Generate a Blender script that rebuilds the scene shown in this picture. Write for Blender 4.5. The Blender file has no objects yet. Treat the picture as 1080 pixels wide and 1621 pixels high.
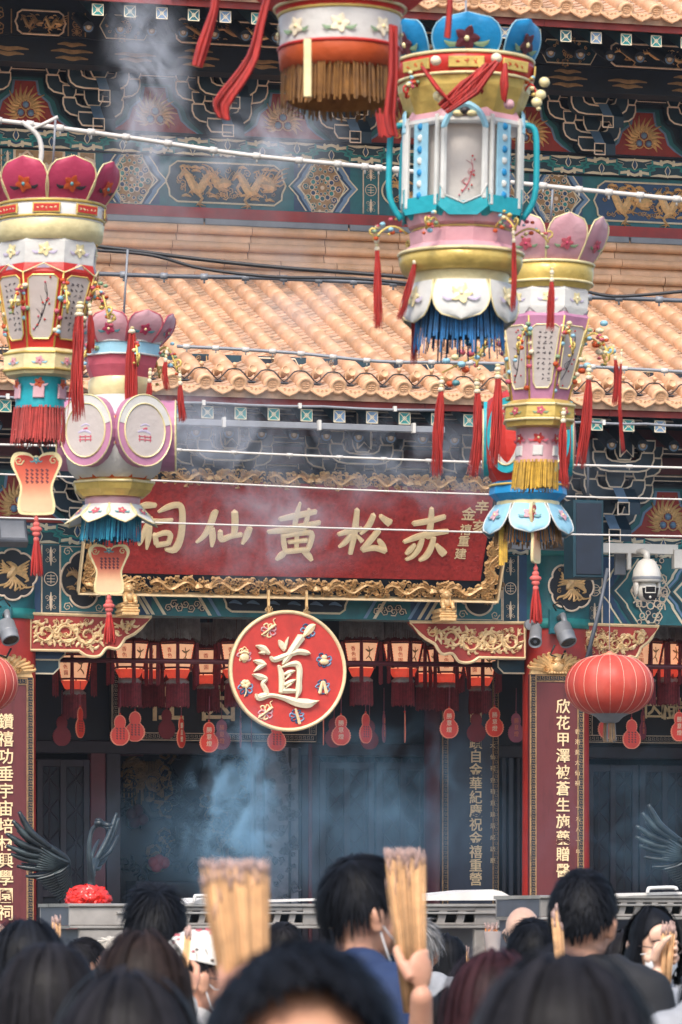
import bpy, math, random
from math import sin, cos, pi, sqrt, radians
from mathutils import Vector, Matrix
random.seed(7)
SC = bpy.context.scene
COL = SC.collection
F = 7000.0                      # focal length in photo pixels
HY = 1450.0                     # horizon row of the photograph
PSI = radians(15.64)            # the camera is turned this far to the right of the facade normal
EYE = 1.6
RT = Vector((cos(PSI), -sin(PSI), 0)); FW = Vector((sin(PSI), cos(PSI), 0)); UP = Vector((0, 0, 1))
CAM = Vector((0, 0, EYE))
def ray(px, py): return FW + RT*((px-540)/F) + UP*((HY-py)/F)
def at_plane(px, py, Y):
    r = ray(px, py); return CAM + r*(Y/r.y)
def at_depth(px, py, d): return CAM + ray(px, py)*d
def ppm(d): return F/d

# ---------------------------------------------------------------- frames: a flat working plane in space
class Frame:
    def __init__(s, o, U, V):
        s.o = Vector(o); s.U = Vector(U).normalized(); s.V = Vector(V).normalized(); s.N = s.U.cross(s.V).normalized()
    def p(s, u, v, n=0): return s.o + s.U*u + s.V*v + s.N*n
    def uv(s, px, py):
        r = ray(px, py); t = (s.o-CAM).dot(s.N)/r.dot(s.N); q = CAM + r*t - s.o
        return q.dot(s.U), q.dot(s.V)
    def sub(s, u, v, n=0): return Frame(s.p(u, v, n), s.U, s.V)
def facade(Y): return Frame((0, Y, 0), (1, 0, 0), (0, 0, 1))

# ---------------------------------------------------------------- materials
MATS = {}
def mat(name, c, rough=.6, metal=0, var=.12, vscale=6, bump=0, bscale=60, island=0, trans=0, emit=0, c2=None, c2scale=3, coat=0, spec=.5, stretch=None):
    m = bpy.data.materials.new(name); m.use_nodes = True; nt = m.node_tree; N = nt.nodes; L = nt.links
    b = N['Principled BSDF']; b.inputs['Roughness'].default_value = rough; b.inputs['Metallic'].default_value = metal
    b.inputs['Specular IOR Level'].default_value = spec; b.inputs['Coat Weight'].default_value = coat
    tc = N.new('ShaderNodeTexCoord'); src = tc.outputs['Object']
    if stretch:
        mp = N.new('ShaderNodeMapping'); mp.inputs['Scale'].default_value = stretch; L.new(src, mp.inputs['Vector']); src = mp.outputs['Vector']
    nz = N.new('ShaderNodeTexNoise'); nz.inputs['Scale'].default_value = vscale; nz.inputs['Detail'].default_value = 5; nz.inputs['Roughness'].default_value = .65
    L.new(src, nz.inputs['Vector'])
    hs = N.new('ShaderNodeHueSaturation')
    mr = N.new('ShaderNodeMapRange'); mr.inputs['From Min'].default_value = .25; mr.inputs['From Max'].default_value = .75
    mr.inputs['To Min'].default_value = 1-var*1.6; mr.inputs['To Max'].default_value = 1+var*1.3
    L.new(nz.outputs['Fac'], mr.inputs['Value'])
    val = mr.outputs['Result']
    if island:
        g = N.new('ShaderNodeNewGeometry'); m2 = N.new('ShaderNodeMapRange'); m2.inputs['To Min'].default_value = 1-island; m2.inputs['To Max'].default_value = 1+island
        L.new(g.outputs['Random Per Island'], m2.inputs['Value']); mu = N.new('ShaderNodeMath'); mu.operation = 'MULTIPLY'
        L.new(val, mu.inputs[0]); L.new(m2.outputs['Result'], mu.inputs[1]); val = mu.outputs[0]
    L.new(val, hs.inputs['Value'])
    if c2:
        mx = N.new('ShaderNodeMix'); mx.data_type = 'RGBA'; mx.inputs['A'].default_value = (*c, 1); mx.inputs['B'].default_value = (*c2, 1)
        n2 = N.new('ShaderNodeTexNoise'); n2.inputs['Scale'].default_value = c2scale; n2.inputs['Detail'].default_value = 6; L.new(src, n2.inputs['Vector'])
        m3 = N.new('ShaderNodeMapRange'); m3.inputs['From Min'].default_value = .45; m3.inputs['From Max'].default_value = .7; L.new(n2.outputs['Fac'], m3.inputs['Value'])
        L.new(m3.outputs['Result'], mx.inputs['Factor']); L.new(mx.outputs['Result'], hs.inputs['Color'])
    else: hs.inputs['Color'].default_value = (*c, 1)
    L.new(hs.outputs['Color'], b.inputs['Base Color'])
    rr = N.new('ShaderNodeMapRange'); rr.inputs['To Min'].default_value = max(.03, rough-.12); rr.inputs['To Max'].default_value = min(1, rough+.12)
    L.new(nz.outputs['Fac'], rr.inputs['Value']); L.new(rr.outputs['Result'], b.inputs['Roughness'])
    if bump:
        nb = N.new('ShaderNodeTexNoise'); nb.inputs['Scale'].default_value = bscale; nb.inputs['Detail'].default_value = 4; L.new(src, nb.inputs['Vector'])
        bp = N.new('ShaderNodeBump'); bp.inputs['Strength'].default_value = bump; bp.inputs['Distance'].default_value = .01
        L.new(nb.outputs['Fac'], bp.inputs['Height']); L.new(bp.outputs['Normal'], b.inputs['Normal'])
    if emit:
        L.new(hs.outputs['Color'], b.inputs['Emission Color']); b.inputs['Emission Strength'].default_value = emit
    if trans:
        out = N['Material Output']; t = N.new('ShaderNodeBsdfTranslucent'); L.new(hs.outputs['Color'], t.inputs['Color'])
        ms = N.new('ShaderNodeMixShader'); ms.inputs[0].default_value = trans
        L.new(b.outputs[0], ms.inputs[1]); L.new(t.outputs[0], ms.inputs[2]); L.new(ms.outputs[0], out.inputs['Surface'])
    MATS[name] = m; return m
def gradient_mat(name, stops, axis=2, lo=0, hi=1, rough=.5, trans=0):
    """printed colour blend along one axis of the object's own bounding box"""
    m = mat(name, (1, 1, 1), rough, trans=trans); nt = m.node_tree; N = nt.nodes; L = nt.links
    tc = N.new('ShaderNodeTexCoord'); sp = N.new('ShaderNodeSeparateXYZ'); L.new(tc.outputs['Generated'], sp.inputs[0])
    cr = N.new('ShaderNodeValToRGB'); e = cr.color_ramp.elements
    while len(e) < len(stops): e.new(.5)
    for k, (q, c) in enumerate(stops): e[k].position = q; e[k].color = (*c, 1)
    L.new(sp.outputs[axis], cr.inputs[0])
    hs = [n for n in N if n.type == 'HUE_SAT'][0]; L.new(cr.outputs[0], hs.inputs['Color']); return m

# ---------------------------------------------------------------- mesh builder
class MB:
    def __init__(s): s.v = []; s.f = []; s.m = []; s.sm = []; s.names = []
    def mi(s, name):
        if name not in s.names: s.names.append(name)
        return s.names.index(name)
    def add(s, vs, fs, m, smooth=False):
        k = len(s.v); s.v += [Vector(q) for q in vs]; i = s.mi(m)
        for f in fs: s.f.append([k+j for j in f]); s.m.append(i); s.sm.append(smooth)
        return s
    def box(s, lo, hi, m, M=None):
        x0, y0, z0 = lo; x1, y1, z1 = hi
        vs = [Vector(q) for q in ((x0,y0,z0),(x1,y0,z0),(x1,y1,z0),(x0,y1,z0),(x0,y0,z1),(x1,y0,z1),(x1,y1,z1),(x0,y1,z1))]
        if M: vs = [M @ q for q in vs]
        return s.add(vs, [(0,3,2,1),(4,5,6,7),(0,1,5,4),(1,2,6,5),(2,3,7,6),(3,0,4,7)], m)
    def bar(s, fr, u0, u1, v0, v1, n0, n1, m, bev=0):
        """box in a frame, optionally with a bevelled front"""
        b = bev
        vs = [fr.p(u0,v0,n0),fr.p(u1,v0,n0),fr.p(u1,v1,n0),fr.p(u0,v1,n0)]
        if not b:
            vs += [fr.p(u0,v0,n1),fr.p(u1,v0,n1),fr.p(u1,v1,n1),fr.p(u0,v1,n1)]
            return s.add(vs, [(3,2,1,0),(4,5,6,7),(0,1,5,4),(1,2,6,5),(2,3,7,6),(3,0,4,7)], m)
        vs += [fr.p(u0,v0,n1-b),fr.p(u1,v0,n1-b),fr.p(u1,v1,n1-b),fr.p(u0,v1,n1-b)]
        vs += [fr.p(u0+b,v0+b,n1),fr.p(u1-b,v0+b,n1),fr.p(u1-b,v1-b,n1),fr.p(u0+b,v1-b,n1)]
        return s.add(vs, [(3,2,1,0),(0,1,5,4),(1,2,6,5),(2,3,7,6),(3,0,4,7),(4,5,9,8),(5,6,10,9),(6,7,11,10),(7,4,8,11),(8,9,10,11)], m)
    def prism(s, fr, pts, n0, n1, m, back=True):
        """flat outline (u, v), possibly concave, given thickness"""
        from mathutils.geometry import tessellate_polygon
        k = len(pts)
        tri = tessellate_polygon([[Vector((a, b, 0)) for a, b in pts]])
        area = sum(pts[i][0]*pts[(i+1) % k][1]-pts[(i+1) % k][0]*pts[i][1] for i in range(k))
        vs = [fr.p(a, b, n0) for a, b in pts]+[fr.p(a, b, n1) for a, b in pts]
        fs = []
        for t in tri:
            a, b, c = t
            ar = (pts[b][0]-pts[a][0])*(pts[c][1]-pts[a][1])-(pts[c][0]-pts[a][0])*(pts[b][1]-pts[a][1])
            if ar < 0: a, b, c = a, c, b
            fs.append((a+k, b+k, c+k))
            if back: fs.append((c, b, a))
        for i in range(k):
            j = (i+1) % k
            fs.append((i, j, j+k, i+k) if area > 0 else (j, i, i+k, j+k))
        return s.add(vs, fs, m)
    def tube(s, pts, r, m, seg=6, smooth=True, caps=True):
        pts = [Vector(q) for q in pts]; n = len(pts); rs = r if isinstance(r, (list, tuple)) else [r]*n
        vs = []; fs = []; ref = None
        for i, q in enumerate(pts):
            t = (pts[min(i+1, n-1)]-pts[max(i-1, 0)])
            if t.length < 1e-9: t = Vector((0, 0, 1))
            t.normalize()
            if ref is None: ref = t.orthogonal().normalized()
            a = ref-t*ref.dot(t)
            a = a.normalized() if a.length > 1e-6 else t.orthogonal().normalized()
            b = t.cross(a); ref = a
            for j in range(seg):
                w = 2*pi*j/seg; vs.append(q+(a*cos(w)+b*sin(w))*rs[i])
        for i in range(n-1):
            for j in range(seg):
                k = (j+1) % seg; fs.append((i*seg+j, i*seg+k, (i+1)*seg+k, (i+1)*seg+j))
        if caps: fs += [tuple(range(seg-1, -1, -1)), tuple((n-1)*seg+j for j in range(seg))]
        return s.add(vs, fs, m, smooth)
    def lathe(s, c, prof, m, seg=32, axis=UP, smooth=True, a0=0, ref=None):
        """profile (radius, height) turned about an axis through c"""
        c = Vector(c); ax = Vector(axis).normalized(); A = Vector(ref) if ref else (Vector((1, 0, 0)) if abs(ax.z) > .9 else ax.orthogonal()); A = (A-ax*A.dot(ax)).normalized(); B = ax.cross(A)
        vs = []; fs = []; n = len(prof)
        for r, h in prof:
            for j in range(seg):
                w = a0+2*pi*j/seg; vs.append(c+ax*h+(A*cos(w)+B*sin(w))*r)
        for i in range(n-1):
            up = prof[i+1][1] >= prof[i][1]
            for j in range(seg):
                k = (j+1) % seg; fs.append((i*seg+j, i*seg+k, (i+1)*seg+k, (i+1)*seg+j))
        return s.add(vs, fs, m, smooth)
    def ball(s, c, r, m, seg=12, rings=8, M=None):
        c = Vector(c); R = r if isinstance(r, (tuple, list, Vector)) else (r, r, r); vs = []; fs = []
        for i in range(rings+1):
            a = pi*i/rings-pi/2
            for j in range(seg):
                b = 2*pi*j/seg; q = Vector((R[0]*cos(a)*cos(b), R[1]*cos(a)*sin(b), R[2]*sin(a)))
                vs.append(c+(M @ q if M else q))
        for i in range(rings):
            for j in range(seg):
                k = (j+1) % seg; fs.append((i*seg+j, i*seg+k, (i+1)*seg+k, (i+1)*seg+j))
        return s.add(vs, fs, m, True)
    def ribbon(s, fr, pts, m, h=.01, n=0, edge=0, sub=3, round_ends=True):
        """a raised brush stroke or carved line: (u, v, width) points, domed across"""
        P = smooth_line(pts, sub) if sub > 1 and len(pts) > 2 else pts
        vs = []; fs = []; k = len(P)
        for i, (u, v, w) in enumerate(P):
            a = P[max(i-1, 0)]; b = P[min(i+1, k-1)]; tx, ty = b[0]-a[0], b[1]-a[1]; l = sqrt(tx*tx+ty*ty) or 1; tx /= l; ty /= l
            q = w/2
            vs += [fr.p(u-ty*q, v+tx*q, n), fr.p(u-ty*q, v+tx*q, n+h*.45+edge), fr.p(u, v, n+h+edge), fr.p(u+ty*q, v-tx*q, n+h*.45+edge), fr.p(u+ty*q, v-tx*q, n)]
        if round_ends and k > 1:
            for end, (i, j) in enumerate(((0, 1), (k-1, k-2))):
                u, v, w = P[i]; tx, ty = u-P[j][0], v-P[j][1]; l = sqrt(tx*tx+ty*ty) or 1
                vs.append(fr.p(u+tx/l*w*.4, v+ty/l*w*.4, n))
        for i in range(k-1):
            for j in range(4): fs.append((i*5+j, (i+1)*5+j, (i+1)*5+j+1, i*5+j+1))
        if round_ends and k > 1:
            e0, e1 = k*5, k*5+1
            for j in range(4): fs.append((e0, j, j+1)); fs.append((e1, (k-1)*5+j+1, (k-1)*5+j))
        return s.add(vs, fs, m, False)
    def line(s, fr, pts, w, m, h=.008, n=0, closed=False):
        P = list(pts)+([pts[0]] if closed else [])
        return s.ribbon(fr, [(a, b, w) for a, b in P], m, h, n, sub=1, round_ends=not closed)
    def text(s, body, fr, size, m, n=0, depth=.006, vertical=False, step=None, sx=1, weight=0):
        """raised lettering; body centred on the frame origin (vertical: first character centred there)"""
        if vertical:
            for i, ch in enumerate(body): s.text(ch, fr.sub(0, -i*step), size, m, n, depth, sx=sx, weight=weight)
            return s
        vs, fs = glyphs(body, depth, weight)
        if not vs: return s
        k = len(body)
        return s.add([fr.p((x-.5*k)*size*sx, (y-.38)*size, n+z*size+depth*.5) for x, y, z in vs], fs, m)
    def build(s, name, parent=None, origin=None, smooth_all=False, col=None):
        me = bpy.data.meshes.new(name)
        if parent is not None: org = root_loc(parent)
        elif origin is not None: org = Vector(origin)
        else:
            xs = [q.x for q in s.v]; ys = [q.y for q in s.v]; zs = [q.z for q in s.v]
            org = Vector(((min(xs)+max(xs))/2, (min(ys)+max(ys))/2, min(zs)))
        me.from_pydata([q-org for q in s.v], [], s.f)
        for nme in s.names: me.materials.append(MATS[nme])
        me.polygons.foreach_set('material_index', s.m); me.polygons.foreach_set('use_smooth', [True]*len(s.f) if smooth_all else s.sm)
        me.update()
        o = bpy.data.objects.new(name, me); COL.objects.link(o)
        if parent is not None: o.parent = parent
        else: o.location = org
        return o
def root_loc(o):
    while o.parent: o = o.parent
    return o.location.copy()
_G = {}
def glyphs(body, depth, weight=0):
    key = (body, depth, weight)
    if key in _G: return _G[key]
    c = bpy.data.curves.new('glyph', 'FONT'); c.body = body; c.size = 1; c.extrude = .03; c.resolution_u = 2; c.offset = weight
    o = bpy.data.objects.new('glyph', c); me = o.to_mesh()
    vs = [tuple(v.co) for v in me.vertices]; fs = [tuple(p.vertices) for p in me.polygons]
    o.to_mesh_clear(); bpy.data.objects.remove(o); bpy.data.curves.remove(c); _G[key] = (vs, fs); return _G[key]
def smooth_line(P, sub=3):
    out = []; n = len(P)
    for i in range(n-1):
        p0, p1, p2, p3 = P[max(i-1, 0)], P[i], P[i+1], P[min(i+2, n-1)]
        for j in range(sub):
            t = j/sub
            out.append(tuple(.5*((2*b)+(-a+c)*t+(2*a-5*b+4*c-d)*t*t+(-a+3*b-3*c+d)*t**3) for a, b, c, d in zip(p0, p1, p2, p3)))
    out.append(tuple(P[-1])); return out
def empty(name, loc, label=None, cat=None, group=None):
    o = bpy.data.objects.new(name, None); COL.objects.link(o); o.location = loc; o.empty_display_size = .2
    if label: tag(o, label, cat, group)
    return o
def tag(o, label=None, cat=None, group=None, kind=None):
    if label: o['label'] = label
    if cat: o['category'] = cat
    if group: o['group'] = group
    if kind: o['kind'] = kind
    return o
KIDS = {}
def copy_tree(o, parent=None):
    c = o.copy(); COL.objects.link(c)
    if parent is not None: c.parent = parent
    for ch in list(o.children): copy_tree(ch, c)
    return c

# ---------------------------------------------------------------- ornament
def spiral(mb, fr, u, v, r, m, a0=0, turns=1.4, d=1, w=.3, h=.012, n=0, k=9):
    pts = []
    for i in range(k):
        t = i/(k-1); R = r*(1-.82*t); a = a0+d*2*pi*turns*t
        pts.append((u+R*cos(a), v+R*sin(a), r*w*(1-.35*t)))
    mb.ribbon(fr, pts, m, h, n, sub=1)
def curls(mb, fr, u0, u1, v0, v1, m, count, rng, h=.014, n=0, big=.5):
    hgt = v1-v0
    for i in range(count):
        r = hgt*rng.uniform(.14, .3)*big*2*.8
        u = rng.uniform(u0+r, u1-r) if u1-u0 > 2*r else (u0+u1)/2; v = rng.uniform(v0+r*.8, v1-r*.8) if hgt > 1.7*r else (v0+v1)/2
        spiral(mb, fr, u, v, r, m, rng.uniform(0, 6.3), rng.uniform(.8, 1.5), rng.choice((-1, 1)), rng.uniform(.26, .4), h*rng.uniform(.7, 1.3), n, 8)
def dragon(mb, fr, u0, u1, vc, hgt, m, flip=1, h=.02, n=0, rng=random, waves=1.5):
    L = u1-u0; pts = []; K = 26
    for i in range(K):
        t = i/(K-1); x = t if flip > 0 else 1-t
        u = u0+L*x; v = vc+hgt*.22*sin(t*waves*2*pi+.4)*(1-.25*t)
        pts.append((u, v, hgt*(.06+.15*max(0, sin(min(1, t*1.1)*pi))**.7 if t < .88 else .22)))
    mb.ribbon(fr, pts, m, h, n, sub=1)
    for i in range(2, K-1, 2):                     # back fins
        u, v, w = pts[i]; mb.ribbon(fr, [(u, v+w*.4, hgt*.05), (u-flip*hgt*.07, v+w*.4+hgt*.12, hgt*.015)], m, h*.7, n, sub=1)
    for i in (6, 11, 17):                          # legs with claws
        u, v, w = pts[i]; s = -1 if v > vc else -1
        mb.ribbon(fr, [(u, v-w*.3, hgt*.1), (u+flip*hgt*.13, v-hgt*.2, hgt*.07), (u+flip*hgt*.03, v-hgt*.34, hgt*.05)], m, h*.8, n, sub=2)
        for q in (-.12, 0, .12): mb.ribbon(fr, [(u+flip*hgt*.03, v-hgt*.33, hgt*.04), (u+flip*hgt*(.1+q), v-hgt*.42+abs(q)*hgt*.3, hgt*.015)], m, h*.6, n, sub=1)
    u, v, w = pts[-1]                              # head, jaws, horns and whiskers
    mb.ribbon(fr, [(u-flip*hgt*.05, v, hgt*.22), (u+flip*hgt*.1, v+hgt*.05, hgt*.27), (u+flip*hgt*.28, v+hgt*.06, hgt*.12)], m, h*1.5, n, sub=2)
    mb.ribbon(fr, [(u, v-hgt*.06, hgt*.12), (u+flip*hgt*.22, v-hgt*.1, hgt*.07)], m, h*1.1, n, sub=1)
    for q in (.18, .3, .42, .05): mb.ribbon(fr, [(u, v+hgt*.1, hgt*.06), (u-flip*hgt*.2, v+hgt*q, hgt*.05), (u-flip*hgt*(.3+q*.3), v+hgt*(q+.08), hgt*.015)], m, h, n, sub=2)
    for q in range(7):                             # flames and cloud scraps round the body
        uu = rng.uniform(min(u0, u1), max(u0, u1)); vv = vc+hgt*rng.choice((-.36, .36))*rng.uniform(.7, 1.1)
        mb.ribbon(fr, [(uu, vv, hgt*.05), (uu+hgt*.1, vv+hgt*.03, hgt*.07), (uu+hgt*.22, vv-hgt*.02, hgt*.02)], m, h*.6, n, sub=2)
def scroll_vine(mb, fr, u0, u1, vlo, vhi, m, count, rng, h=.014, n=0):
    """carved acanthus: alternating spirals joined by a stem, with split leaves filling the gaps; vlo/vhi are functions of u"""
    st = []; side = 1
    for i in range(count):
        t = (i+.5)/count; u = u0+(u1-u0)*t; a, b = vlo(u), vhi(u); c = (a+b)/2; r = min((u1-u0)/count*.52, (b-a)*.42)
        if r < .012: continue
        spiral(mb, fr, u, c, r, m, pi/2*side+pi*.3, 1.35, side, .26, h*1.2, n, 14)
        st.append((u, c-side*r*.9, r*.24))
        for q in range(9):
            a2 = q*2*pi/9+rng.uniform(-.2, .2); rr = r*1.02
            ux, vx = u+rr*cos(a2), c+rr*sin(a2)
            if not (vlo(ux)+.012 < vx < vhi(ux)-.012): continue
            mb.ribbon(fr, [(u+rr*.85*cos(a2), c+rr*.85*sin(a2), r*.2), (ux+r*.16*cos(a2+.6*side), vx+r*.16*sin(a2+.6*side), r*.24), (ux+r*.36*cos(a2+1.1*side), vx+r*.3*sin(a2+1.1*side), r*.06)], m, h, n, sub=2)
        side = -side
    if len(st) > 1: mb.ribbon(fr, st, m, h*.8, n, sub=4)
def rosette(mb, fr, u, v, r, mr, ms, n=0, petals=10, rings=2):
    for k in range(rings):
        R = r*(1-.42*k); K = petals-3*k
        for i in range(K):
            a = 2*pi*i/K+k*.3; q = R*.82; c = [(u+q*cos(a)+R*.2*cos(b), v+q*sin(a)+R*.2*sin(b)) for b in [2*pi*j/8 for j in range(8)]]
            mb.prism(fr, c, n, n+.004+.001*((i+k) % 2), ms[(i+k) % len(ms)], back=False)
            mb.line(fr, c, R*.075, mr, .006, n+.003, True)
    c = [(u+r*.16*cos(2*pi*j/10), v+r*.16*sin(2*pi*j/10)) for j in range(10)]; mb.prism(fr, c, n, n+.009, mr, back=False)
def greek_key(mb, fr, u, v0, v1, w, m, n=0, h=.004, horizontal=False):
    """meander running along v (or u) inside a strip of width w"""
    q = w*1.02; k = max(1, int(round((v1-v0)/q))); q = (v1-v0)/k; t = w*.1
    unit = [(.0, .04), (.0, .82), (.8, .82), (.8, .3), (.38, .3), (.38, .55)]
    for i in range(k):
        P = [(u+(a-.4)*w, v0+(i+b)*q) for a, b in unit]
        if i < k-1: P2 = [(u-.4*w, v0+(i+.82)*q), (u-.4*w, v0+(i+1.04)*q)]; 
        if horizontal: P = [(b, a) for a, b in P]
        mb.line(fr, P, t, m, h, n)
def ruyi(mb, fr, u, v, w, h, fill, edge, n, flip=1):
    pts = [(-.5, -.48), (-.5, -.1), (-.36, .02), (-.42, .2), (-.28, .34), (-.14, .3), (0, .46), (.14, .3), (.28, .34), (.42, .2), (.36, .02), (.5, -.1), (.5, -.48)]
    P = smooth_line([(u+a*w, v+flip*b*h, 0) for a, b in pts], 3); P = [(a, b) for a, b, _ in P]
    mb.prism(fr, P, n, n+.004, fill, back=False); mb.line(fr, P, w*.05, edge, .006, n+.003)
# ---------------------------------------------------------------- palette
mat('tile', (.60,.335,.19), .45, var=.2, vscale=4, bump=.2, bscale=45, island=.06, c2=(.46,.27,.16), c2scale=2.5)
mat('ridge_tile', (.66,.40,.23), .45, var=.16, vscale=4, bump=.2, bscale=30, island=.12, c2=(.66,.42,.26), c2scale=3)
mat('tile_pan', (.56,.36,.24), .6, var=.2, vscale=12, bump=.3, bscale=50, island=.2, c2=(.40,.28,.2), c2scale=7)
mat('tile_cap', (.68,.40,.22), .5, var=.15, vscale=20, bump=.3, bscale=60, island=.13)
mat('red_paint', (.40,.028,.02), .45, var=.15, vscale=5, bump=.06, bscale=30, c2=(.28,.025,.022), c2scale=4)
mat('fascia', (.30,.03,.022), .6, var=.3, vscale=4, c2=(.2,.03,.028), c2scale=8)
mat('plaque_red', (.42,.034,.028), .45, var=.2, vscale=14, bump=.15, bscale=45, c2=(.27,.02,.02), c2scale=30)
mat('disc_red', (.50,.035,.024), .5, var=.15, vscale=7, bump=.1, bscale=120)
mat('flame_red', (.33,.035,.025), .6, var=.2, vscale=6)
mat('gold', (.74,.47,.21), .38, .18, var=.22, vscale=25, island=.1)
mat('char_gold', (.90,.68,.38), .42, 0, var=.08, vscale=12)
mat('gold_pale', (.84,.63,.36), .4, .08, var=.12, vscale=20)
mat('gold_line', (.80,.63,.47), .5, .05, var=.2, vscale=12)
mat('bracket_line', (.92,.77,.62), .5, var=.12, vscale=12)
mat('bracket_blue', (.010,.034,.060), .5, var=.25, vscale=5)
mat('gold_dull', (.40,.24,.11), .55, .1, var=.3, vscale=12)
mat('cream', (.76,.66,.47), .5, var=.12, vscale=10)
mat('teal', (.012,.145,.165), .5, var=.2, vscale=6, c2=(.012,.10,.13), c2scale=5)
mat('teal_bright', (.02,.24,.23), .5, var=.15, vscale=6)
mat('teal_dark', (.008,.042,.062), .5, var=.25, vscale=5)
mat('blue', (.020,.065,.15), .5, var=.2, vscale=6)
mat('blue_pale', (.16,.27,.42), .55, var=.15, vscale=6)
mat('navy', (.008,.016,.032), .6, var=.3, vscale=5)
mat('ink', (.01,.012,.018), .6)
mat('wine', (.10,.014,.022), .5, var=.25, vscale=4, bump=.1, bscale=40)
mat('board_wine', (.13,.022,.024), .38, var=.3, vscale=3, stretch=(3,3,.6), bump=.08, bscale=60, c2=(.09,.016,.018), c2scale=3)
mat('board_navy', (.022,.026,.05), .4, var=.25, vscale=3, stretch=(3,3,.5))
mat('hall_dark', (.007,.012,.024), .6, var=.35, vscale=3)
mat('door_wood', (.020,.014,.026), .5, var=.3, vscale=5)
mat('stone_grey', (.16,.17,.21), .6, var=.4, vscale=7, bump=.5, bscale=22)
mat('grey_metal', (.24,.25,.27), .45, .1, var=.12, vscale=6)
mat('grey_dark', (.10,.11,.13), .5, .1, var=.2, vscale=6)
mat('white_plastic', (.66,.63,.57), .4, var=.08, vscale=5)
mat('black_glass', (.01,.01,.012), .12)
mat('black_rubber', (.018,.018,.02), .5)
mat('wire_white', (.58,.54,.49), .45, var=.12, vscale=8)
mat('steel', (.42,.40,.37), .32, .55, var=.2, vscale=5, bump=.12, bscale=9, c2=(.33,.31,.28), c2scale=3)
mat('steel_brushed', (.37,.34,.31), .38, .3, var=.2, vscale=4, c2=(.26,.24,.22), c2scale=2.2, bump=.05, bscale=12)
mat('steel_white', (.74,.71,.66), .4, var=.12, vscale=3)
mat('bronze', (.02,.026,.03), .32, .25, var=.4, vscale=14, bump=.25, bscale=40, c2=(.06,.085,.09), c2scale=6)
mat('satin_red', (.72,.03,.02), .3, var=.1, vscale=9, coat=.2)
mat('tassel_red', (.38,.018,.012), .6, var=.35, vscale=30, stretch=(4,4,.3), island=.18)
mat('tassel_pink', (.62,.12,.10), .6, var=.2, vscale=20)
mat('fringe_blue', (.015,.13,.32), .6, var=.4, vscale=30, island=.3)
mat('fringe_teal', (.015,.20,.30), .6, var=.3, vscale=30, island=.3)
mat('fringe_gold', (.56,.33,.04), .55, var=.3, vscale=30, island=.3)
mat('fringe_brown', (.26,.12,.03), .55, var=.3, vscale=30, island=.3, trans=.3)
mat('fringe_red', (.42,.05,.04), .6, var=.3, vscale=30, island=.3)
mat('fringe_wine', (.22,.03,.04), .6, var=.3, vscale=30, island=.3)
mat('l_white', (.76,.75,.70), .42, var=.07, vscale=6, trans=.25)
mat('l_pink', (.70,.36,.40), .42, var=.12, vscale=5, trans=.2, c2=(.76,.52,.54), c2scale=3)
mat('l_rose', (.62,.13,.17), .42, var=.12, vscale=5, trans=.2)
mat('l_magenta', (.52,.055,.12), .45, var=.12, vscale=5, trans=.15)
mat('l_mauve', (.52,.23,.36), .42, var=.12, vscale=5, trans=.15)
mat('l_lilac', (.60,.53,.66), .42, var=.08, vscale=5, trans=.2)
mat('l_red', (.56,.035,.025), .4, var=.12, vscale=5, trans=.15)
mat('l_orange', (.70,.13,.04), .4, var=.15, vscale=5, trans=.35)
mat('l_blue', (.015,.25,.52), .4, var=.15, vscale=5, trans=.1)
mat('l_sky', (.34,.62,.74), .4, var=.1, vscale=5, trans=.2)
mat('l_teal', (.02,.36,.42), .4, var=.12, vscale=5, trans=.1)
mat('l_gold', (.62,.44,.12), .33, .25, var=.2, vscale=8, island=.1)
mat('l_goldpale', (.76,.64,.34), .36, .1, var=.15, vscale=7)
mat('l_paper', (.72,.66,.60), .6, var=.06, vscale=4, trans=.35)
for k_ in list(MATS):
    if k_.startswith('l_'):
        nt_ = MATS[k_].node_tree; b_ = nt_.nodes['Principled BSDF']; b_.inputs['Specular IOR Level'].default_value = .35; nb_ = nt_.nodes.new('ShaderNodeTexNoise'); nb_.inputs['Scale'].default_value = 26; nb_.inputs['Detail'].default_value = 5; bp_ = nt_.nodes.new('ShaderNodeBump'); bp_.inputs['Strength'].default_value = .35; bp_.inputs['Distance'].default_value = .012; tc_ = nt_.nodes.new('ShaderNodeTexCoord'); nt_.links.new(tc_.outputs['Object'], nb_.inputs['Vector']); nt_.links.new(nb_.outputs['Fac'], bp_.inputs['Height']); nt_.links.new(bp_.outputs['Normal'], b_.inputs['Normal'])
mat('l_green', (.22,.32,.18), .5); mat('l_black', (.03,.025,.03), .5); mat('l_leaf', (.10,.28,.30), .5)
mat('round_red', (.66,.085,.055), .5, var=.1, vscale=4, trans=.25, c2=(.68,.15,.11), c2scale=3)
mat('round_rib', (.78,.45,.34), .5)
mat('gourd_red', (.66,.05,.03), .5, var=.08, vscale=8); mat('gourd_edge', (.78,.24,.14), .5); mat('gourd_dim_wine', (.22,.022,.03), .5, var=.1); mat('gourd_dim_mauve', (.36,.09,.13), .5, var=.1)  # wine and mauve are red tags, shade and smoke put into the colour
mat('lit_panel', (.92,.47,.26), .6, emit=.36, var=.12, vscale=9)
mat('lit_red', (.66,.06,.03), .6, emit=.34, var=.15, vscale=9)
mat('lantern_wine', (.14,.018,.02), .5, var=.25, vscale=8)
mat('smoked', (.30,.27,.26), .7, var=.3, vscale=12)
mat('skin', (.60,.315,.20), .5, var=.08, vscale=20, bump=.05, bscale=120, c2=(.55,.26,.17), c2scale=12)
mat('skin_pale', (.74,.47,.33), .5, var=.08, vscale=20, bump=.05, bscale=120, c2=(.68,.38,.27), c2scale=12)
mat('skin_tan', (.46,.20,.11), .5, var=.08, vscale=20, c2=(.50,.22,.13), c2scale=12)
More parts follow.
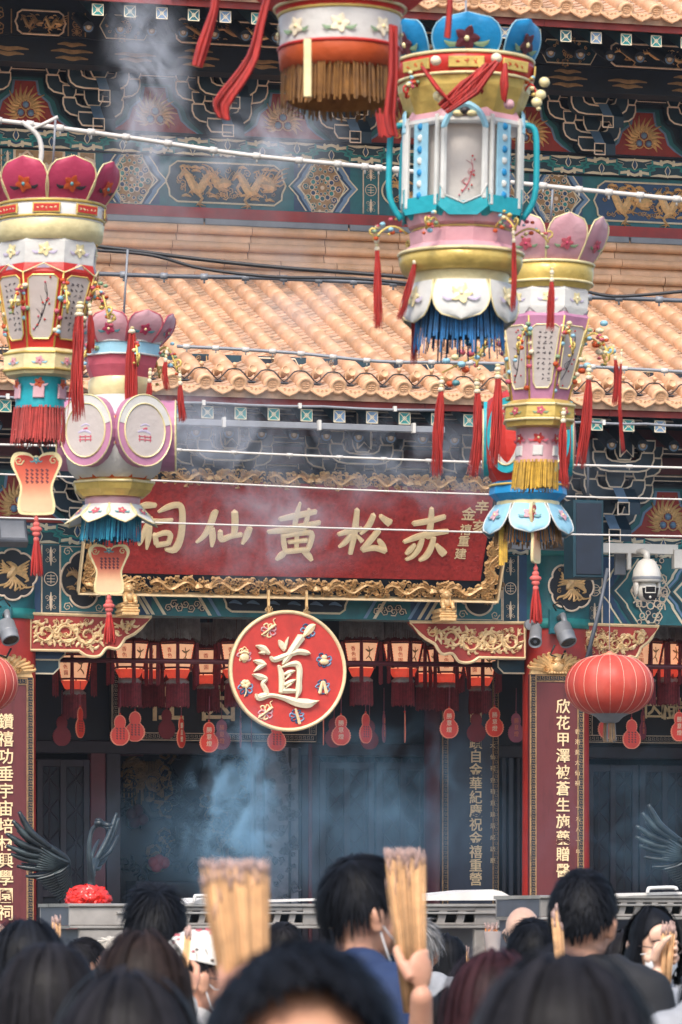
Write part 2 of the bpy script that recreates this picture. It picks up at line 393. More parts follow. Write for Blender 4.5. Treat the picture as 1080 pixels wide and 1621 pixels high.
for nm, c in (('hair_black', (.008,.009,.012)), ('hair_soft', (.014,.013,.015)), ('hair_brown', (.022,.014,.012)), ('hair_maroon', (.028,.010,.012)), ('hair_grey', (.26,.25,.24)), ('hair_white', (.66,.60,.50)), ('hair_salt', (.07,.07,.07))):
    mat(nm, c, .5, var=.3, vscale=14, island=.4, spec=.1)
for nm, c in (('cloth_navy', (.014,.034,.10)), ('cloth_black', (.010,.011,.014)), ('cloth_char', (.018,.024,.032)), ('cloth_purple', (.13,.03,.16)), ('cloth_grey', (.30,.31,.33)), ('cloth_light', (.62,.59,.54)), ('cloth_wine', (.10,.03,.045)), ('cloth_denim', (.04,.06,.10)), ('cloth_brown', (.06,.04,.03)), ('cloth_white', (.74,.70,.64)), ('cap_white', (.80,.76,.68))):
    mat(nm, c, .8, var=.15, vscale=9, bump=.3, bscale=28)
mat('mask_white', (.80,.79,.77), .6); mat('mask_blue', (.22,.42,.55), .6); mat('glass_frame', (.03,.02,.02), .3); mat('eye_white', (.75,.72,.68), .3); mat('eye_dark', (.02,.012,.01), .2); mat('lip', (.45,.14,.11), .5)
mat('incense', (.60,.35,.17), .75, var=.2, vscale=30, island=.45); mat('incense_orange', (.66,.24,.06), .6, island=.25); mat('ash', (.44,.30,.26), .9, var=.25, vscale=60, island=.25); mat('stick_pink', (.60,.22,.18), .7)
mat('paving', (.09,.085,.08), .8, var=.25, vscale=2, bump=.3, bscale=20); mat('platform', (.30,.29,.27), .75, var=.2, vscale=3)
gradient_mat('fan_print', [(0, (.78,.60,.36)), (.22, (.80,.52,.30)), (.55, (.68,.16,.08)), (1, (.58,.035,.02))], 2, rough=.5, trans=.2)
mat('clear_bag', (.75,.72,.68), .25, trans=.5)
# ================================================================ the temple hall
YB = 43.0; YW = 46.0
rng = random.Random(11)
plaza = MB().box((-40, -12, -.3), (70, 130, 0), 'paving').build('ground', origin=(0, 0, 0)); tag(plaza, kind='structure')
fC = facade(42.70)
uc = lambda px, Y, py=1000: facade(Y).uv(px, py)[0]
vc = lambda py, Y, px=540: facade(Y).uv(px, py)[1]
cx_l, cx_r = uc(2, YB), uc(880, YB)
temple = empty('temple_hall', ((cx_l+cx_r)/2, YB, 0), 'painted temple hall with orange tiled roofs, teal beams, gold edged brackets and red columns', 'temple')
X0, X1 = uc(-130, YB), uc(1215, YB)
def tbuild(mb, name, parent=None, **k): return mb.build(name, parent or temple, **k)

# ---------------------------------------------------------------- tiled roofs
def roof(name, Yeave, zcap, slope, length, px0, px1, rowref_px, back=0):
    a = math.atan(slope); S = Vector((0, cos(a), sin(a))); Nn = Vector((0, -sin(a), cos(a))); sp = .330; r = .081
    ur = uc(rowref_px, Yeave, 600); u0 = uc(px0, Yeave, 600)-length*.1; u1 = uc(px1, Yeave, 600)+length*.36
    k0 = int(math.ceil((u0-ur)/sp)); k1 = int((u1-ur)/sp); rows = [ur+k*sp for k in range(k0, k1+1)]
    first = {}; CAPL = []; DRIPL = []; seg = .285; ns = int(length/seg); base = MB()
    b0 = Vector((0, Yeave, zcap)); rr = random.Random(3)
    for u in rows:
        o = Vector((u, 0, 0))+b0; jx = rr.uniform(-.006, .006)
        for k in range(ns):                       # cover tiles, each lapping the next
            R0, R1 = r*1.015, r*.985; vs = []; fs = []; lift = rr.uniform(-.0025, .0025)
            for q, (t, R) in enumerate(((k*seg-.004, R0), ((k+1)*seg+.012, R1))):
                for j in range(9):
                    w = pi*j/8*1.16-.08*pi; vs.append(o+Vector((jx+R*cos(w), 0, 0))+Nn*(R*sin(w)+lift+(.003 if q == 0 else 0))+S*t)
            for j in range(8): fs.append((j, j+1, j+10, j+9))
            fs.append(tuple(range(8, -1, -1))); base.add(vs, fs, 'tile', True)
        CAPL.append(u)
        if len(CAPL) > 1: continue
        caps = MB(); jx = 0
        c = o+Vector((jx, 0, 0))-S*.012           # round end cap with a raised longevity seal
        ax = -S
        caps.lathe(c+Nn*.0, [(.0, .012), (.05, .012), (.056, .02), (.07, .02), (.084, .012), (.086, -.02), (.081, -.03)][::-1], 'tile_cap', 20, ax)
        fc = Frame(c+ax*.012, Vector((1, 0, 0)), Nn)
        for q in (-.022, 0, .022): caps.line(fc, [(-.03, q), (.03, q)], .009, 'tile_cap', .006)
        caps.line(fc, [(0, -.036), (0, .036)], .008, 'tile_cap', .008)
        for q in (-1, 1): caps.line(fc, [(q*.03, -.022), (q*.036, .0), (q*.03, .022)], .008, 'tile_cap', .006)
        knob = MB(); knob.lathe(o+S*.2+Nn*(r-.005), [(0, .075), (.018, .072), (.026, .055), (.02, .04), (.013, .03), (.022, 0)][::-1], 'tile_cap', 10, Nn)   # nail cap
    step = .118; nk = int(length/step)
    for u in rows[:-1]:
        uc_ = u+sp/2; o = Vector((uc_, 0, 0))+b0; hw = sp/2-.06
        for k in range(nk):                       # pan tiles, dished, each with a front lip
            t0, t1 = k*step-.03+rr.uniform(-.006, .006), (k+1)*step+.03; vs = []; fs = []
            for t, n in ((t0, .016), (t1, -.004)):
                for j in range(6):
                    q = j/5*2-1; vs.append(o+Vector((q*hw, 0, 0))+Nn*(-.05+.03*q*q+n)+S*t)
            for j in range(5): fs.append((j, j+1, j+7, j+6))
            for j in range(6):
                q = j/5*2-1; vs.append(o+Vector((q*hw, 0, 0))+Nn*(-.05+.03*q*q-.016)+S*t0)
            for j in range(5): fs.append((12+j, 13+j, j+1, j))
            base.add(vs, fs, 'tile_pan')
        DRIPL.append(u)
        if len(DRIPL) > 1: continue
        drip = MB()
        fd = Frame(o-S*.01+Vector((0, -.005, 0)), (1, 0, 0), Vector((0, .18, 1)))   # drip tile: a pointed pendant leaf
        P = [(-.128, .0), (-.112, -.055), (-.066, -.09), (0, -.12), (.066, -.09), (.112, -.055), (.128, 0), (.06, -.028), (0, -.036), (-.06, -.028)]
        drip.prism(fd, P, -.018, 0, 'tile_cap'); drip.line(fd, [(a*.86, b*.86-.008) for a, b in P[:7]], .008, 'tile_cap', .006)
        for q in (-.045, 0, .045): spiral(drip, fd, q, -.058+abs(q)*.25, .017, 'tile_cap', q*40, 1.2, 1, .4, .006, 0, 6)
    top = length*1.02                             # deck below the tiles
    vs = [Vector((rows[0]-.2, 0, 0))+b0-Nn*.065, Vector((rows[-1]+.2, 0, 0))+b0-Nn*.065]; vs += [vs[1]+S*top, vs[0]+S*top]; vs += [q-Nn*.08 for q in vs]
    base.add(vs, [(0,1,2,3),(7,6,5,4),(4,5,1,0),(5,6,2,1),(6,7,3,2),(7,4,0,3)], 'tile_pan')
    R = tbuild(base, name)
    for lst, mb, nm in ((CAPL, caps, 'tile_end_cap'), (CAPL, knob, 'nail_cap'), (DRIPL, drip, 'drip_tile')):
        o = tbuild(mb, nm, R)
        for u in lst[1:]: c = o.copy(); COL.objects.link(c); c.parent = R; c.location = o.location+Vector((u-lst[0], 0, 0))
    return rows, b0, S, Nn
YE = 41.2; zE = vc(611, YE, 535)
rowsL, b0L, SL, NL = roof('lower_roof', YE, zE, .383, 4.72, -120, 1190, 535)
YE2 = 43.25; zE2 = vc(10, YE2, 900)
rowsU, b0U, SU, NU = roof('upper_roof', YE2, zE2, .42, 3.6, 330, 1170, 895)

def eave(Y, z, rows, tag_, drop):
    """fascia board, two rows of rafter ends and the soffit"""
    f = facade(Y); x0, x1 = X0-1, X1+1.2
    fas = MB(); L = 1.9
    x = x0
    while x < x1: fas.bar(facade(Y+.1), x, min(x+L, x1)-.004, z-.195, z-.06, -.03, .0, 'fascia'); x += L
    tbuild(fas, 'eave_board')
    f2 = facade(Y+.16); w = .062; u = rows[0]-3*.330; v = z-.205-.07; protos = []
    for mm in ('teal_bright', 'teal', 'blue_pale'):
        sq = MB(); q = u+.06
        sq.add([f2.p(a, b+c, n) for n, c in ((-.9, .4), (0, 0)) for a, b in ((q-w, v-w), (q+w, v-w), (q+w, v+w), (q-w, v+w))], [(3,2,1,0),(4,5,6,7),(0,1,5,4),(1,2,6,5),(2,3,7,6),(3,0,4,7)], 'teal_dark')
        sq.bar(f2, q-w+.004, q+w-.004, v-w+.004, v+w-.004, 0, .004, mm)
        sq.line(f2, [(q-w+.006, v-w+.006), (q+w-.006, v-w+.006), (q+w-.006, v+w-.006), (q-w+.006, v+w-.006)], .011, 'cream', .004, .003, True)
        for s in (1, -1): sq.line(f2, [(q-w*.85, v-s*w*.85), (q+w*.85, v+s*w*.85)], .009, 'cream', .004, .003)
        sq.line(f2, [(q-.02, v), (q, v+.02), (q+.02, v), (q, v-.02)], .008, 'cream', .004, .003, True); protos.append(sq)
    objs = {}; k = 0
    while u+k*.330 < x1:
        i = rng.choice((0, 0, 1, 2)) if k > 2 else k
        if i not in objs: o = objs[i] = tbuild(protos[i], 'flying_rafter')
        else: o = objs[i].copy(); COL.objects.link(o); o.parent = temple
        o.location = Vector((k*.330, 0, 0)); k += 1
    rd = MB(); f3 = facade(Y+.78); v = z-drop
    for rr_, nn, mm in ((.062, 0, 'navy'), (.05, .004, 'blue_pale'), (.034, .008, 'gold_dull'), (.02, .012, 'gold_line')):
        rd.lathe(f3.p(u+.1, v, nn), [(rr_, -.5 if nn == 0 else -.003), (rr_, 0), (0, .001)], mm, 14, (0, -1, -.42 if nn == 0 else 0), False)
    o = tbuild(rd, 'round_rafter')
    for j in range(1, k): c = o.copy(); COL.objects.link(c); c.parent = temple; c.location = Vector((j*.330, 0, 0))
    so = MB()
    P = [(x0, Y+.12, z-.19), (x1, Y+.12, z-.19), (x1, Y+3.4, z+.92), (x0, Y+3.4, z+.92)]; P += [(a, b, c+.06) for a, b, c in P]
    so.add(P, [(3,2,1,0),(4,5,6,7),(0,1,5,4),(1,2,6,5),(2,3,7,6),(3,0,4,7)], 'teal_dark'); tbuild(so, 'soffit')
eave(YE, zE, rowsL, 'lower', .40)
eave(YE2, zE2, rowsU, 'upper', .33)

# ---------------------------------------------------------------- ridge courses and flashing between roof and upper wall
yr = b0L.y+SL.y*4.72; zr = vc(430, yr-.02, 420)
zt = vc(352, yr+.1, 400); H = zt-zr
rid = MB(); fr = facade(yr); x = X0-1; rr = random.Random(5)
prof = [(-.10, -.12), (.02, -.02), (.03, .10), (.0, .13)]
def course(z0, z1, d0, d1, L, off, m='ridge_tile', roll=True):
    x = X0-1.2+off
    while x < X1+1.5:
        e = x+L-.008; j = rr.uniform(-.006, .006)
        P = [(d0+j, z0), (d1+j, z1-.04)] if roll else [(d0+j, z0), (d1+j, z1)]
        if roll: P += [(d1-.035+.05*cos(a)*-1+j-.0, z1-.012+.05*sin(a)) for a in [pi*k/7-pi/2 for k in range(8)]]
        n = len(P); vs = [fr.p(x, v, -d) for d, v in P]+[fr.p(e, v, -d) for d, v in P]+[fr.p(x, P[-1][1], -.5), fr.p(e, P[-1][1], -.5), fr.p(x, z0, -.5), fr.p(e, z0, -.5)]
        fs = [(i, i+n, i+n+1, i+1) for i in range(n-1)]+[(n-1, 2*n-1, 2*n+1, 2*n), (2*n+2, 2*n+3, n, 0), tuple(range(n))+(2*n, 2*n+2), tuple([2*n+3, 2*n+1]+list(range(2*n-1, n-1, -1)))]
        rid.add(vs, fs, m, False); x += L
course(zr-.1, zr+H*.16, -.03, .03, .62, 0)
course(zr+H*.14, zr+H*.50, .03, .07, .84, .2)
course(zr+H*.48, zr+H*.84, .09, .13, .82, .37)
course(zr+H*.82, zr+H*1.0, .16, .2, .85, .1, roll=False)
tbuild(rid, 'ridge_course')
fl = MB(); x = X0-1.2
while x < X1+1.5:
    fl.bar(facade(yr+.17), x, x+1.58, zt-.035, zt+.035, -.3, .0, 'grey_metal', .008)
    if rr.random() < .8: fl.bar(facade(yr+.17), x+rr.uniform(.1, .8), x+rr.uniform(.9, 1.4), zt-.05, zt-.036, -.1, .004, 'black_rubber')
    x += 1.6
tbuild(fl, 'gutter_flashing')
v_b0 = vc(332, YW, 400); v_b1 = vc(253, YW, 400); v_p1 = vc(218, YW, 300)
tbuild(MB().bar(facade(YW), X0-1.5, X1+1.5, v_b0-.12, v_b0-.004, -.4, .03, 'red_paint'), 'red_sill')

# ---------------------------------------------------------------- painted beams
def chevron(mb, fr, u, v0, v1, d, m, w, n, step=True):
    """stepped arrow band pointing along d"""
    c = (v0+v1)/2; h = (v1-v0)/2; t = h*.75*d
    P = [(u, v0), (u+t*.45, c-h*.52), (u+t*.5, c-h*.4), (u+t, c), (u+t*.5, c+h*.4), (u+t*.45, c+h*.52), (u, v1)]
    Q = [(a+w, b) for a, b in P][::-1]
    mb.prism(fr, P+Q, n, n+.004, m, back=False)
    return P
def cartouche(mb, fr, u0, u1, v0, v1, m, edge, n, clover=False):
    h = v1-v0; r = h*.3
    if not clover: P = [(u0+r, v0), (u1-r, v0), (u1-r*.35, v0+h*.14), (u1-r*.3, v0+h*.3), (u1, v0+h*.5), (u1-r*.3, v0+h*.7), (u1-r*.35, v0+h*.86), (u1-r, v1), (u0+r, v1), (u0+r*.35, v1-h*.14), (u0+r*.3, v1-h*.3), (u0, v1-h*.5), (u0+r*.3, v1-h*.7), (u0+r*.35, v1-h*.86)]
    else:
        cu, cv = (u0+u1)/2, (v0+v1)/2; P = []
        for k in range(64):
            a = 2*pi*k/64; q = (.86+.16*abs(cos(2*a))**.6 if u1-u0 > .3 and clover != 2 else .93+.1*abs(cos(4*a))**.6); P.append((cu+(u1-u0)/2*.9*q*cos(a), cv+h/2*.9*q*sin(a)))
    mb.prism(fr, P, n, n+.005, m, back=False); mb.line(fr, P, .02, edge, .012, n+.004, True)
def gold_panel(mb, fr, u0, u1, v0, v1, n, line='gold_line', fills=('teal', 'blue', 'teal_bright'), bg='gold_dull'):
    c = (v0+v1)/2; h = (v1-v0)/2; cu = (u0+u1)/2; w = (u1-u0)/2
    P = [(u0, c), (u0+h*.55, v1), (u1-h*.55, v1), (u1, c), (u1-h*.55, v0), (u0+h*.55, v0)]
    mb.prism(fr, P, n, n+.003, bg, back=False); mb.line(fr, P, .014, 'cream', .006, n+.003, True)
    rosette(mb, fr, cu, c, h*.56, line, fills, n+.003, 12, 2)
    rg = random.Random(int(u0*100))
    for s in (-1, 1):
        rosette(mb, fr, cu+s*w*.12, c+s*h*.98, h*.36, line, fills, n+.004, 8, 1)
        for a, b in ((.62, .42), (.52, -.5), (.72, -.05), (.38, .78), (.4, -.82)):
            uu, vv = cu+s*w*a, c+s*h*b
            if abs(vv-c) > h*.8: vv = c+h*.78*(1 if vv > c else -1)
            K = [(uu+h*.15*cos(2*pi*j/8), vv+h*.15*sin(2*pi*j/8)) for j in range(8)]
            mb.prism(fr, K, n+.003, n+.0055, fills[rg.randrange(len(fills))], back=False); spiral(mb, fr, uu, vv, h*.17, line, rg.uniform(0, 6), 1.3, s, .28, .008, n+.005, 9)
def coin_panel(mb, fr, u0, u1, v0, v1, n, bg='teal_dark', line='gold_line'):
    mb.bar(fr, u0, u1, v0, v1, n-.002, n+.004, bg); cu = (u0+u1)/2; h = v1-v0; w = u1-u0
    for u in (u0, u1): mb.line(fr, [(u, v0), (u, v1)], .014, line, .008, n+.003)
    c = (v0+v1)/2; R = min(w*.36, h*.17)
    C = [(cu+R*cos(2*pi*j/16), c+R*sin(2*pi*j/16)) for j in range(16)]; mb.line(fr, C, .009, line, .005, n+.004, True)
    for q in (-.45, 0, .45): mb.line(fr, [(cu-R*.6, c+q*R), (cu+R*.6, c+q*R)], .007, line, .005, n+.004)
    mb.line(fr, [(cu, c-R*.7), (cu, c+R*.7)], .007, line, .005, n+.005)
    for s in (-1, 1):
        for t in (-1, 1):
            spiral(mb, fr, cu+t*w*.2, c+s*h*.28, w*.17, line, pi/2*s, 1.3, t*s, .24, .007, n+.004); spiral(mb, fr, cu+t*w*.2, c+s*h*.42, w*.14, line, -pi/2*s, 1.2, -t*s, .24, .007, n+.004)
        mb.ribbon(fr, [(cu, c+s*h*.2, .01), (cu, c+s*h*.35, .03), (cu, c+s*h*.47, .01)], line, .008, n+.004, sub=2)
# -- upper beam
fb = facade(YW); ub = MB(); pu = lambda px: fb.uv(px, 290)[0]
ub.bar(fb, X0-1.5, X1+1.5, v_b0, v_b1, -.35, 0, 'teal'); tbuild(ub, 'upper_beam')
orn = MB(); gd = MB(); a0, a1 = v_b0+.012, v_b1-.012; hh = a1-a0; cv = (a0+a1)/2
def motif(px0, kind, px1):
    u0, u1 = pu(px0), pu(px1)
    if kind == 'panel':
        orn.bar(fb, u0-.06, u1+.06, a0, a1, 0, .003, 'blue')
        gold_panel(orn, fb, u0, u1, a0, a1, .004)
        for s, uu in ((1, u1), (-1, u0)):
            for k, m in enumerate(('cream', 'blue_pale', 'cream')): chevron(orn, fb, uu+s*(.02+.05*k)-hh*.36*s, a0, a1, s, m, (.018 if k != 1 else .05)*1, .006+.002*k)
    if kind == 'dragons':
        cartouche(orn, fb, u0, u1, a0+hh*.08, a1-hh*.08, 'blue' if px0 > 300 else 'teal_dark', 'cream', .004)
        m = (u0+u1)/2; dragon(gd, fb, u0+hh*.3, m-hh*.15, cv, hh*.86, 'gold', 1, .035, .009, rng); dragon(gd, fb, u1-hh*.3, m+hh*.15, cv, hh*.86, 'gold', -1, .035, .009, rng); curls(gd, fb, u0+hh*.2, u1-hh*.2, a0+hh*.14, a1-hh*.14, 'gold', 46, rng, .016, .008, .26)
        u_, v_ = m, cv
        gd.ball(fb.p(m, cv+hh*.05, .012), .03, 'gold', 8, 6)
        for k in range(9):
            a = k*2*pi/9; gd.ribbon(fb, [(m+.03*cos(a), cv+hh*.05+.03*sin(a), .012), (m+.1*cos(a+.3), cv+hh*.05+.09*sin(a+.3), .003)], 'gold', .012, .009, sub=1)
        for k in range(5): spiral(gd, fb, m+(k-2)*.045, cv-hh*.26, .03, 'gold', k, 1.2, 1, .35, .012, .009, 7)
    if kind == 'block':
        orn.bar(fb, u0, u1, a0, a1, 0, .004, 'gold_dull'); orn.line(fb, [(u0, a0), (u1, a0), (u1, a1), (u0, a1)], .014, 'cream', .006, .004, True)
        curls(gd, fb, u0+.01, u1-.01, a0+.01, a1-.01, 'gold_line', 16, rng, .01, .005, .4)
    if kind == 'coin': coin_panel(orn, fb, u0, u1, a0, a1, .003, 'teal')
    if kind == 'clover':
        orn.bar(fb, u0, u1, a0, a1, 0, .003, 'teal'); cartouche(orn, fb, u0, u1, a0, a1, 'teal_dark', 'cream', .004, True)
        dragon(gd, fb, u0+hh*.2, u1-hh*.2, cv, hh*.6, 'gold', 1, .025, .01, rng, 1); curls(gd, fb, u0+.05, u1-.05, a0+hh*.2, a1-hh*.2, 'gold', 10, rng, .014, .009, .35)
for px0, k, px1 in ((-70, 'dragons', 0), (2, 'coin', 22), (24, 'block', 62), (64, 'block', 100), (102, 'coin', 124), (126, 'block', 150), (172, 'panel', 244), (262, 'dragons', 452), (474, 'panel', 546), (575, 'coin', 599), (601, 'clover', 690), (692, 'coin', 716), (752, 'panel', 818) , (846, 'panel', 914), (940, 'dragons', 1108), (1130, 'panel', 1190)): 
    gd = MB(); motif(px0, k, px1)
    if gd.v: tbuild(gd, 'gold_relief')
tbuild(orn, 'beam_painting')

def plate(Y, v0, v1, us, name):
    """narrow plate above a beam, painted with interlocking cloud scrolls"""
    f = facade(Y); p = MB(); p.bar(f, X0-1.5, X1+1.5, v0, v1, -.35, .06, 'navy'); h = v1-v0; w = .62; c = (v0+v1)/2; u = X0-1.5; k = 0
    while u < X1+1.5:
        s = 1 if k % 2 else -1; ruyi(p, f, u, c, w, h*.9, 'teal' if k % 2 else 'blue', 'cream', .0602+.0012*(k % 2), s)
        ruyi(p, f, u, c-s*h*.1, w*.66, h*.62, 'teal_dark', 'teal_bright', .066, s)
        p.ribbon(f, [(u, c-s*h*.42, .01), (u, c-s*h*.12, .07), (u, c+s*h*.14, .01)], 'cream', .004, .07, sub=3); p.ribbon(f, [(u, c-s*h*.36, .01), (u, c-s*h*.12, .045), (u, c+s*h*.08, .01)], 'blue', .006, .073, sub=3)
        for t in (-1, 1): p.ribbon(f, [(u, c-s*h*.42, .02), (u+t*.1, c-s*h*.38, .03), (u+t*.2, c-s*h*.44, .005)], 'cream', .004, .07, sub=2)
        p.ball(f.p(u, c-s*h*.44, .07), .014, 'cream', 6, 4)
        u += w*.62; k += 1
    tbuild(p, name)
plate(YW, v_b1+.002, v_p1, None, 'scroll_plate')

# ---------------------------------------------------------------- bracket sets
def arm_outline(h): 
    L = [(-h, .12), (-h, .03), (-h+.025, -.05), (-h+.08, -.10), (-h+.17, -.12)]; T = [(-h+.3, .0), (-h+.2, .012), (-h+.15, .045), (-h+.13, .12)]
    return [(a, b*.8) for a, b in L+[(-a, b) for a, b in L[::-1]]+[(-a, b) for a, b in T[::-1]]+T]
def block(mb, f, u, v, n0, n1, s=1):
    P = [(u-.055*s, v), (u-.085*s, v+.06*s), (u-.09*s, v+.155*s), (u+.09*s, v+.155*s), (u+.085*s, v+.06*s), (u+.055*s, v)]
    mb.prism(f, P, n0, n1, 'bracket_blue'); mb.line(f, P, .017, 'bracket_line', .008, n1-.001, True)
def bracket_mesh():
    f = Frame((0, 0, 0), (1, 0, 0), (0, 0, 1)); mb = MB(); T = .25; st = .27; th = .07
    mb.prism(f, [(-.13, 0), (-.17, .06), (-.17, .14), (.17, .14), (.17, .06), (.13, 0)], -.1, .2, 'bracket_blue'); mb.line(f, [(-.13, 0), (-.17, .06), (-.17, .14), (.17, .14), (.17, .06), (.13, 0)], .018, 'bracket_line', .008, .199, True)
    z = .20
    for k in range(3):
        n = .08+st*k
        for half, zz, nn in ((.325, z+T*k, n), (.505, z+T*(k+1)-.02, n)):
            if k == 2 and half > .5: continue
            P = [(a, zz+b) for a, b in arm_outline(half)]
            mb.prism(f, P, nn-th, nn+th, 'bracket_blue'); mb.line(f, P, .018, 'bracket_line', .008, nn+th-.001, True)
            for s in (-1, 1): block(mb, f, s*(half-.064), zz+.096, nn-th-.02, nn+th+.02, .8)
            block(mb, f, 0, zz+.02, nn-th-.02, nn+th+.02, 1.15)
        g = Frame((.06, 0, 0), (0, -1, 0), (0, 0, 1)); zz = z+T*k   # projecting beak
        if k < 2:
            P = [(n-.2, zz+.0), (n+.16, zz+.0), (n+.30, zz-.12), (n+.34, zz-.16), (n+.34, zz-.28), (n+.25, zz-.22), (n+.12, zz-.12), (n-.2, zz-.12)]
            mb.prism(g, P, -.12, 0, 'bracket_blue'); mb.line(f, [(-.06, zz-.28), (.06, zz-.28), (.06, zz-.16), (-.06, zz-.16)], .016, 'bracket_line', .01, n+.338, True)
            s0 = Frame((0, 0, 0), (1, 0, 0), (0, 0, 1))
            mb.add([s0.p(-.055, zz+.003, n+.165), s0.p(.055, zz+.003, n+.165), s0.p(.055, zz-.155, n+.345), s0.p(-.055, zz-.155, n+.345)], [(3, 2, 1, 0)], 'blue_pale')
    n = .08+st*2+.1; zz = z+T*2+.14
    mb.prism(f, [(-.07, zz-.1), (-.07, zz+.26), (.07, zz+.26), (.07, zz-.1), (0, zz-.03)], n-.3, n+.06, 'bracket_blue'); mb.line(f, [(-.07, zz-.1), (-.07, zz+.26), (.07, zz+.26), (.07, zz-.1), (0, zz-.03)], .017, 'bracket_line', .01, n+.059, True)
    return mb
def flame_board(mb, f, u, v):
    def out(s, g): return [(a*s+(g if a > 0 else -g), b) for a, b in half]
    right = [(.44, 0), (.34, .05), (.26, .12), (.22, .24), (.16, .29), (.11, .33), (.09, .46)]
    for g, n, m in ((.13, .002, 'teal_dark'), (.095, .006, 'teal'), (.045, .010, 'blue_pale'), (.02, .014, 'flame_red')):
        P = [(u+a+g, v+b+g*(.5 if b > .4 else .35)*(b > .01)) for a, b in right]; P = P+[(2*u-a, b) for a, b in P[::-1]]; mb.prism(f, P, n-.003, n, m, back=False)
    c = v+.165; n = .014
    for k in range(17):
        t = (k-8)/8; a = pi/2+t*2.15; r0, r1 = .12, .2+.05*(1-abs(t))+(.03 if k % 2 else 0)
        du, dv = cos(a), sin(a)
        if c+r1*dv < v+.02: r1 = max(r0, (v+.03-c)/dv if dv < 0 else r1)
        mb.ribbon(f, [(u+r0*.7*du, c+r0*.7*dv, .045), (u+r0*1.2*cos(a+.12), c+r0*1.2*sin(a+.12), .036), (u+r1*cos(a-.08), c+r1*sin(a-.08), .006)], 'gold', .02, n, sub=3)
    for a, b in ((0, .052), (-.055, -.035), (.055, -.035)):
        C = [(u+a+.055*cos(2*pi*j/12), c+b+.055*sin(2*pi*j/12)) for j in range(12)]
        mb.prism(f, C, n, n+.016, 'flame_red', back=False); mb.line(f, C, .014, 'gold', .012, n+.015, True); mb.ball(f.p(u+a, c+b, n+.016), .036, 'blue_pale', 10, 8)
proto_br = None
def bracket_zone(Y, v0, pxs, pys, flames, top):
    global proto_br
    f = facade(Y); wall = MB().bar(f, X0-1.5, X1+1.5, v0-.02, v0+top, -.5, 0, 'navy'); tbuild(wall, 'bracket_wall')
    for px in pxs:
        u = f.uv(px, pys)[0]
        if proto_br is None:
            proto_br = bracket_mesh().build('bracket_set', None, origin=(0, 0, 0)); o = proto_br
        else: o = proto_br.copy(); COL.objects.link(o)
        o.parent = temple; o.location = Vector((u, Y, v0))-temple.location
    for px in flames:
        b = MB(); flame_board(b, f, f.uv(px, pys)[0], v0+.004); tbuild(b, 'flame_board')
    ties = MB()
    for k in range(3):
        n = .08+.27*k; z = v0+.20+.25*(k+1)+.06
        ties.bar(facade(Y), X0-1.5, X1+1.5, z+.06, z+.13, n-.06, n+.03, 'navy'); ties.line(facade(Y), [(X0-1.5, z+.118), (X1+1.5, z+.118)], .016, 'bracket_line', .008, n+.029); ties.line(facade(Y), [(X0-1.5, z+.07), (X1+1.5, z+.07)], .01, 'bracket_line', .006, n+.029)
        ties.bar(facade(Y), X0-1.5, X1+1.5, z-.12, z+.05, n-.22, n-.16, 'wine')
    tbuild(ties, 'tie_beam')
v_br = vc(212, YW, 300)
bracket_zone(YW, v_br, (-62, 143, 346, 546, 742, 930, 1118), 210, (40, 245, 447, 645, 838, 1018), 2.3)

# purlin, cloud strip and upper soffit strip
Yp = 45.1; fp = facade(Yp); z0 = vc(124, Yp, 900)+.13; pz0 = vc(105, Yp, 900); pz1 = vc(66, Yp, 900)
pl = MB().bar(fp, X0-1.5, X1+1.5, pz0-.26, pz0, -.3, 0, 'navy'); k = 0; u = X0-1.4
while u < X1+1.5:
    h = .2 if k % 2 else .15; v = pz0-.13
    for j in range(3 if k % 2 else 2):
        w = (.17, .22, .15)[j]; vv = v+(j-1)*h*.36
        pl.ribbon(fp, [(u-w, vv, .012), (u-w*.5, vv+.01, .034), (u, vv-.004, .045), (u+w*.5, vv+.008, .034), (u+w, vv, .012)], 'gold_dull', .004, .001, sub=3)
    u += .68; k += 1
tbuild(pl, 'cloud_strip')
pu_ = MB().bar(facade(Yp-.06), X0-1.5, X1+1.5, pz0+.004, pz1+.16, -.3, 0, 'navy'); f6 = facade(Yp-.06); pg = MB(); A0, A1 = pz0+.02, pz1; pp = lambda px: f6.uv(px, 60)[0]
for px0, px1, kind in ((-40, 18, 'c'), (24, 104, 'd'), (108, 135, 'c'), (158, 238, 'p'), (276, 470, 'd'), (500, 580, 'p'), (590, 620, 'c'), (628, 705, 'd'), (712, 740, 'c'), (760, 840, 'p'), (856, 944, 'p'), (964, 1120, 'd')):
    u0, u1 = pp(px0), pp(px1); h = A1-A0
    if kind == 'd':
        cartouche(pg, f6, u0, u1, A0, A1, 'hall_dark', 'gold_line', .002); dragon(pg, f6, u0+h*.25, (u0+u1)/2-.03, (A0+A1)/2, h*.8, 'gold_dull' if px0 < 600 else 'gold', 1, .02, .006, rng); dragon(pg, f6, u1-h*.25, (u0+u1)/2+.03, (A0+A1)/2, h*.8, 'gold', -1, .02, .006, rng)
    if kind == 'p': gold_panel(pg, f6, u0, u1, A0, A1, .002, 'gold', ('navy', 'gold_dull', 'teal_dark'), 'teal_dark')
    if kind == 'c': coin_panel(pg, f6, u0, u1, A0, A1, .003, 'navy', 'gold_dull')
tbuild(pu_, 'eave_purlin'); tbuild(pg, 'purlin_relief')
tbuild(MB().box((X0-2, YW, v_br+2.0), (X1+2, YW+.4, v_br+5), 'navy'), 'upper_wall')

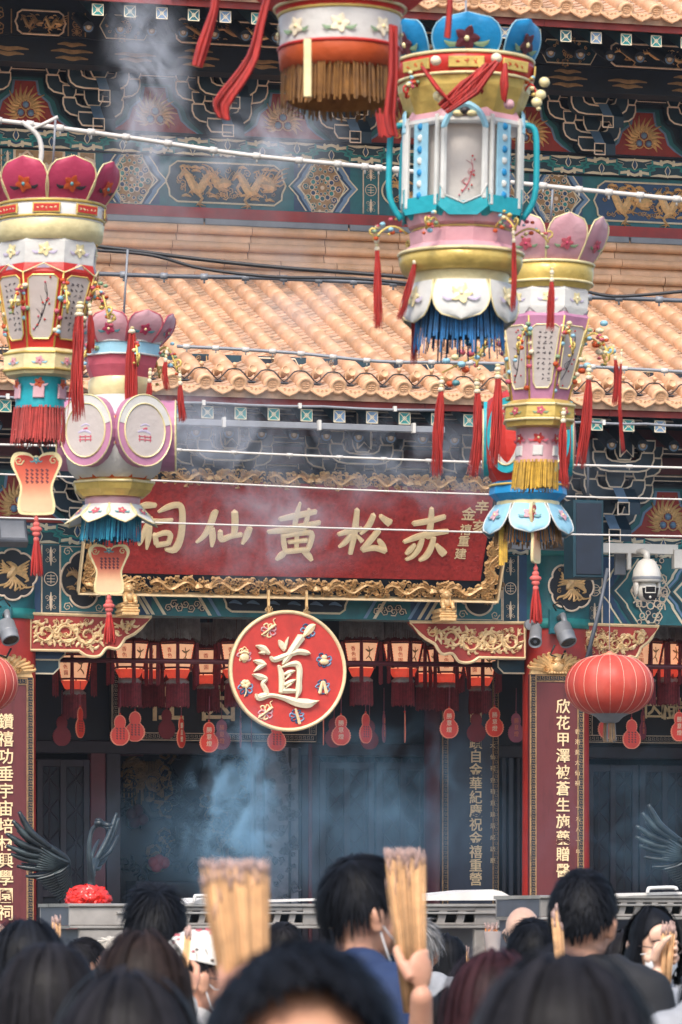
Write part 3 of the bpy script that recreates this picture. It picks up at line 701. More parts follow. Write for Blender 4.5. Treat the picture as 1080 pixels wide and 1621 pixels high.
# ---------------------------------------------------------------- lower storey: brackets, plate, great beam, columns
v_g1 = vc(872, 42.82, 540); v_g0 = vc(980, 42.82, 540); v_q1 = vc(838, 42.82, 540)
plate(42.94, v_g1+.002, v_q1, None, 'scroll_plate')
bracket_zone(42.98, v_q1+.004, (130, 337, 543, 749, 952, 1155), 830, (30, 235, 440, 645, 852, 1056), 1.45)
pu2 = MB().bar(facade(42.1), X0-1.5, X1+1.5, v_q1+1.32, v_q1+1.62, -.25, 0, 'teal_dark'); f7 = facade(42.1); u = X0-1
while u < X1+1:
    gold_panel(pu2, f7, u, u+.62, v_q1+1.34, v_q1+1.6, .003, 'gold_dull', ('teal_dark', 'navy'), 'navy'); coin_panel(pu2, f7, u+.75, u+1.0, v_q1+1.34, v_q1+1.6, .004, 'navy', 'gold_dull'); u += 1.35
tbuild(pu2, 'eave_purlin')
for k, px in enumerate((2, 880)):
    u = uc(px, YB); col = MB(); vb = v_g0-.0
    col.lathe((u, YB, 0), [(.39, .9), (.39, .98), (.35, 1.02), (.34, 3.2), (.34, vb-.06)], 'red_paint', 40)
    C = tbuild(col, 'column')
    top = MB(); top.lathe((u, YB, 0), [(.352, vb-.058), (.354, v_g1+.08)], 'teal', 40)
    top.lathe((u, YB, 0), [(.345, vb-.06), (.36, vb-.06), (.36, vb+.04), (.345, vb+.04)], 'teal_bright', 40); top.lathe((u, YB, 0), [(.345, v_g1-.01), (.36, v_g1-.01), (.36, v_g1+.07), (.345, v_g1+.07)], 'teal_bright', 40)
    tbuild(top, 'painted_collar', C)
    md = MB(); fm = Frame((u+.04, YB-.37, (vb+v_g1)/2+.02), (1, .10, 0), (0, 0, 1)); cartouche(md, fm, -.27, .27, -.27, .27, 'ink', 'gold_line', .0, 2)
    md.prism(fm, [(.2*cos(2*pi*j/16), .2*sin(2*pi*j/16)) for j in range(16)], -.06, 0, 'teal_dark')
    # phoenix: body, neck, spread wings, streaming tail
    md.ribbon(fm, [(-.05, -.03, .03), (-.01, .02, .09), (.02, .07, .06), (-.03, .11, .035), (-.06, .12, .02)], 'gold', .03, .006, sub=3)
    for a in range(7): md.ribbon(fm, [(.02, .03, .03), (.08+.012*a, .08-.02*a, .03), (.17-.008*a, .14-.035*a, .012)], 'gold', .018, .008+.001*a, sub=3)
    for a in range(5): md.ribbon(fm, [(-.02, .03, .03), (-.09, .02+.02*a, .025), (-.15+.01*a, .0+.035*a, .012)], 'gold', .016, .008+.001*a, sub=3)
    for a in range(6): md.ribbon(fm, [(0, -.02, .03), (-.06+.03*a, -.09, .024), (-.14+.055*a, -.15+.012*abs(a-3), .02), (-.16+.075*a, -.14+.02*a*.3, .008)], 'gold', .016, .007+.001*a, sub=3)
    curls(md, fm, -.2, .2, -.2, .2, 'gold', 12, rng, .01, .006, .16)
    tbuild(md, 'phoenix_medallion', C)
gb = MB(); fg = facade(42.82); gb.bar(fg, X0-1.5, X1+1.5, v_g0, v_g1, -.3, 0, 'teal'); tbuild(gb, 'great_beam')
gl = MB(); gp = lambda px: fg.uv(px, 920)[0]; vv = lambda py: vc(py, 42.82, 540)
gr = MB()
for px0, px1 in ((66, 95), (796, 820), (929, 953)): coin_panel(gl, fg, gp(px0), gp(px1), v_g0+.01, v_g1-.01, .004)
for px0, px1 in ((48, 64), (822, 834), (916, 927), (955, 972)): gl.bar(fg, gp(px0), gp(px1), v_g0+.004, v_g1-.004, 0, .004, 'blue')
for px0, px1 in ((96, 168), (722, 794)):
    u0, u1 = gp(px0), gp(px1); gl.line(fg, [(u0, v_g0+.02), (u1, v_g0+.02), (u1, v_g1-.02), (u0, v_g1-.02)], .012, 'gold_line', .006, .002, True)
    cartouche(gl, fg, u0-.02, u1+.02, v_g0+.04, v_g1-.04, 'ink', 'gold_line', .005, True)
    for a, b, s in ((u0+.07, v_g0+.07, 1), (u1-.07, v_g0+.07, -1), (u0+.07, v_g1-.07, 1), (u1-.07, v_g1-.07, -1)): spiral(gl, fg, a, b, .05, 'gold_line', 0, 1.4, s, .25, .008, .003)
    gr = MB(); dragon(gr, fg, u0+.06, u1-.06, (v_g0+v_g1)/2, .3, 'gold_dull', 1, .02, .012, rng, 1.0); tbuild(gr, 'dragon_relief')
# lower strip of the beam beneath the name board
for px0, px1, m in ((222, 240, 'blue'), (650, 690, 'blue')): gl.bar(fg, gp(px0), gp(px1), v_g0+.006, vv(948), 0, .003, m)
for px, d in ((232, 1), (240, 1), (258, 1), (330, 1), (345, 1), (575, -1), (590, -1), (645, -1), (660, -1), (672, -1)):
    u = gp(px); gl.prism(fg, [(u, v_g0+.01), (u+.035, v_g0+.01), (u+.035-d*.12, vv(948)), (u-d*.12, vv(948))][::1], .004, .008, 'cream' if px % 2 == 0 else 'blue_pale', back=False)
for px0, px1 in ((262, 325), (593, 640)):
    for k in range(7):
        uu = gp(px0)+(gp(px1)-gp(px0))*(k+.5)/7; K = [(uu+.04*cos(2*pi*j/8), v_g0+.08+.04*(k % 2)+.04*sin(2*pi*j/8)) for j in range(8)]
        gl.prism(fg, K, .002, .006, 'teal_dark', back=False); spiral(gl, fg, uu, v_g0+.08+.04*(k % 2), .045, 'gold_line', k, 1.4, 1, .25, .008, .006)
cartouche(gl, fg, gp(354), gp(550), v_g0+.055, vv(948)+.12, 'navy', 'cream', .004)
for px in (372, 400, 432, 465, 500, 530): gl.ribbon(fg, [(gp(px)-.06, v_g0+.14, .01), (gp(px), v_g0+.155, .035), (gp(px)+.07, v_g0+.13, .01)], 'blue_pale', .005, .009, sub=3)
# chevron work right of the right column
for px, m, w in ((985, 'cream', .02), (990, 'blue', .05), (1002, 'teal_dark', .05), (1012, 'cream', .018)): chevron(gl, fg, gp(px)-.02, v_g0+.01, v_g1-.01, -1, m, w, .003+.002*(px % 3))
gold_panel(gl, fg, gp(998), gp(1060), v_g0+.02, v_g1-.02, .01, 'gold_line', ('teal_dark', 'teal'), 'teal_dark')
for k, m in enumerate(('cream', 'blue_pale', 'teal_dark', 'cream')): chevron(gl, fg, gp(1062)+.05*k+.12, v_g0+.01, v_g1-.01, -1, m, .03, .003+.002*k)
tbuild(gl, 'beam_painting')

# corner boards (sparrow braces), red with carved gold scrolls
def brace(px_col, px_tip, d, name='corner_board'):
    f = facade(42.78); u0, u1 = f.uv(px_col, 1000)[0], f.uv(px_tip, 1000)[0]; t = v_g0-.006; L = abs(u1-u0); H = .36; s = 1 if u1 > u0 else -1
    edge = [(0, -H), (.40, -H), (.47, -H-.05), (.57, -H-.045), (.63, -H+.035), (.72, -H+.03), (.78, -H+.13), (.86, -H+.18), (.91, -.13), (1.0, -.012)]
    E = smooth_line([(a, b, 0) for a, b in edge[1:7]], 4); E = [edge[0]]+[(a, b) for a, b, _ in E]+edge[7:]
    P = [(0, -.0)]+E; P = [(u0+s*a*L, t+b) for a, b in P]
    mb = MB(); mb.prism(f, P, -.09, 0, 'flame_red'); mb.line(f, P, .03, 'gold_pale', .02, -.001, True)
    g = MB(); lo = lambda u: t+interp(abs(u-u0)/L, E)+.045; hi = lambda u: t-.05
    scroll_vine(g, f, min(u0+s*.05, u1-s*.14), max(u0+s*.05, u1-s*.14), lo, hi, 'gold_pale', 5, rng, .03, .001)
    for q in range(40):
        uu = u0+s*L*rng.uniform(.03, .86); a_, b_ = lo(uu), hi(uu)
        if b_-a_ > .05: vv_ = rng.uniform(a_+.02, b_-.02); r_ = .035; an = rng.uniform(0, 6.3); g.ribbon(f, [(uu-r_*cos(an), vv_-r_*sin(an), .008), (uu, vv_, .03), (uu+r_*cos(an+.5), vv_+r_*sin(an+.5), .02), (uu+1.7*r_*cos(an+.9), vv_+1.2*r_*sin(an+.9), .006)], 'gold_pale', .018, .001, sub=2)
    curls(g, f, min(u0+s*.03, u0+s*L*.55), max(u0+s*.03, u0+s*L*.55), t-H+.03, t-.04, 'gold_pale', 34, rng, .018, .001, .26)
    B = tbuild(mb, name); tbuild(g, 'carved_scroll', B)
def interp(x, E):
    for (a, b), (c, d) in zip(E, E[1:]):
        if a <= x <= c: return b+(d-b)*(x-a)/(c-a+1e-9)
    return E[-1][1]
brace(48, 240, 1); brace(831, 648, -1); brace(914, 1043, 1); brace(-46, -230, -1)
# stepped blue beam ends tucked under the boards
for px, s in ((50, 1), (830, -1), (916, 1)):
    be = MB(); f = facade(42.95); u = f.uv(px, 1050)[0]
    for k, (w, y0, y1) in enumerate(((.34, 1030, 1044), (.28, 1046, 1066))):
        a, b = sorted((u, u+s*w)); v1, v0 = vc(y0, 42.95, px), vc(y1, 42.95, px); c = b if s > 0 else a
        P = [(u, v0), (c-s*.06, v0), (c, v0+.06), (c, v1), (u, v1)]; be.prism(f, P, -.2, 0, 'blue' if k == 0 else 'teal_dark'); be.line(f, P[:4], .016, 'cream', .008, 0)
    tbuild(be, 'beam_end')

# ---------------------------------------------------------------- inside of the hall
hall = MB(); zf = .9
hall.box((X0-1, 41.4, .004), (X1+1, 52, zf), 'platform')
for k in range(5): hall.box((uc(-60, 41), 41.4-.3*(k+1), .004), (uc(1150, 41), 41.4-.3*k-.002, zf-.16*(k+1)), 'platform')
tbuild(hall, 'stone_platform')
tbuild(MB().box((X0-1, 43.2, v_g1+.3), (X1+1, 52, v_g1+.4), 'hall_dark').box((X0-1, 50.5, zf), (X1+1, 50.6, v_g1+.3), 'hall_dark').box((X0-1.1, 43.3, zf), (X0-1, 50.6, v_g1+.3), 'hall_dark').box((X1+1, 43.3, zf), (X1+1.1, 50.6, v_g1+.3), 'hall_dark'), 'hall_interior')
YI = 46.4; fi = facade(YI); ui = lambda px: fi.uv(px, 1250)[0]; zl = lambda py: vc(py, YI, 400)
zt_ = zl(1175)
def lattice_door(px0, px1, bot=1445, cell=.30):
    u0, u1 = ui(px0), ui(px1); d = MB(); a, b = zf, zl(1205)
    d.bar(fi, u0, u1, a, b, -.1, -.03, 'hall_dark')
    for u in (u0, u1-.07, (u0+u1)/2-.035): d.bar(fi, u, u+.07, a, b, -.029, .02, 'door_wood', .006)
    for v in (a, a+.9, b-.08): d.bar(fi, u0, u1, v, v+.08, -.028, .016, 'door_wood', .006)
    n = int((u1-u0)/cell)+1; cell = (u1-u0)/n
    v = a+1.0
    while v < b-.1:
        for k in range(n):
            c = u0+cell*(k+.5); h = cell*.58
            d.line(fi, [(c-cell/2, v), (c, v+h), (c+cell/2, v)], .026, 'door_wood', .012, -.028); d.line(fi, [(c-cell/2, v+2*h), (c, v+h), (c+cell/2, v+2*h)], .026, 'door_wood', .012, -.027); d.line(fi, [(c, v), (c, v+2*h)], .018, 'door_wood', .01, -.026)
        v += 2*cell*.58
    tbuild(d, 'lattice_door')
for p in ((-60, 0), (58, 142), (505, 592), (595, 680), (930, 1010), (1012, 1092)): lattice_door(*p)
fw = MB()
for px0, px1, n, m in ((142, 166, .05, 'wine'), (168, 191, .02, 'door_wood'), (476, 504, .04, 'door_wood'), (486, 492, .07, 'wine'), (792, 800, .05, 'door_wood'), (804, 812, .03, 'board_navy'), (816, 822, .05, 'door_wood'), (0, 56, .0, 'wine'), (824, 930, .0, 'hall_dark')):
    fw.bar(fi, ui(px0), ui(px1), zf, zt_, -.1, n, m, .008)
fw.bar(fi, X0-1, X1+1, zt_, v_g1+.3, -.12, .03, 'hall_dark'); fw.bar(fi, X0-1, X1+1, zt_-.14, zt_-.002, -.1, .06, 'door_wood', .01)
tbuild(fw, 'door_frame')
for px in (696, 300-520, 1180):
    u = facade(45.9).uv(px, 1250)[0]; tbuild(MB().lathe((u, 45.9, 0), [(.24, zf), (.22, zf+.1), (.17, zf+.2), (.17, v_g1+.3)], 'wine', 24), 'inner_column')
# screen panel of carved grey stone beside the doorway
sp = MB(); u0, u1 = ui(396), ui(474); sp.bar(fi, u0, u1, zf, zl(1182), .0, .08, 'stone_grey', .01)
for u in (u0+.03, u0+.13, u1-.13, u1-.02): sp.bar(fi, u-.012, u+.012, zf, zl(1184), .08, .1, 'hall_dark')
rg = random.Random(4)
for k in range(70): spiral(sp, fi, rg.uniform(u0+.05, u1-.05), rg.uniform(zl(1420), zl(1190)), rg.uniform(.03, .075), 'stone_grey', rg.uniform(0, 6), 1.3, rg.choice((-1, 1)), .4, .03, .078, 7)
tbuild(sp, 'carved_stone_panel')
# ================================================================ boards, hanging things and fittings on the temple
def px_stroke(fr, pts, ox, oy, sc, wk, k=1.0):
    out = []
    for x, y, w in pts:
        u, v = fr.uv(ox+x/sc, oy+y/sc); out.append((u, v, w/sc/wk*k))
    return out
# ---- name board leaning forward under the eave
th = radians(28.6); q0 = at_plane(460, 945, 42.52); NBF = Frame(q0, (1, 0, 0), (0, -sin(th), cos(th)))
uL, vB = NBF.uv(122, 937); uR, _ = NBF.uv(788, 947); vT = NBF.uv(460, 747)[1]; vB = 0
name_board = empty('name_board', NBF.p((uL+uR)/2, vB), 'wide crimson temple name board with gold brush characters and a carved gold dragon border', 'name board')
ri = NBF.uv(761, 920); ru0, ru1 = uL+(uR-ri[0]), ri[0]; rv0 = ri[1]; rv1 = NBF.uv(460, 766)[1]
b = MB(); b.bar(NBF, uL+.02, uR-.02, vB+.02, vT-.02, -.12, -.03, 'navy'); b.bar(NBF, ru0, ru1, rv0, rv1, -.029, 0, 'plaque_red', .006)
rg = random.Random(21)
for k in range(150): spiral(b, NBF, rg.uniform(ru0+.06, ru1-.06), rg.uniform(rv0+.05, rv1-.05), rg.uniform(.035, .055), 'plaque_red', rg.uniform(0, 6), 1.3, rg.choice((-1, 1)), .14, .0035, 0, 8)
b.build('board', name_board)
fm = MB()
for a0_, a1_, c0, c1 in ((uL, uR, vB, vB+.016), (uL, uL+.016, vB, vT), (uR-.016, uR, vB, vT)): fm.bar(NBF, a0_, a1_, c0+.0005, c1-.0005, -.03, .06, 'gold_pale', .004)
fm.build('frame_edge', name_board)
g = MB(); h = .026
def band(u0, u1, v0, v1, nd, nc):
    w, hh = u1-u0, v1-v0; L = w/nd
    for k in range(nd): dragon(g, NBF, u0+L*k+L*.12, u0+L*(k+1)-L*.12, (v0+v1)/2, hh*1.1, 'gold', 1 if k % 2 else -1, .05, .0, rg, 1.5)
    curls(g, NBF, u0, u1, v0, v1, 'gold', int(nc*2.6), rg, .035, 0, .42)
bw = rv0-vB
band(uL+.05, uR-.05, vB+.02, rv0-.006, 7, 190); band(ru0, uR-.05, rv1-.03, vT+.02, 8, 150)
for u0, u1 in ((uL+.02, ru0-.004), (ru1+.004, uR-.02)):
    for k in range(110):
        v = vB+.05+(vT-vB-.1)*k/109; r_ = (u1-u0)*rg.uniform(.14, .27); spiral(g, NBF, rg.uniform(u0+r_, u1-r_), v, r_, 'gold', rg.uniform(0, 6), 1.3, rg.choice((-1, 1)), .46, .045, 0, 9)
    for k in range(3):
        c = vB+.2+k*.38; P = [((u0+u1)/2+(u1-u0)*.22*sin(t*.9), c+t*.04, .05-.003*abs(t-4)) for t in range(9)]; g.ribbon(NBF, P, 'gold', .05, 0, sub=2)
g.build('dragon_border', name_board)
KP = 157.0
CH = {
 '祠': (180, 740, 3.6, [[(140,222,18),(185,212,32),(240,212,22)], [(215,285,22),(185,340,30),(150,420,22),(140,440,8)], [(205,330,24),(195,400,30),(186,462,10)], [(215,300,22),(260,305,26),(335,294,14)], [(252,250,10),(300,225,26),(350,210,28),(384,222,30),(390,300,32),(378,400,34),(345,462,36),(292,462,14)], [(232,378,26),(242,432,26)], [(240,384,20),(290,368,24),(322,380,26),(308,432,24)], [(240,438,24),(310,428,22)]]),
 '仙': (180, 740, 3.6, [[(590,250,22),(572,262,34),(545,335,32),(510,390,24),(470,424,12)], [(558,345,30),(562,400,32),(557,448,12)], [(688,252,34),(690,320,34),(682,388,28)], [(606,360,24),(612,405,30),(668,388,24),(728,378,22)], [(775,338,28),(755,385,32),(730,432,14)]]),
 '黃': (0, 720, 2, [[(950,150,6),(938,190,14),(930,236,12)], [(885,202,12),(940,190,17),(1000,178,13)], [(978,170,8),(970,205,13),(962,236,11)], [(848,242,10),(900,236,17),(960,224,18),(1012,212,12)], [(895,250,12),(898,280,15),(903,306,12)], [(900,254,12),(945,246,14),(985,246,15),(980,280,15),(972,300,12)], [(912,274,10),(972,268,12)], [(898,304,14),(940,300,14),(978,296,12)], [(940,240,12),(938,270,13),(938,298,12)], [(902,306,12),(890,316,18),(874,330,8)], [(958,304,10),(975,316,18),(986,332,10)]]),
 '松': (540, 720, 2, [[(-10,250,10),(25,240,16),(65,232,12)], [(50,172,14),(42,240,18),(28,312,12)], [(30,250,12),(12,275,15),(-8,290,6)], [(46,250,8),(66,272,13)], [(102,188,14),(86,222,16),(60,248,8)], [(124,192,12),(140,205,18),(154,214,22)], [(118,236,16),(92,268,17),(66,298,14)], [(66,298,15),(105,292,15),(140,302,16)], [(118,268,12),(130,285,18),(138,306,14)]]),
 '赤': (540, 720, 2, [[(286,168,12),(283,210,18),(276,262,17)], [(228,216,14),(280,207,16),(328,194,13)], [(198,274,10),(240,258,17),(290,246,17),(338,240,12)], [(256,264,13),(244,295,17),(225,318,14),(204,330,8)], [(292,258,14),(284,290,17),(268,318,17),(246,332,8)], [(232,282,10),(216,300,15),(204,312,8)], [(300,282,10),(314,300,20),(326,312,20)]]),
}
cm = MB(); kk = 0
for ch, (ox, oy, sc, sts) in CH.items():
    for k, st in enumerate(sts):
        kk += 1; cm.ribbon(NBF, px_stroke(NBF, st, ox, oy, sc, KP, 1.12), 'char_gold', .007, .0005, edge=.022+.0011*(k % 8), sub=4)
small = [('辛', 763, 802), ('亥', 758, 833), ('金', 742, 813), ('禧', 737, 838), ('重', 734, 856), ('建', 729, 876)]
for ch, x, y in small:
    u, v = NBF.uv(x, y); cm.text(ch, NBF.sub(u, v), .15 if ch in '辛亥金' else .125, 'gold_pale', .002, .012, weight=.01)
cm.build('brush_characters', name_board)

# ---- gilt lions holding the board
def lion(px, py, label):
    f = facade(42.45); u, v = f.uv(px, py+22); r = empty('lion_support', f.p(u, v), label, 'lion figure', 'gilt lion figures under the name board')
    m = MB()
    for k, (w, h0, h1) in enumerate(((.085, 0, .035), (.095, .037, .06), (.078, .062, .085), (.09, .087, .115), (.07, .117, .13))): m.bar(f, u-w, u+w, v+h0, v+h1, -.2, .09-.004*k, 'gold', .008)
    m.build('pedestal', r)
    m = MB(); m.ball(f.p(u, v+.19, .0), (.062, .075, .07), 'gold'); m.ball(f.p(u-.01, v+.27, .03), (.05, .055, .052), 'gold'); m.ball(f.p(u-.015, v+.255, .08), (.028, .03, .024), 'gold', 8, 6)
    for s in (-1, 1): m.ball(f.p(u+s*.045, v+.31, .02), (.018, .015, .022), 'gold', 6, 5); m.tube([f.p(u+s*.05, v+.2, .05), f.p(u+s*.05, v+.13, .075)], [.025, .02], 'gold', 8); m.ball(f.p(u+s*.05, v+.135, .085), .025, 'gold', 8, 6)
    for k in range(9):
        a = k*2*pi/9; m.ball(f.p(u+.05*cos(a), v+.275+.05*sin(a), .005), .018, 'gold', 6, 4)
    m.build('lion', r)
lion(204, 953, 'gilt lion figure on a stepped pedestal below the shield pendant'); lion(706, 962, 'gilt lion figure on a stepped pedestal at the board end away from the shield pendants')

# ---- round red sign
fd = facade(42.36); du, dv = fd.uv(456, 1062); R = .60; DF = fd.sub(du, dv)
disc = empty('round_sign', DF.p(0, -R), 'round red sign with one large cream character ringed by eight small emblems', 'sign')
m = MB(); m.lathe(DF.o, [(.0, -.06), (R-.03, -.06), (R-.03, .0), (0, .001)], 'disc_red', 72, (0, -1, 0), False); m.build('board', disc)
m = MB(); m.lathe(DF.o, [(R-.032, -.062), (R, -.055), (R+.004, .0), (R-.006, .022), (R-.024, .022), (R-.034, .001)], 'gold_pale', 72, (0, -1, 0)); m.build('rim', disc)
m = MB(); DAO = [[(470,330,16),(490,365,44),(512,412,18)], [(518,400,14),(528,350,22),(545,300,4)], [(650,300,60),(605,365,52),(565,425,50),(525,485,40),(495,525,8)], [(400,465,22),(432,486,40),(520,455,40),(620,422,42),(690,430,38),(724,438,5)], [(466,535,22),(486,600,38),(490,690,40),(488,752,36)], [(488,548,14),(555,525,32),(612,522,46),(634,570,42),(630,660,40),(626,740,44),(608,802,8)], [(508,608,18),(555,588,34),(598,575,8)], [(516,648,8),(560,603,22)], [(505,692,18),(560,668,34),(602,648,8)], [(516,720,6),(565,682,20)], [(484,738,36),(540,740,36),(602,742,28)], [(283,372,12),(340,395,46),(388,438,22)], [(305,430,8),(350,428,34)], [(263,494,12),(318,510,46),(360,528,22)], [(263,585,4),(308,548,32),(350,525,26)], [(253,606,10),(310,625,46),(362,642,28),(335,680,30),(358,728,36),(372,768,30)], [(372,768,26),(325,780,40),(290,788,18)], [(280,768,16),(308,796,46),(400,776,30),(500,796,36),(610,832,60),(700,842,66),(745,834,38),(792,820,3)]]
for k, st in enumerate(DAO): m.ribbon(DF, px_stroke(DF, st, 350, 950, 5.143, KP, 1.12), 'cream', .035, .001, edge=.012+.0012*(k % 6), sub=5)
m.build('brush_character', disc)
for k, (x, y, kind) in enumerate(((388,245,'knot'),(708,250,'fan'),(838,490,'gourd'),(828,705,'clappers'),(620,945,'flute'),(362,918,'sword'),(198,715,'lotus'),(188,450,'basket'))):
    u, v = DF.uv(350+x/5.143, 950+y/5.143); e = MB(); fr = DF.sub(u, v, .001); q = .066; rg2 = random.Random(k)
    loops = 'blue' if kind in ('fan', 'gourd', 'clappers', 'flute', 'lotus') else 'gold_pale'
    for j in range(7):
        a = j*.9; e.ribbon(fr, [(0, 0, .016), (q*cos(a)*rg2.uniform(.6, 1.1), q*sin(a), .017), (q*1.15*cos(a+.5), q*1.15*sin(a+.5)*rg2.uniform(.7, 1.1), .013), (q*.6*cos(a+.8), q*.6*sin(a+.8), .008)], loops if j % 3 else ('blue_pale' if loops == 'blue' else 'l_pink'), .01, .001*(j % 4), sub=3)
    if kind == 'fan': e.ribbon(fr, [(-.05, -.06, .02), (0, 0, .075), (.045, .045, .06), (.075, .06, .008)], 'gold_pale', .022, .008)
    if kind == 'gourd': e.ball(fr.p(0, -.015, .012), (.05, .02, .03), 'gold_pale'); e.ball(fr.p(0, .03, .012), (.03, .018, .025), 'gold_pale')
    if kind == 'clappers':
        for s in (-1, 1): e.ribbon(fr, [(s*.008, .05, .026), (s*.035, -.065, .034)], 'gold_pale', .02, .01)
    if kind == 'flute': e.ribbon(fr, [(-.02, .07, .024), (.022, -.075, .03)], 'gold_pale', .022, .01)
    if kind in ('sword', 'knot'): e.ribbon(fr, [(-.075, -.05, .016), (.07, .055, .02)], 'gold_pale', .02, .01); e.ribbon(fr, [(.03, .03, .02), (.06, .06, .016), (.045, .1, .012), (.07, .12, .006)], 'gold_pale', .012, .006)
    if kind == 'lotus':
        for j in range(6): e.ball(fr.p(.028*cos(j)+.0, .04+.024*sin(j), .012), (.026, .014, .022), 'gold_pale', 8, 6)
        e.ribbon(fr, [(0, .02, .012), (.006, -.04, .012), (-.014, -.085, .01)], 'gold_pale', .012, .01)
    if kind == 'basket': e.ball(fr.p(0, -.02, .012), (.05, .02, .042), 'gold_pale'); e.ribbon(fr, [(-.045, .02, .02), (0, .035, .028), (.045, .02, .02)], 'gold_pale', .02, .014); e.ribbon(fr, [(-.035, .03, .01), (0, .085, .012), (.04, .03, .01)], 'gold_pale', .01, .012)
    e.build('emblem', disc)
for s in (-1, 1):
    e = MB(); f = DF.sub(s*.195, R+.0); curls(e, f, -.05, .05, -.035, .05, 'gold_pale', 8, rg, .02, 0, .5); e.bar(f, -.012, .012, -.03, .2, -.03, -.005, 'gold'); e.build('hook', disc)

# ---- couplet boards on the columns
def couplet(name, Y, px0, px1, pyt, chars, cpx, ys, csize, label, border, bm, charm, smalls=(), crest=True, bw=.075, zbot=1.25):
    f = facade(Y); u0, u1 = f.uv(px0, 1250)[0], f.uv(px1, 1250)[0]; vt = vc(pyt, Y, (px0+px1)/2)
    r = empty(name, f.p((u0+u1)/2, zbot), label, 'couplet board'); m = MB(); m.bar(f, u0, u1, zbot, vt, -.05, 0, bm, .006); m.build('board', r)
    e = MB()
    for a, b2 in ((u0+.004, u0+bw), (u1-bw, u1-.004)):
        e.bar(f, a, b2, zbot+.01, vt-.004, .001, .006, 'ink')
        for q in (a+.005, b2-.005): e.line(f, [(q, zbot+.02), (q, vt-.006)], .009, border, .006, .006)
        greek_key(e, f, (a+b2)/2, zbot+.02, vt-.02, (b2-a)*.72, border, .006)
    e.bar(f, u0+bw, u1-bw, vt-bw, vt-.004, .001, .0055, 'ink')
    for q in (vt-bw+.005, vt-.009): e.line(f, [(u0+bw*.9, q), (u1-bw*.9, q)], .009, border, .006, .0062)
    greek_key(e, f, vt-bw/2, u0+bw, u1-bw, bw*.66, border, .006, horizontal=True)
    e.build('key_border', r)
    t = MB()
    for ch, y in zip(chars, ys): u, v = f.uv(cpx, y); t.text(ch, f.sub(u, v), csize, charm, .002, .014, weight=.012)
    for body, spx, ya, yb, sz in smalls:
        for k, ch in enumerate(body): u, v = f.uv(spx, ya+(yb-ya)*k/max(1, len(body)-1)); t.text(ch, f.sub(u, v), sz, charm, .002, .006)
    t.build('gold_characters', r)
    if crest:
        c = MB(); w = u1-u0; cu = (u0+u1)/2; P = [(u0+.01, vt+.002), (u1-.01, vt+.002), (u1-.03, vt+.06), (cu+w*.3, vt+.13), (cu+w*.12, vt+.20), (cu, vt+.215), (cu-w*.12, vt+.20), (cu-w*.3, vt+.13), (u0+.03, vt+.06)]
        c.prism(f, P, -.05, .0, 'gold')
        for s in (-1, 1):
            for k in range(6): a = .25+k*.2; c.ribbon(f, [(cu+s*.05, vt+.03, .03), (cu+s*w*.3*cos(a), vt+.03+.12*sin(a), .045), (cu+s*w*.52*cos(a), vt+.02+.2*sin(a), .03), (cu+s*w*.55*cos(a+.12), vt+.03+.19*sin(a+.1), .01)], 'gold', .03, .001*k, sub=3)
            spiral(c, f, cu+s*w*.22, vt+.06, .045, 'gold', 0, 1.4, s, .4, .04, .01); spiral(c, f, cu+s*w*.08, vt+.14, .04, 'gold', 2, 1.4, s, .4, .04, .012)
        c.ball(f.p(cu, vt+.08, .02), (.07, .04, .06), 'gold'); c.ball(f.p(cu, vt+.145, .02), (.05, .03, .035), 'gold')
        for k in range(7): c.ball(f.p(cu+(k-3)*.03, vt+.02, .02), .018, 'gold', 6, 5)
        c.build('gilt_crest', r)
    return r
ysR = [1118, 1144, 1170, 1196, 1222, 1248, 1274, 1300, 1326, 1352, 1378]
couplet('couplet_board', 42.5, 838, 925, 1068, '欣花甲澤被蒼生施藥贈醫', 891, ysR, .152, 'crimson couplet board with a gilt crest on the red column behind the round paper lantern', 'gold_dull', 'board_wine', 'gold_pale', (('香港黃大仙祠', 914, 1158, 1240, .055), ('一九八一年', 915, 1278, 1348, .05)))
couplet('couplet_board', 42.5, -37, 54, 1072, '鑽禧功垂宇宙培材興學園祠', 9, [1142+27.5*k for k in range(12)], .16, 'crimson couplet board with gold characters on the red column behind the red rosette crane', 'gold_dull', 'board_wine', 'gold_pale')
couplet('couplet_board', 45.6, 699, 790, 1040, '蒲岡蹟自金華紀慶祝金禧重營', 753, [1110, 1133, 1175]+[1197+21.6*k for k in range(10)], .15, 'dark blue couplet board with pale characters inside the hall', 'gold_dull', 'board_navy', 'gold_pale', (('大仙祠金禧重建落成誌慶', 780, 1180, 1362, .06),), crest=False)

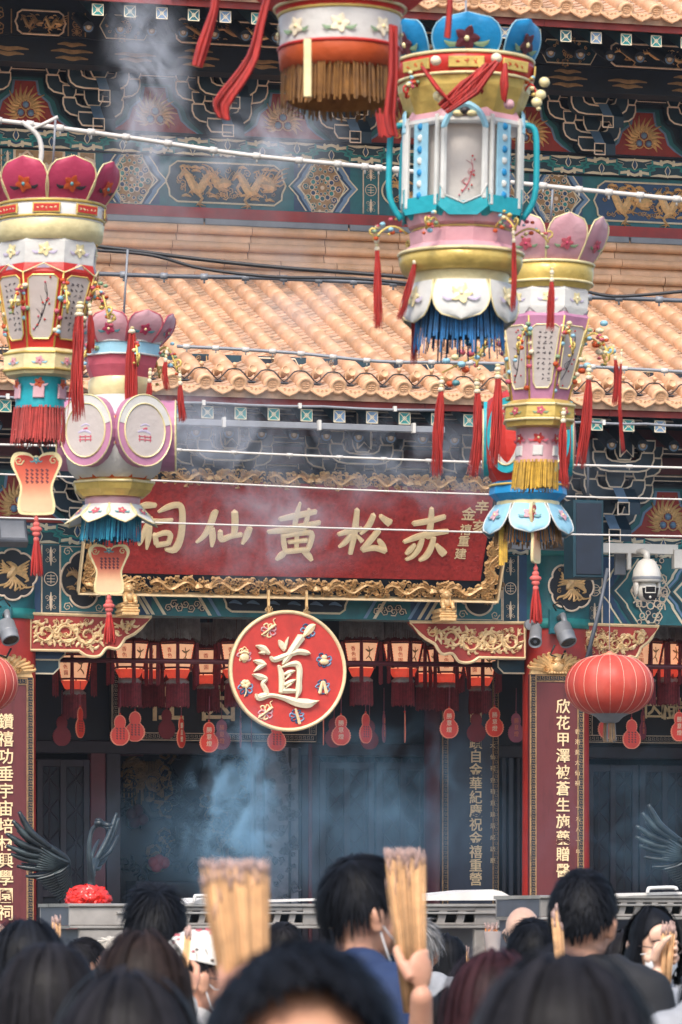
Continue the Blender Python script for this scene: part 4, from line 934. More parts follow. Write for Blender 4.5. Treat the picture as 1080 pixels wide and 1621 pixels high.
# ---- dark boards with gold writing over the doors
def inner_board(px0, px1, y0, y1, chars, label):
    Y = 46.2; f = facade(Y); u0, u1 = f.uv(px0, 1100)[0], f.uv(px1, 1100)[0]; v1, v0 = vc(y0, Y, px0), vc(y1, Y, px0); r = empty('door_board', f.p((u0+u1)/2, v0), label, 'inscribed board')
    m = MB(); m.bar(f, u0, u1, v0, v1, -.1, 0, 'ink', .01); m.build('board', r); e = MB(); w = .085
    for a, b2, c, d in ((u0+.01, u1-.01, v0+.01, v0+w), (u0+.01, u1-.01, v1-w, v1-.01), (u0+.01, u0+w, v0+w, v1-w), (u1-w, u1-.01, v0+w, v1-w)):
        e.line(f, [(a, c), (b2, c), (b2, d), (a, d)], .01, 'gold_line', .008, .001, True)
        if b2-a > d-c: greek_key(e, f, (c+d)/2, a+.02, b2-.02, (d-c)*.6, 'gold_line', .002, horizontal=True)
        else: greek_key(e, f, (a+b2)/2, c+.01, d-.01, (b2-a)*.6, 'gold_line', .002)
    e.build('key_border', r); t = MB()
    for ch, px, py, s in chars: u, v = f.uv(px, py); t.text(ch, f.sub(u, v), s, 'gold_pale', .004, .03, weight=.014)
    t.build('gold_characters', r)
inner_board(176, 502, 1048, 1172, (('性', 262, 1112, .42), ('因', 345, 1112, .42), ('仙', 208, 1108, .16)), 'black board with large gold characters and a key border seen under the lantern row')
inner_board(926, 1190, 1050, 1176, (('因', 1035, 1120, .26), ('樹', 1062, 1122, .26), ('成', 1084, 1122, .26)), 'black board with gold characters and a key border behind the round paper lantern')

# ---- red rod carrying the lanterns
rod = MB(); f = facade(43.25); rod.tube([at_plane(50, 1044, 43.25), at_plane(829, 1053, 43.25)], .026, 'wine', 8)
for px in (70, 92, 480, 800): rod.ball(at_plane(px, 1044+9*(px-50)/780, 43.22), .034, 'wine', 8, 6)
tag(rod.build('hanging_rod'), 'thin dark red rod crossing in front of the lantern row between the columns', 'rod')
rod = MB(); rod.tube([at_plane(918, 1054, 43.25), at_plane(1190, 1057, 43.25)], .026, 'wine', 8); tag(rod.build('hanging_rod'), 'thin dark red rod beside the round paper lantern, beyond the bright red column', 'rod')

# ---- palace lanterns in the hall
def hall_lantern(loc, rz, label):
    r = empty('palace_lantern', loc, label, 'lantern', 'palace lanterns hanging in a row in the hall'); c = Vector(loc); A0 = rz
    def hexp(mb, z0, z1, r0, r1, m, n=6): mb.lathe(c, [(r0, z0), (r1, z1)], m, n, UP, False, A0)
    m = MB(); rg3 = random.Random(1)
    for k in range(90):
        a = 2*pi*k/90; q = .225+.02*cos(6*(a-A0)); m.tube([c+Vector((q*cos(a), q*sin(a), .29)), c+Vector((q*1.03*cos(a), q*1.03*sin(a), .06+rg3.uniform(-.012, .012)))], .007, 'smoked', 3, False, False)
    m.lathe(c, [(.0, .3), (.24, .295), (.245, .28), (.235, .27)][::-1], 'smoked', 6, UP, False, A0); m.build('bead_valance', r)
    m = MB(); m.lathe(c, [(.215, .03), (.14, .12), (.05, .16), (.012, .17), (.012, .6)], 'lantern_wine', 6, UP, False, A0); m.build('cap', r)
    m = MB(); m.lathe(c, [(.205, .026), (.15, -.24)][::-1], 'lit_panel', 6, UP, False, A0)
    m.build('paper_panel', r)
    m = MB()
    for k in range(6):
        a = A0+k*pi/3; p0 = c+Vector((.212*cos(a), .212*sin(a), .03)); p1 = c+Vector((.155*cos(a), .155*sin(a), -.245)); m.tube([p0, p1], .014, 'lantern_wine', 5)
        b2 = a+pi/6; ap0, ap1 = .205*cos(pi/6), .15*cos(pi/6); rad = Vector((cos(b2), sin(b2), 0)); tan = Vector((-sin(b2), cos(b2), 0)); V = (rad*(ap0-ap1)+Vector((0, 0, .266)))
        fp_ = Frame(c+rad*(ap0+ap1)/2+Vector((0, 0, -.107)), tan, V)
        for z, hw in ((.125, .098), (-.125, .075)): m.line(fp_, [(-hw, z), (hw, z)], .02, 'lantern_wine', .006, .001)
        for s in (-1, 1):
            for j in range(9): t = j/8; m.ball(fp_.p(s*(.076+.02*t-.004), -.115+.23*t, .002), .009, 'lit_red', 5, 3)
        if k % 2: m.text('香色園', fp_.sub(0, .06), .055, 'l_red', .002, .003, True, .06)
        else:
            for st in ([(-.04, .05, .012), (0, .03, .02), (.045, .06, .008)], [(-.01, .08, .008), (.01, 0, .014), (-.03, -.05, .008)], [(0, -.02, .01), (.03, -.05, .016), (.045, -.08, .006)]): m.ribbon(fp_, st, 'gold_dull', .003, .002)
    m.build('panel_frame', r)
    m = MB(); m.lathe(c, [(.07, -.34), (.11, -.33), (.152, -.25)], 'lit_red', 6, UP, False, A0); m.build('lower_bowl', r)
    m = MB(); m.lathe(c, [(.115, -.40), (.125, -.37), (.08, -.335)], 'smoked', 12, UP)
    for k in range(70):
        a = 2*pi*k/70; m.tube([c+Vector((.112*cos(a), .112*sin(a), -.385)), c+Vector((.118*cos(a), .118*sin(a), -.62+rg3.uniform(-.02, .02)))], .0075, 'fringe_wine', 3, False, False)
    m.build('fringe', r)
    for k in range(6):
        a = A0+k*pi/3; m = MB(); p = c+Vector((.23*cos(a), .23*sin(a), .02))
        for j in range(6): m.tube([p+Vector((.012*cos(j), .012*sin(j), 0)), p+Vector((.016*cos(j), .016*sin(j), -.42+.02*sin(j*3)))], .007, 'fringe_wine', 3, False, False)
        m.build('tassel', r)
    return r
HL = [(118, 1040, 44.6, .2), (205, 1021, 43.9, .3), (243, 1024, 44.9, .5), (281, 1022, 43.9, .1), (330, 1032, 45.0, .45), (374, 1022, 43.9, .25), (572, 1020, 43.9, .05), (638, 1021, 43.9, .4), (676, 1030, 44.9, .2), (708, 1030, 44.4, .5), (760, 1036, 44.8, .15), (1020, 1021, 43.9, .3), (1058, 1022, 44.2, .0), (1098, 1024, 44.0, .35)]
HLAB = ['dim palace lantern behind the left corner board, hidden above its fringe', 'lit palace lantern just beyond the tip of the left carved corner board', 'narrow orange lit palace lantern set back, third from the left column', 'lit palace lantern midway between the left corner board and the round sign', 'lower lit palace lantern set back, second before the round sign', 'lit palace lantern half hidden by the left edge of the round sign', 'lit palace lantern just clear of the right edge of the round sign', 'lit palace lantern beside the tip of the right-hand corner board', 'half hidden palace lantern set back, above the dark blue couplet board border', 'lit palace lantern under the middle of the corner board, over the inner couplet board', 'lit palace lantern peeping under the corner board next to the bright red column', 'lit palace lantern directly above the round paper lantern', 'lit palace lantern to the right of the round paper lantern', 'palace lantern cut by the picture edge beyond the round paper lantern']
first = None
for (px, py, Y, rz), lab in zip(HL, HLAB):
    p = at_plane(px, py, Y)
    if first is None: first = hall_lantern(p, rz, lab)
    else: o = copy_tree(first); o.location = p; o.rotation_euler = (0, 0, rz); o['label'] = lab

# ---- gourd shaped paper tags
def gourd_outline():
    P = []
    for k in range(72):
        a = 2*pi*k/72; x, y = sin(a), cos(a)
        t = (1-y)/2
        w = .062*sqrt(max(0, 1-((t-.24)/.24)**2)) if t < .38 else 0
        w2 = .102*sqrt(max(0, 1-((t-.68)/.33)**2)) if t > .36 else 0
        w = max(w, w2, .038 if .3 < t < .5 else 0)
        w *= 1+.045*cos(k*pi)
        P.append((w*(1 if x >= 0 else -1), .155-.31*t))
    P = [p for p in P]; return P
def gourd(px, py, Y, rz, kind, label):
    p = at_plane(px, py, Y); U = Vector((cos(rz), sin(rz), 0)); f = Frame(p, U, (0, 0, 1)); r = empty('gourd_tag', p, label, 'paper tag', 'gourd shaped paper tags hanging under the lanterns')
    body = {'front': 'gourd_red', 'back': 'gourd_red', 'wine': 'gourd_dim_wine', 'mauve': 'gourd_dim_mauve'}[kind]; edge = {'front': 'gourd_edge', 'back': 'gourd_edge', 'wine': 'gourd_dim_wine', 'mauve': 'gourd_dim_mauve'}[kind]  # wine and mauve kinds: dimness of tags farther back painted into the card
    P = gourd_outline(); m = MB(); m.prism(f, P, -.004, .004, edge); Q = [(a*.86, b*.94) for a, b in P]; m.prism(f, Q, .0041, .007, body, back=False); m.build('card', r)
    if kind != 'wine':
        t = MB()
        if kind in ('front', 'mauve'): t.text('勝意燈', f.sub(0, .075), .062, 'gourd_edge' if kind == 'mauve' else 'cream', .007, .002, True, .07)
        else:
            for i in range(3):
                for j in range(5): t.line(f, [(-.035+.035*i, .02-.025*j), (-.025+.035*i, .012-.025*j)], .012, 'l_black', .002, .007)
        t.build('print', r)
    s = MB(); s.ball(f.p(0, .165), .012, body, 6, 5); s.tube([f.p(0, .17), f.p(.004, .42)], .0035, 'gourd_dim_mauve', 4); s.build('string', r)
G = [(98, 1157, 44.8, .2, 'wine', 'dark gourd tag, farthest left of the hanging tags'), (127, 1144, 43.8, .9, 'back', 'red gourd tag turned aside, paired with a dark one near the left column'), (190, 1156, 43.7, .0, 'back', 'red gourd tag, lower one of the overlapping pair under the small gold character'), (214, 1150, 43.9, -.2, 'back', 'red gourd tag, upper one of the overlapping pair under the small gold character'),
 (264, 1146, 44.9, .3, 'wine', 'large dark gourd tag hanging over the first big gold character'), (287, 1160, 43.8, .9, 'front', 'narrow red gourd tag seen obliquely next to the big gold character'), (331, 1167, 43.7, .1, 'front', 'bright gourd tag with pale lettering, the lower one before the round sign'), (351, 1163, 44.8, .2, 'mauve', 'dim-coloured red gourd tag half behind a bright one before the round sign'),
 (381, 1160, 44.2, 1.25, 'mauve', 'dim-coloured gourd tag seen nearly edge-on left of the round sign base'), (398, 1160, 44.6, 1.3, 'wine', 'dark gourd tag seen nearly edge-on under the rim of the round sign'), (438, 1165, 43.9, .0, 'back', 'red gourd tag peeping out directly below the round sign'), (512, 1156, 43.8, 1.32, 'back', 'red gourd tag seen edge-on right of the round sign base'), (529, 1160, 44.8, .1, 'wine', 'dark gourd tag half behind a red one right of the round sign'), (540, 1156, 43.8, -.1, 'front', 'red gourd tag with pale lettering right of the round sign'),
 (579, 1153, 43.8, .6, 'back', 'red gourd tag with dark printed columns, first of the mid-bay tags'), (585, 1163, 44.8, .1, 'wine', 'dark gourd tag peeping out behind the one with dark printed columns'), (608, 1152, 44.6, 1.1, 'mauve', 'dim-coloured red gourd tag turned half aside, in the dark middle of the bay'), (641, 1152, 43.9, 1.33, 'back', 'thin red gourd tag seen edge-on by itself before the inner column'), (711, 1145, 43.7, .0, 'front', 'crisp red gourd tag with a pale scalloped edge beside the inner couplet board'),
 (754, 1152, 44.8, -.1, 'wine', 'dark gourd tag hanging in front of the blue couplet characters'), (783, 1143, 43.7, .05, 'front', 'crisp red gourd tag with a pale scalloped edge, the higher one nearer the bright column'), (817, 1152, 44.6, .3, 'mauve', 'dim-coloured red gourd tag half hidden by the bright red column'), (960, 1146, 43.9, .2, 'back', 'red gourd tag directly behind the tassel of the round paper lantern'), (1018, 1148, 44.8, .9, 'mauve', 'dim-coloured gourd tag turned aside behind the round paper lantern'), (1000, 1162, 43.8, .0, 'back', 'red gourd tag hanging lowest to the right of the round paper lantern'), (1075, 1150, 43.8, .2, 'front', 'red gourd tag cut by the picture edge beyond the round paper lantern')]
for g_ in G: gourd(*g_)

# ---- round paper lanterns
def round_lantern(px, py, d, label):
    c = at_depth(px, py, d); k = ppm(d); R, h = 70/k, 48/k; r = empty('paper_lantern', c, label, 'paper lantern', 'round red paper lanterns'); N = 20
    m = MB(); prof = []
    for j in range(17):
        a = -pi/2+pi*j/16; prof.append((max(.04, R*cos(a)**.72 if cos(a) > 0 else .04), h*sin(a)))
    seg = N*4; vs = []; fs = []
    for q, (rr_, z) in enumerate(prof):
        for j in range(seg):
            w = 2*pi*j/seg; b = 1+.016*abs(sin(w*N/2)); vs.append(c+Vector((rr_*b*cos(w), rr_*b*sin(w), z)))
    for i in range(16):
        for j in range(seg): k2 = (j+1) % seg; fs.append((i*seg+j, i*seg+k2, (i+1)*seg+k2, (i+1)*seg+j))
    m.add(vs, fs, 'round_red', True); m.build('paper_body', r)
    m = MB()
    for j in range(N):
        w = 2*pi*j/N; m.tube([c+Vector((q*1.004*cos(w), q*1.004*sin(w), z)) for q, z in prof], (.0022 if d > 1 else .002), 'round_rib', 4, True, False)
    m.build('ribs', r)
    m = MB(); m.lathe(c, [(.06, h*.97), (.065, h*1.03), (.03, h*1.06), (.012, h*1.12), (.004, h*1.13)], 'gourd_edge', 20); m.build('top_cap', r)
    m = MB(); m.lathe(c, [(.04, -h*1.25), (.075, -h*1.2), (.11, -h*1.05), (.18, -h*.9), (.20, -h*.86)], 'smoked' if 0 else 'grey_metal', 26)
    rg3 = random.Random(5)
    for j in range(60): a = rg3.uniform(0, 6.3); q = rg3.uniform(.02, .045)*R/.36; m.tube([c+Vector((q*cos(a), q*sin(a), -h*1.2)), c+Vector((q*1.25*cos(a), q*1.25*sin(a), -h*1.2-.15+rg3.uniform(-.02, .02)))], .0035, 'gold_dull' if j % 3 else 'grey_metal', 3, False, False)
    m.build('bottom_tassel', r)
    m = MB(); m.tube([c+Vector((0, 0, h*1.1)), c+Vector((0.0, 0, h*1.1+.95))], .004, 'wire_white', 5); m.build('hanging_string', r)
round_lantern(965, 1085, 36, 'round pinkish red paper lantern hanging in front of the bright red column'); round_lantern(-42, 1082, 36, 'round red paper lantern cut off by the picture edge beside the couplet board')

# ---- cameras, floodlights and pipes on the beam
def pbox(m, px0, py0, px1, py1, Y, n0, n1, mt, bev=.006):
    f = facade(Y); a = f.uv(px0, py1); b2 = f.uv(px1, py0); m.bar(f, a[0], b2[0], a[1], b2[1], n0, n1, mt, bev); return m
r = empty('dome_camera', at_plane(1025, 960, 42.2), 'white dome surveillance camera on a bracket before the teal beam', 'camera'); c = at_plane(1024, 915, 42.2)
m = MB(); m.lathe(c, [(.0, .19), (.05, .19), (.09, .165), (.135, .08), (.148, .0), (.148, -.03), (.14, -.045), (.0, -.05)][::-1], 'white_plastic', 32); m.lathe(c, [(.15, -.02), (.153, -.005), (.15, .01)], 'grey_metal', 32); m.build('housing', r)
m = MB(); m.ball(c+Vector((0, 0, -.12)), (.105, .105, .125), 'white_plastic', 24, 14)
for s in (-1, 1): m.ball(c+Vector((s*.115, 0, -.08)), (.025, .06, .11), 'white_plastic', 10, 8)
m.build('ball_housing', r)
f = Frame(c+Vector((.0, -.107, -.155)), (1, -.28, 0), (0, -.12, 1)); m = MB(); m.prism(f, [(-.085, .05), (-.07, -.04), (-.04, -.075), (.04, -.075), (.07, -.04), (.085, .05), (.05, .05), (.05, -.005), (-.05, -.005), (-.05, .05)], -.02, .012, 'black_glass'); m.bar(f, -.045, .045, .0, .06, -.02, .013, 'black_glass', .01); m.line(f, [(-.05, -.0), (.05, -.0), (.05, .065), (-.05, .065)], .01, 'white_plastic', .006, .012, True); m.ball(f.p(0, -.045, .01), .014, 'white_plastic', 8, 6); m.build('lens', r)
m = MB(); m.tube([c+Vector((0, .0, .18)), c+Vector((0, 0, .24)), c+Vector((0, .12, .28)), c+Vector((-.06, .5, .26))], .035, 'white_plastic', 12); m.bar(facade(42.6), c.x-.2, c.x-.08, c.z+.06, c.z+.3, -.03, .0, 'grey_metal', .008); m.build('wall_bracket', r)
def flood(px, py, Y, label, tilt=0):
    c = at_plane(px, py, Y); r = empty('floodlight', c-Vector((0, 0, .12)), label, 'floodlight', 'grey floodlights on the columns'); ax = Vector((.15, -.55, -.85)).normalized()
    m = MB(); m.lathe(c, [(0, -.12), (.07, -.12), (.088, -.10), (.09, .0), (.094, .004), (.094, .02), (.09, .024), (.09, .10), (.082, .115), (.075, .1), (0, .095)], 'grey_metal', 24, ax); m.build('housing', r)
    m = MB(); m.lathe(c, [(.0, .099), (.074, .101)], 'black_glass', 24, ax); m.build('lens', r)
    m = MB(); m.bar(facade(Y+.28), c.x-.07, c.x+.1, c.z+.02, c.z+.27, -.05, 0, 'teal', .01); m.tube([c+Vector((0, .0, .1)), c+Vector((.01, .1, .2)), c+Vector((.02, .26, .18))], .03, 'grey_metal', 8); m.tube([c+Vector((-.03, .2, .25)), c+Vector((-.09, .12, .3)), c+Vector((-.02, .1, .33)), c+Vector((.06, .2, .26))], .008, 'black_rubber', 5); m.tube([c+Vector((-.06, .15, -.1)), c+Vector((-.1, .18, -.2)), c+Vector((.02, .18, -.24)), c+Vector((.07, .2, -.15))], .012, 'black_rubber', 5); m.build('mount', r)
flood(895, 1004, 42.3, 'grey cylindrical floodlight on the bright red column above the gilt crest'); flood(13, 1000, 42.3, 'grey cylindrical floodlight on the column at the left picture edge')
c = at_plane(848, 1006, 42.2); r = empty('bullet_camera', c-Vector((0, 0, .1)), 'small grey bullet camera pointing down beside the floodlight on the bright red column', 'camera'); ax = Vector((-.28, -.75, -.6)).normalized()
m = MB(); m.lathe(c, [(0, -.13), (.04, -.13), (.06, -.11), (.064, .09), (.068, .1), (.068, .13), (.058, .13), (.055, .11), (0, .105)], 'grey_metal', 24, ax); m.build('housing', r)
m = MB(); m.lathe(c, [(0, .112), (.05, .113)], 'black_glass', 20, ax); m.ball(c+ax*.11, .02, 'grey_dark', 8, 6); m.build('lens', r)
m = MB(); m.tube([c-ax*.1, c-ax*.1+Vector((.06, .12, .06)), c-ax*.1+Vector((.07, .3, .08))], .022, 'grey_metal', 8); m.lathe(c-ax*.1+Vector((.06, .36, .08)), [(.055, -.05), (.055, .0), (0, .001)][::1], 'grey_metal', 16, (0, -1, 0), False); m.build('mount', r)
m = MB(); pbox(m, 760, 855, 905, 868, 42.35, -.05, 0, 'grey_metal'); tag(m.build('conduit_box'), 'pale metal cable trunking just above the column collar right of the name board', 'trunking')
m = MB(); pbox(m, 906, 862, 1074, 874, 42.4, -.05, 0, 'white_plastic'); pbox(m, 994, 874, 1000, 902, 42.4, -.04, 0, 'white_plastic'); pbox(m, 1066, 870, 1080, 900, 42.4, -.05, .03, 'white_plastic'); tag(m.build('mounting_rail'), 'white metal mounting rail above the dome camera', 'rail')
def flood_panel(px, py, w, h, Y, label):
    f = facade(Y); u, v = f.uv(px, py); g2 = Frame(f.p(u, v), (1, 0, 0), (0, .5, 1)); r = empty('flood_panel', f.p(u, v-h/2), label, 'floodlight', 'square floodlights under the eave')
    m = MB(); m.bar(g2, -w/2, w/2, -h/2, h/2, -.12, 0, 'grey_dark', .015); m.build('housing', r); m = MB(); m.bar(g2, -w/2+.03, w/2-.03, -h/2+.03, h/2-.03, .001, .006, 'grey_metal', .004); m.build('glass', r); m = MB(); m.tube([g2.p(-w/2-.02, 0, -.06), g2.p(-w/2-.02, h*.5, -.2), g2.p(w/2+.02, h*.5, -.2), g2.p(w/2+.02, 0, -.06)], .012, 'grey_dark', 6); m.build('yoke', r)
flood_panel(20, 838, .3, .26, 42.2, 'square grey floodlight under the eave at the left picture edge'); flood_panel(890, 845, .3, .2, 42.2, 'square grey floodlight tucked under the eave right of the blue lantern skirt')
r = empty('loudspeaker', at_plane(931, 914, 41.6), 'tall dark blue-grey loudspeaker hanging before the lower eave next to the dome camera', 'loudspeaker'); m = MB(); pbox(m, 908, 792, 956, 914, 41.6, -.3, 0, 'teal_dark', .012); m.build('cabinet', r); m = MB(); pbox(m, 912, 797, 952, 909, 41.6, .001, .012, 'grey_dark' if 0 else 'navy', .004)
m.build('grille', r); m = MB(); m.tube([at_plane(931, 792, 41.7), at_plane(931, 700, 41.7)], .015, 'grey_dark', 6); m.build('hanger', r)
m = MB(); m.tube([at_plane(962, 900, 41.5), at_plane(950, 960, 41.45), at_plane(928, 1048, 41.4)], [.018, .02, .022], 'grey_dark', 6); tag(m.build('hook_pole'), 'thin dark pole leaning down to the top of the round paper lantern', 'pole')
m = MB(); pbox(m, 930, 1022, 938, 1058, 42.3, -.03, .01, 'black_rubber'); tag(m.build('switch_box'), 'narrow black box beside the bright red column above the round paper lantern', 'box')

# ---- pipes and small spotlights along the lower eave
for (y, r_, mt, px0, px1, dy, lab, dz) in ((641, .013, 'grey_metal', -40, 690, 15, 'thin grey pipe clipped along the red fascia of the lower eave, left stretch', 40.95), (671, .036, 'grey_metal', 150, 705, 10, 'pale grey cable tray under the teal rafter ends, left of the hanging lanterns', 41.2), (668, .013, 'grey_metal', 760, 1110, 10, 'thin grey pipe under the lower eave, stretch right of the hanging lanterns', 40.95)):
    m = MB(); z = vc(y, dz, 430 if px0 < 500 else 930); a, b2 = uc(px0, dz, y), uc(px1, dz, y); 
    if r_ > .03: m.bar(facade(dz), a, b2, z-r_, z+r_*.7, -.09, 0, mt, .006)
    else: m.tube([(a+(b2-a)*k/12, dz, z-.012*sin(pi*k/3)**2) for k in range(13)], r_, mt, 8)
    u = a+.3
    while u < b2: m.bar(facade(dz), u, u+.03, z-r_-.012, z+r_+.012, -.02, r_+.008, 'white_plastic'); u += .95
    tag(m.build('eave_pipe'), lab, 'pipe')
def spot(u):
    o = Vector((u, 0, 0))+b0L+SL*.2+NL*.05; r = empty('spotlight', o, 'small copper coloured spotlight between the tile rolls along the lower roof edge', 'spotlight', 'small spotlights along the lower roof edge'); ax = Vector((.12, -.9, .25)).normalized()
    m = MB(); m.lathe(o+Vector((0, 0, .02)), [(0, -.07), (.036, -.07), (.042, -.06), (.042, .06), (.038, .066), (.034, .058), (0, .056)], 'tile_cap', 18, ax); m.build('housing', r); m = MB(); m.bar(Frame(o, (1, 0, 0), (0, 0, 1)), -.04, .04, -.09, -.08, -.03, .03, 'grey_dark'); m.bar(Frame(o, (1, 0, 0), (0, 0, 1)), -.045, -.036, -.08, .02, -.01, .01, 'tile_cap'); m.bar(Frame(o, (1, 0, 0), (0, 0, 1)), .036, .045, -.08, .02, -.01, .01, 'tile_cap'); m.build('bracket', r); return r
s0 = None
for u in rowsL[1:-1]:
    if s0 is None: s0 = spot(u+.165)
    else: o = copy_tree(s0); o.location = Vector((u+.165, 0, 0))+b0L+SL*.2+NL*.05
m = MB(); pts = []
for u in rowsL[:-1]:
    o = Vector((u, 0, 0))+b0L+SL*.17
    pts += [o+NL*.095+Vector((0, 0, 0)), o+Vector((.05, 0, 0))+NL*.085, o+Vector((.1, -.03, 0))+NL*.03, o+Vector((.156, -.03, 0))+NL*-.02, o+Vector((.21, -.03, 0))+NL*.03, o+Vector((.262, 0, 0))+NL*.085]
m.tube(smooth_pts := [Vector(q) for q in smooth_line([tuple(p) for p in pts], 2)], .007, 'black_rubber', 5); tag(m.build('spotlight_cable'), 'black cable looping over the tile rolls along the lower roof edge', 'cable')
# ================================================================ festival lanterns hung over the court
class Lan:
    """a lantern whose silhouette is measured in photo pixels about its own axis; tilt leans it in the wind"""
    def __init__(s, cx, ytop, d, label, name='festival_lantern', tilt=0, shear=0):
        s.cx, s.y0, s.d, s.k = cx, ytop, d, F/d; s.o = at_depth(cx, ytop, d); s.sh = shear
        s.root = empty(name, s.o, label, 'lantern', 'festival lanterns strung across the court'); s.tilt = tilt
        s.a0 = math.atan2(-FW.y, -FW.x)          # angle facing the camera
    def z(s, y): return (s.y0-y)/s.k
    def r(s, p): return p/s.k
    def pt(s, r, a, y): return s.o+Vector((r/s.k*cos(s.a0+a), r/s.k*sin(s.a0+a), s.z(y)))+RT*(s.sh*(y-s.y0)/s.k)
    def c(s, y): return s.pt(0, 0, y)
    def lathe(s, name, prof, m, n=32, parent=None, smooth=None, off=0, mb=None):
        b = mb or MB(); vs = []; fs = []
        for r_, y in prof:
            for j in range(n): vs.append(s.pt(r_, off+2*pi*j/n, y))
        N = len(prof)
        for i in range(N-1):
            for j in range(n): k = (j+1) % n; fs.append(((i+1)*n+j, (i+1)*n+k, i*n+k, i*n+j))
        b.add(vs, fs, m, n > 16 if smooth is None else smooth)
        return b if mb is not None else b.build(name, parent or s.root)
    def trim(s, mb, r_, y, m, w=2.2, n=32, off=0):
        P = [s.pt(r_, off+2*pi*j/n, y) for j in range(n+1)]; mb.tube(P, w/s.k, m, 6, True, False); return mb
    def facet(s, i, n, y, r0, r1, y0, y1):
        """working plane on facet i of an n-sided body between (r0,y0) top and (r1,y1) bottom"""
        a = 2*pi*i/n; ap = cos(pi/n); p0, p1 = s.pt(r0*ap, a, y0), s.pt(r1*ap, a, y1); t = (y-y0)/(y1-y0); o = p0.lerp(p1, t)
        U = Vector((-sin(s.a0+a), cos(s.a0+a), 0)); return Frame(o, U, (p0-p1))
    def petals(s, name, yb, yt, rb, rt, n, m, rim='l_gold', motif=None, off=0, wf=1.0, curl=.12, pointed=False):
        """ring of leaf shaped boards standing up (yt<yb) or hanging (yt>yb)"""
        for i in range(n):
            a = off+2*pi*i/n; b = MB(); W = 2*rb*math.tan(pi/n)*wf; W2 = 2*rt*math.tan(pi/n)*wf; G = []; K = 9; J = 7
            for k in range(K):
                t = k/(K-1); R = rb+(rt-rb)*t+curl*abs(rt-rb+12)*sin(pi*t)*.5; y = yb+(yt-yb)*t
                base = W+(W2-W)*t
                shp = 1 if t < .55 else (sqrt(max(0, 1-((t-.55)/.45)**2)) if not pointed else (1-((t-.55)/.45)**1.3)); w = base*(.5)*(max(shp, .03))*(.93+.1*sin(pi*min(t*1.5, 1)))
                for j in range(J):
                    q = j/(J-1)*2-1; bow = (1-q*q)*W*.06; G.append(s.pt(R*1.0+bow, a, y)+Vector((-sin(s.a0+a), cos(s.a0+a), 0))*(q*w/s.k))
            th = Vector((cos(s.a0+a), sin(s.a0+a), 0))*(-1.5/s.k); L = len(G); vs = G+[g+th for g in G]; fs = []
            for k in range(K-1):
                for j in range(J-1):
                    q = k*J+j; up = yt < yb
                    f = (q, q+1, q+J+1, q+J); fs.append(f if up else f[::-1]); g = tuple(L+x for x in f); fs.append(g[::-1] if up else g)
            b.add(vs, fs, m, True)
            edge = [G[k*J] for k in range(K)]+[G[k*J+J-1] for k in range(K-1, -1, -1)]
            b.tube(edge, 1.3/s.k, rim, 5, True, False)
            if motif:
                k = int(K*.42); c = G[k*J+3]; nrm = Vector((cos(s.a0+a), sin(s.a0+a), 0)); f = Frame(c+nrm*(2.2/s.k), Vector((-sin(s.a0+a), cos(s.a0+a), 0)), (G[(k+1)*J+3]-G[(k-1)*J+3])*(1 if yt < yb else -1)); flower(b, f, W*.2/s.k, motif, i)
            b.build(name, s.root)
    def fringe(s, name, y0, y1, r_, n, m, ragged=6, r1=None, core=None):
        b = MB(); rr_ = random.Random(int(y0)); r1 = r1 or r_*1.03
        for q in range(n):
            a = 2*pi*q/n+rr_.uniform(-.02, .02); R = r_*rr_.uniform(.93, 1.02); e = rr_.uniform(-ragged, ragged); da = rr_.uniform(-.03, .03); w = max(.9, 2*pi*r_/n*.62)
            P = []
            for t in (0, .35, .7, 1): RR = R+(r1-R)*t; P.append((RR, a+da*t, y0+(y1+e-y0)*t))
            vs = []; fs = []
            for R_, A_, Y_ in P:
                tn = Vector((-sin(s.a0+A_), cos(s.a0+A_), 0))*(w/s.k*.6); c = s.pt(R_, A_, Y_); vs += [c-tn, c+Vector((cos(s.a0+A_), sin(s.a0+A_), 0))*(w/s.k*.4), c+tn]
            for t in range(3):
                for j in range(2): q0_ = t*3+j; fs.append((q0_+3, q0_+4, q0_+1, q0_))
            b.add(vs, fs, m)
        if core: s.lathe('', [(r_*.86, y0), (r_*.88, y1-ragged*1.5)], core, 24, mb=b)
        return b.build(name, s.root)
    def tassel(s, px, y0, y1, w=9, m='tassel_red', ybeads=None, lean=0, depth=0, cord_to=None, bead='cream', curve=0):
        """bead stack with a hanging thread tassel at picture offset px from the axis; depth in pixels towards the camera"""
        rr_ = random.Random(int(px*7+y0)); lean = lean or rr_.uniform(-6, 6); curve = curve or rr_.uniform(-4, 4); base = lambda y, q=0, dd=0: s.o+RT*((px+q-s.cx+lean*(y-y0)/max(1, (y1-y0))+curve*sin(pi*(y-y0)/max(1, y1-y0)))/s.k)+UP*s.z(y)-FW*((depth+dd)/s.k)
        b = MB(); yb = y0 if ybeads is None else ybeads
        for k, (rr0, hh) in enumerate(((.5, 5), (.62, 8), (.5, 5), (.66, 8))): b.ball(base(yb+4+k*6), (w*rr0/s.k, w*rr0/s.k, hh*.55/s.k), bead if k % 2 else 'l_goldpale', 10, 6)
        yy = yb+25
        for q in range(40):
            a = rr_.uniform(0, 6.3); R = sqrt(rr_.uniform(0, 1))*w; e = rr_.uniform(-.05, .05)*(y1-yy); P = []
            sw = rr_.uniform(-1, 1)*w*.35
            for t in (0, .2, .5, .78, 1): P.append(base(yy+(y1+e-yy)*t, R*cos(a)*(.4+.8*t**.6)*.9+sw*sin(t*4+a), R*sin(a)*(.45+.7*t)))
            b.tube(P, [w*.13/s.k, w*.15/s.k, w*.14/s.k, w*.11/s.k, w*.03/s.k], m, 4, True, False)
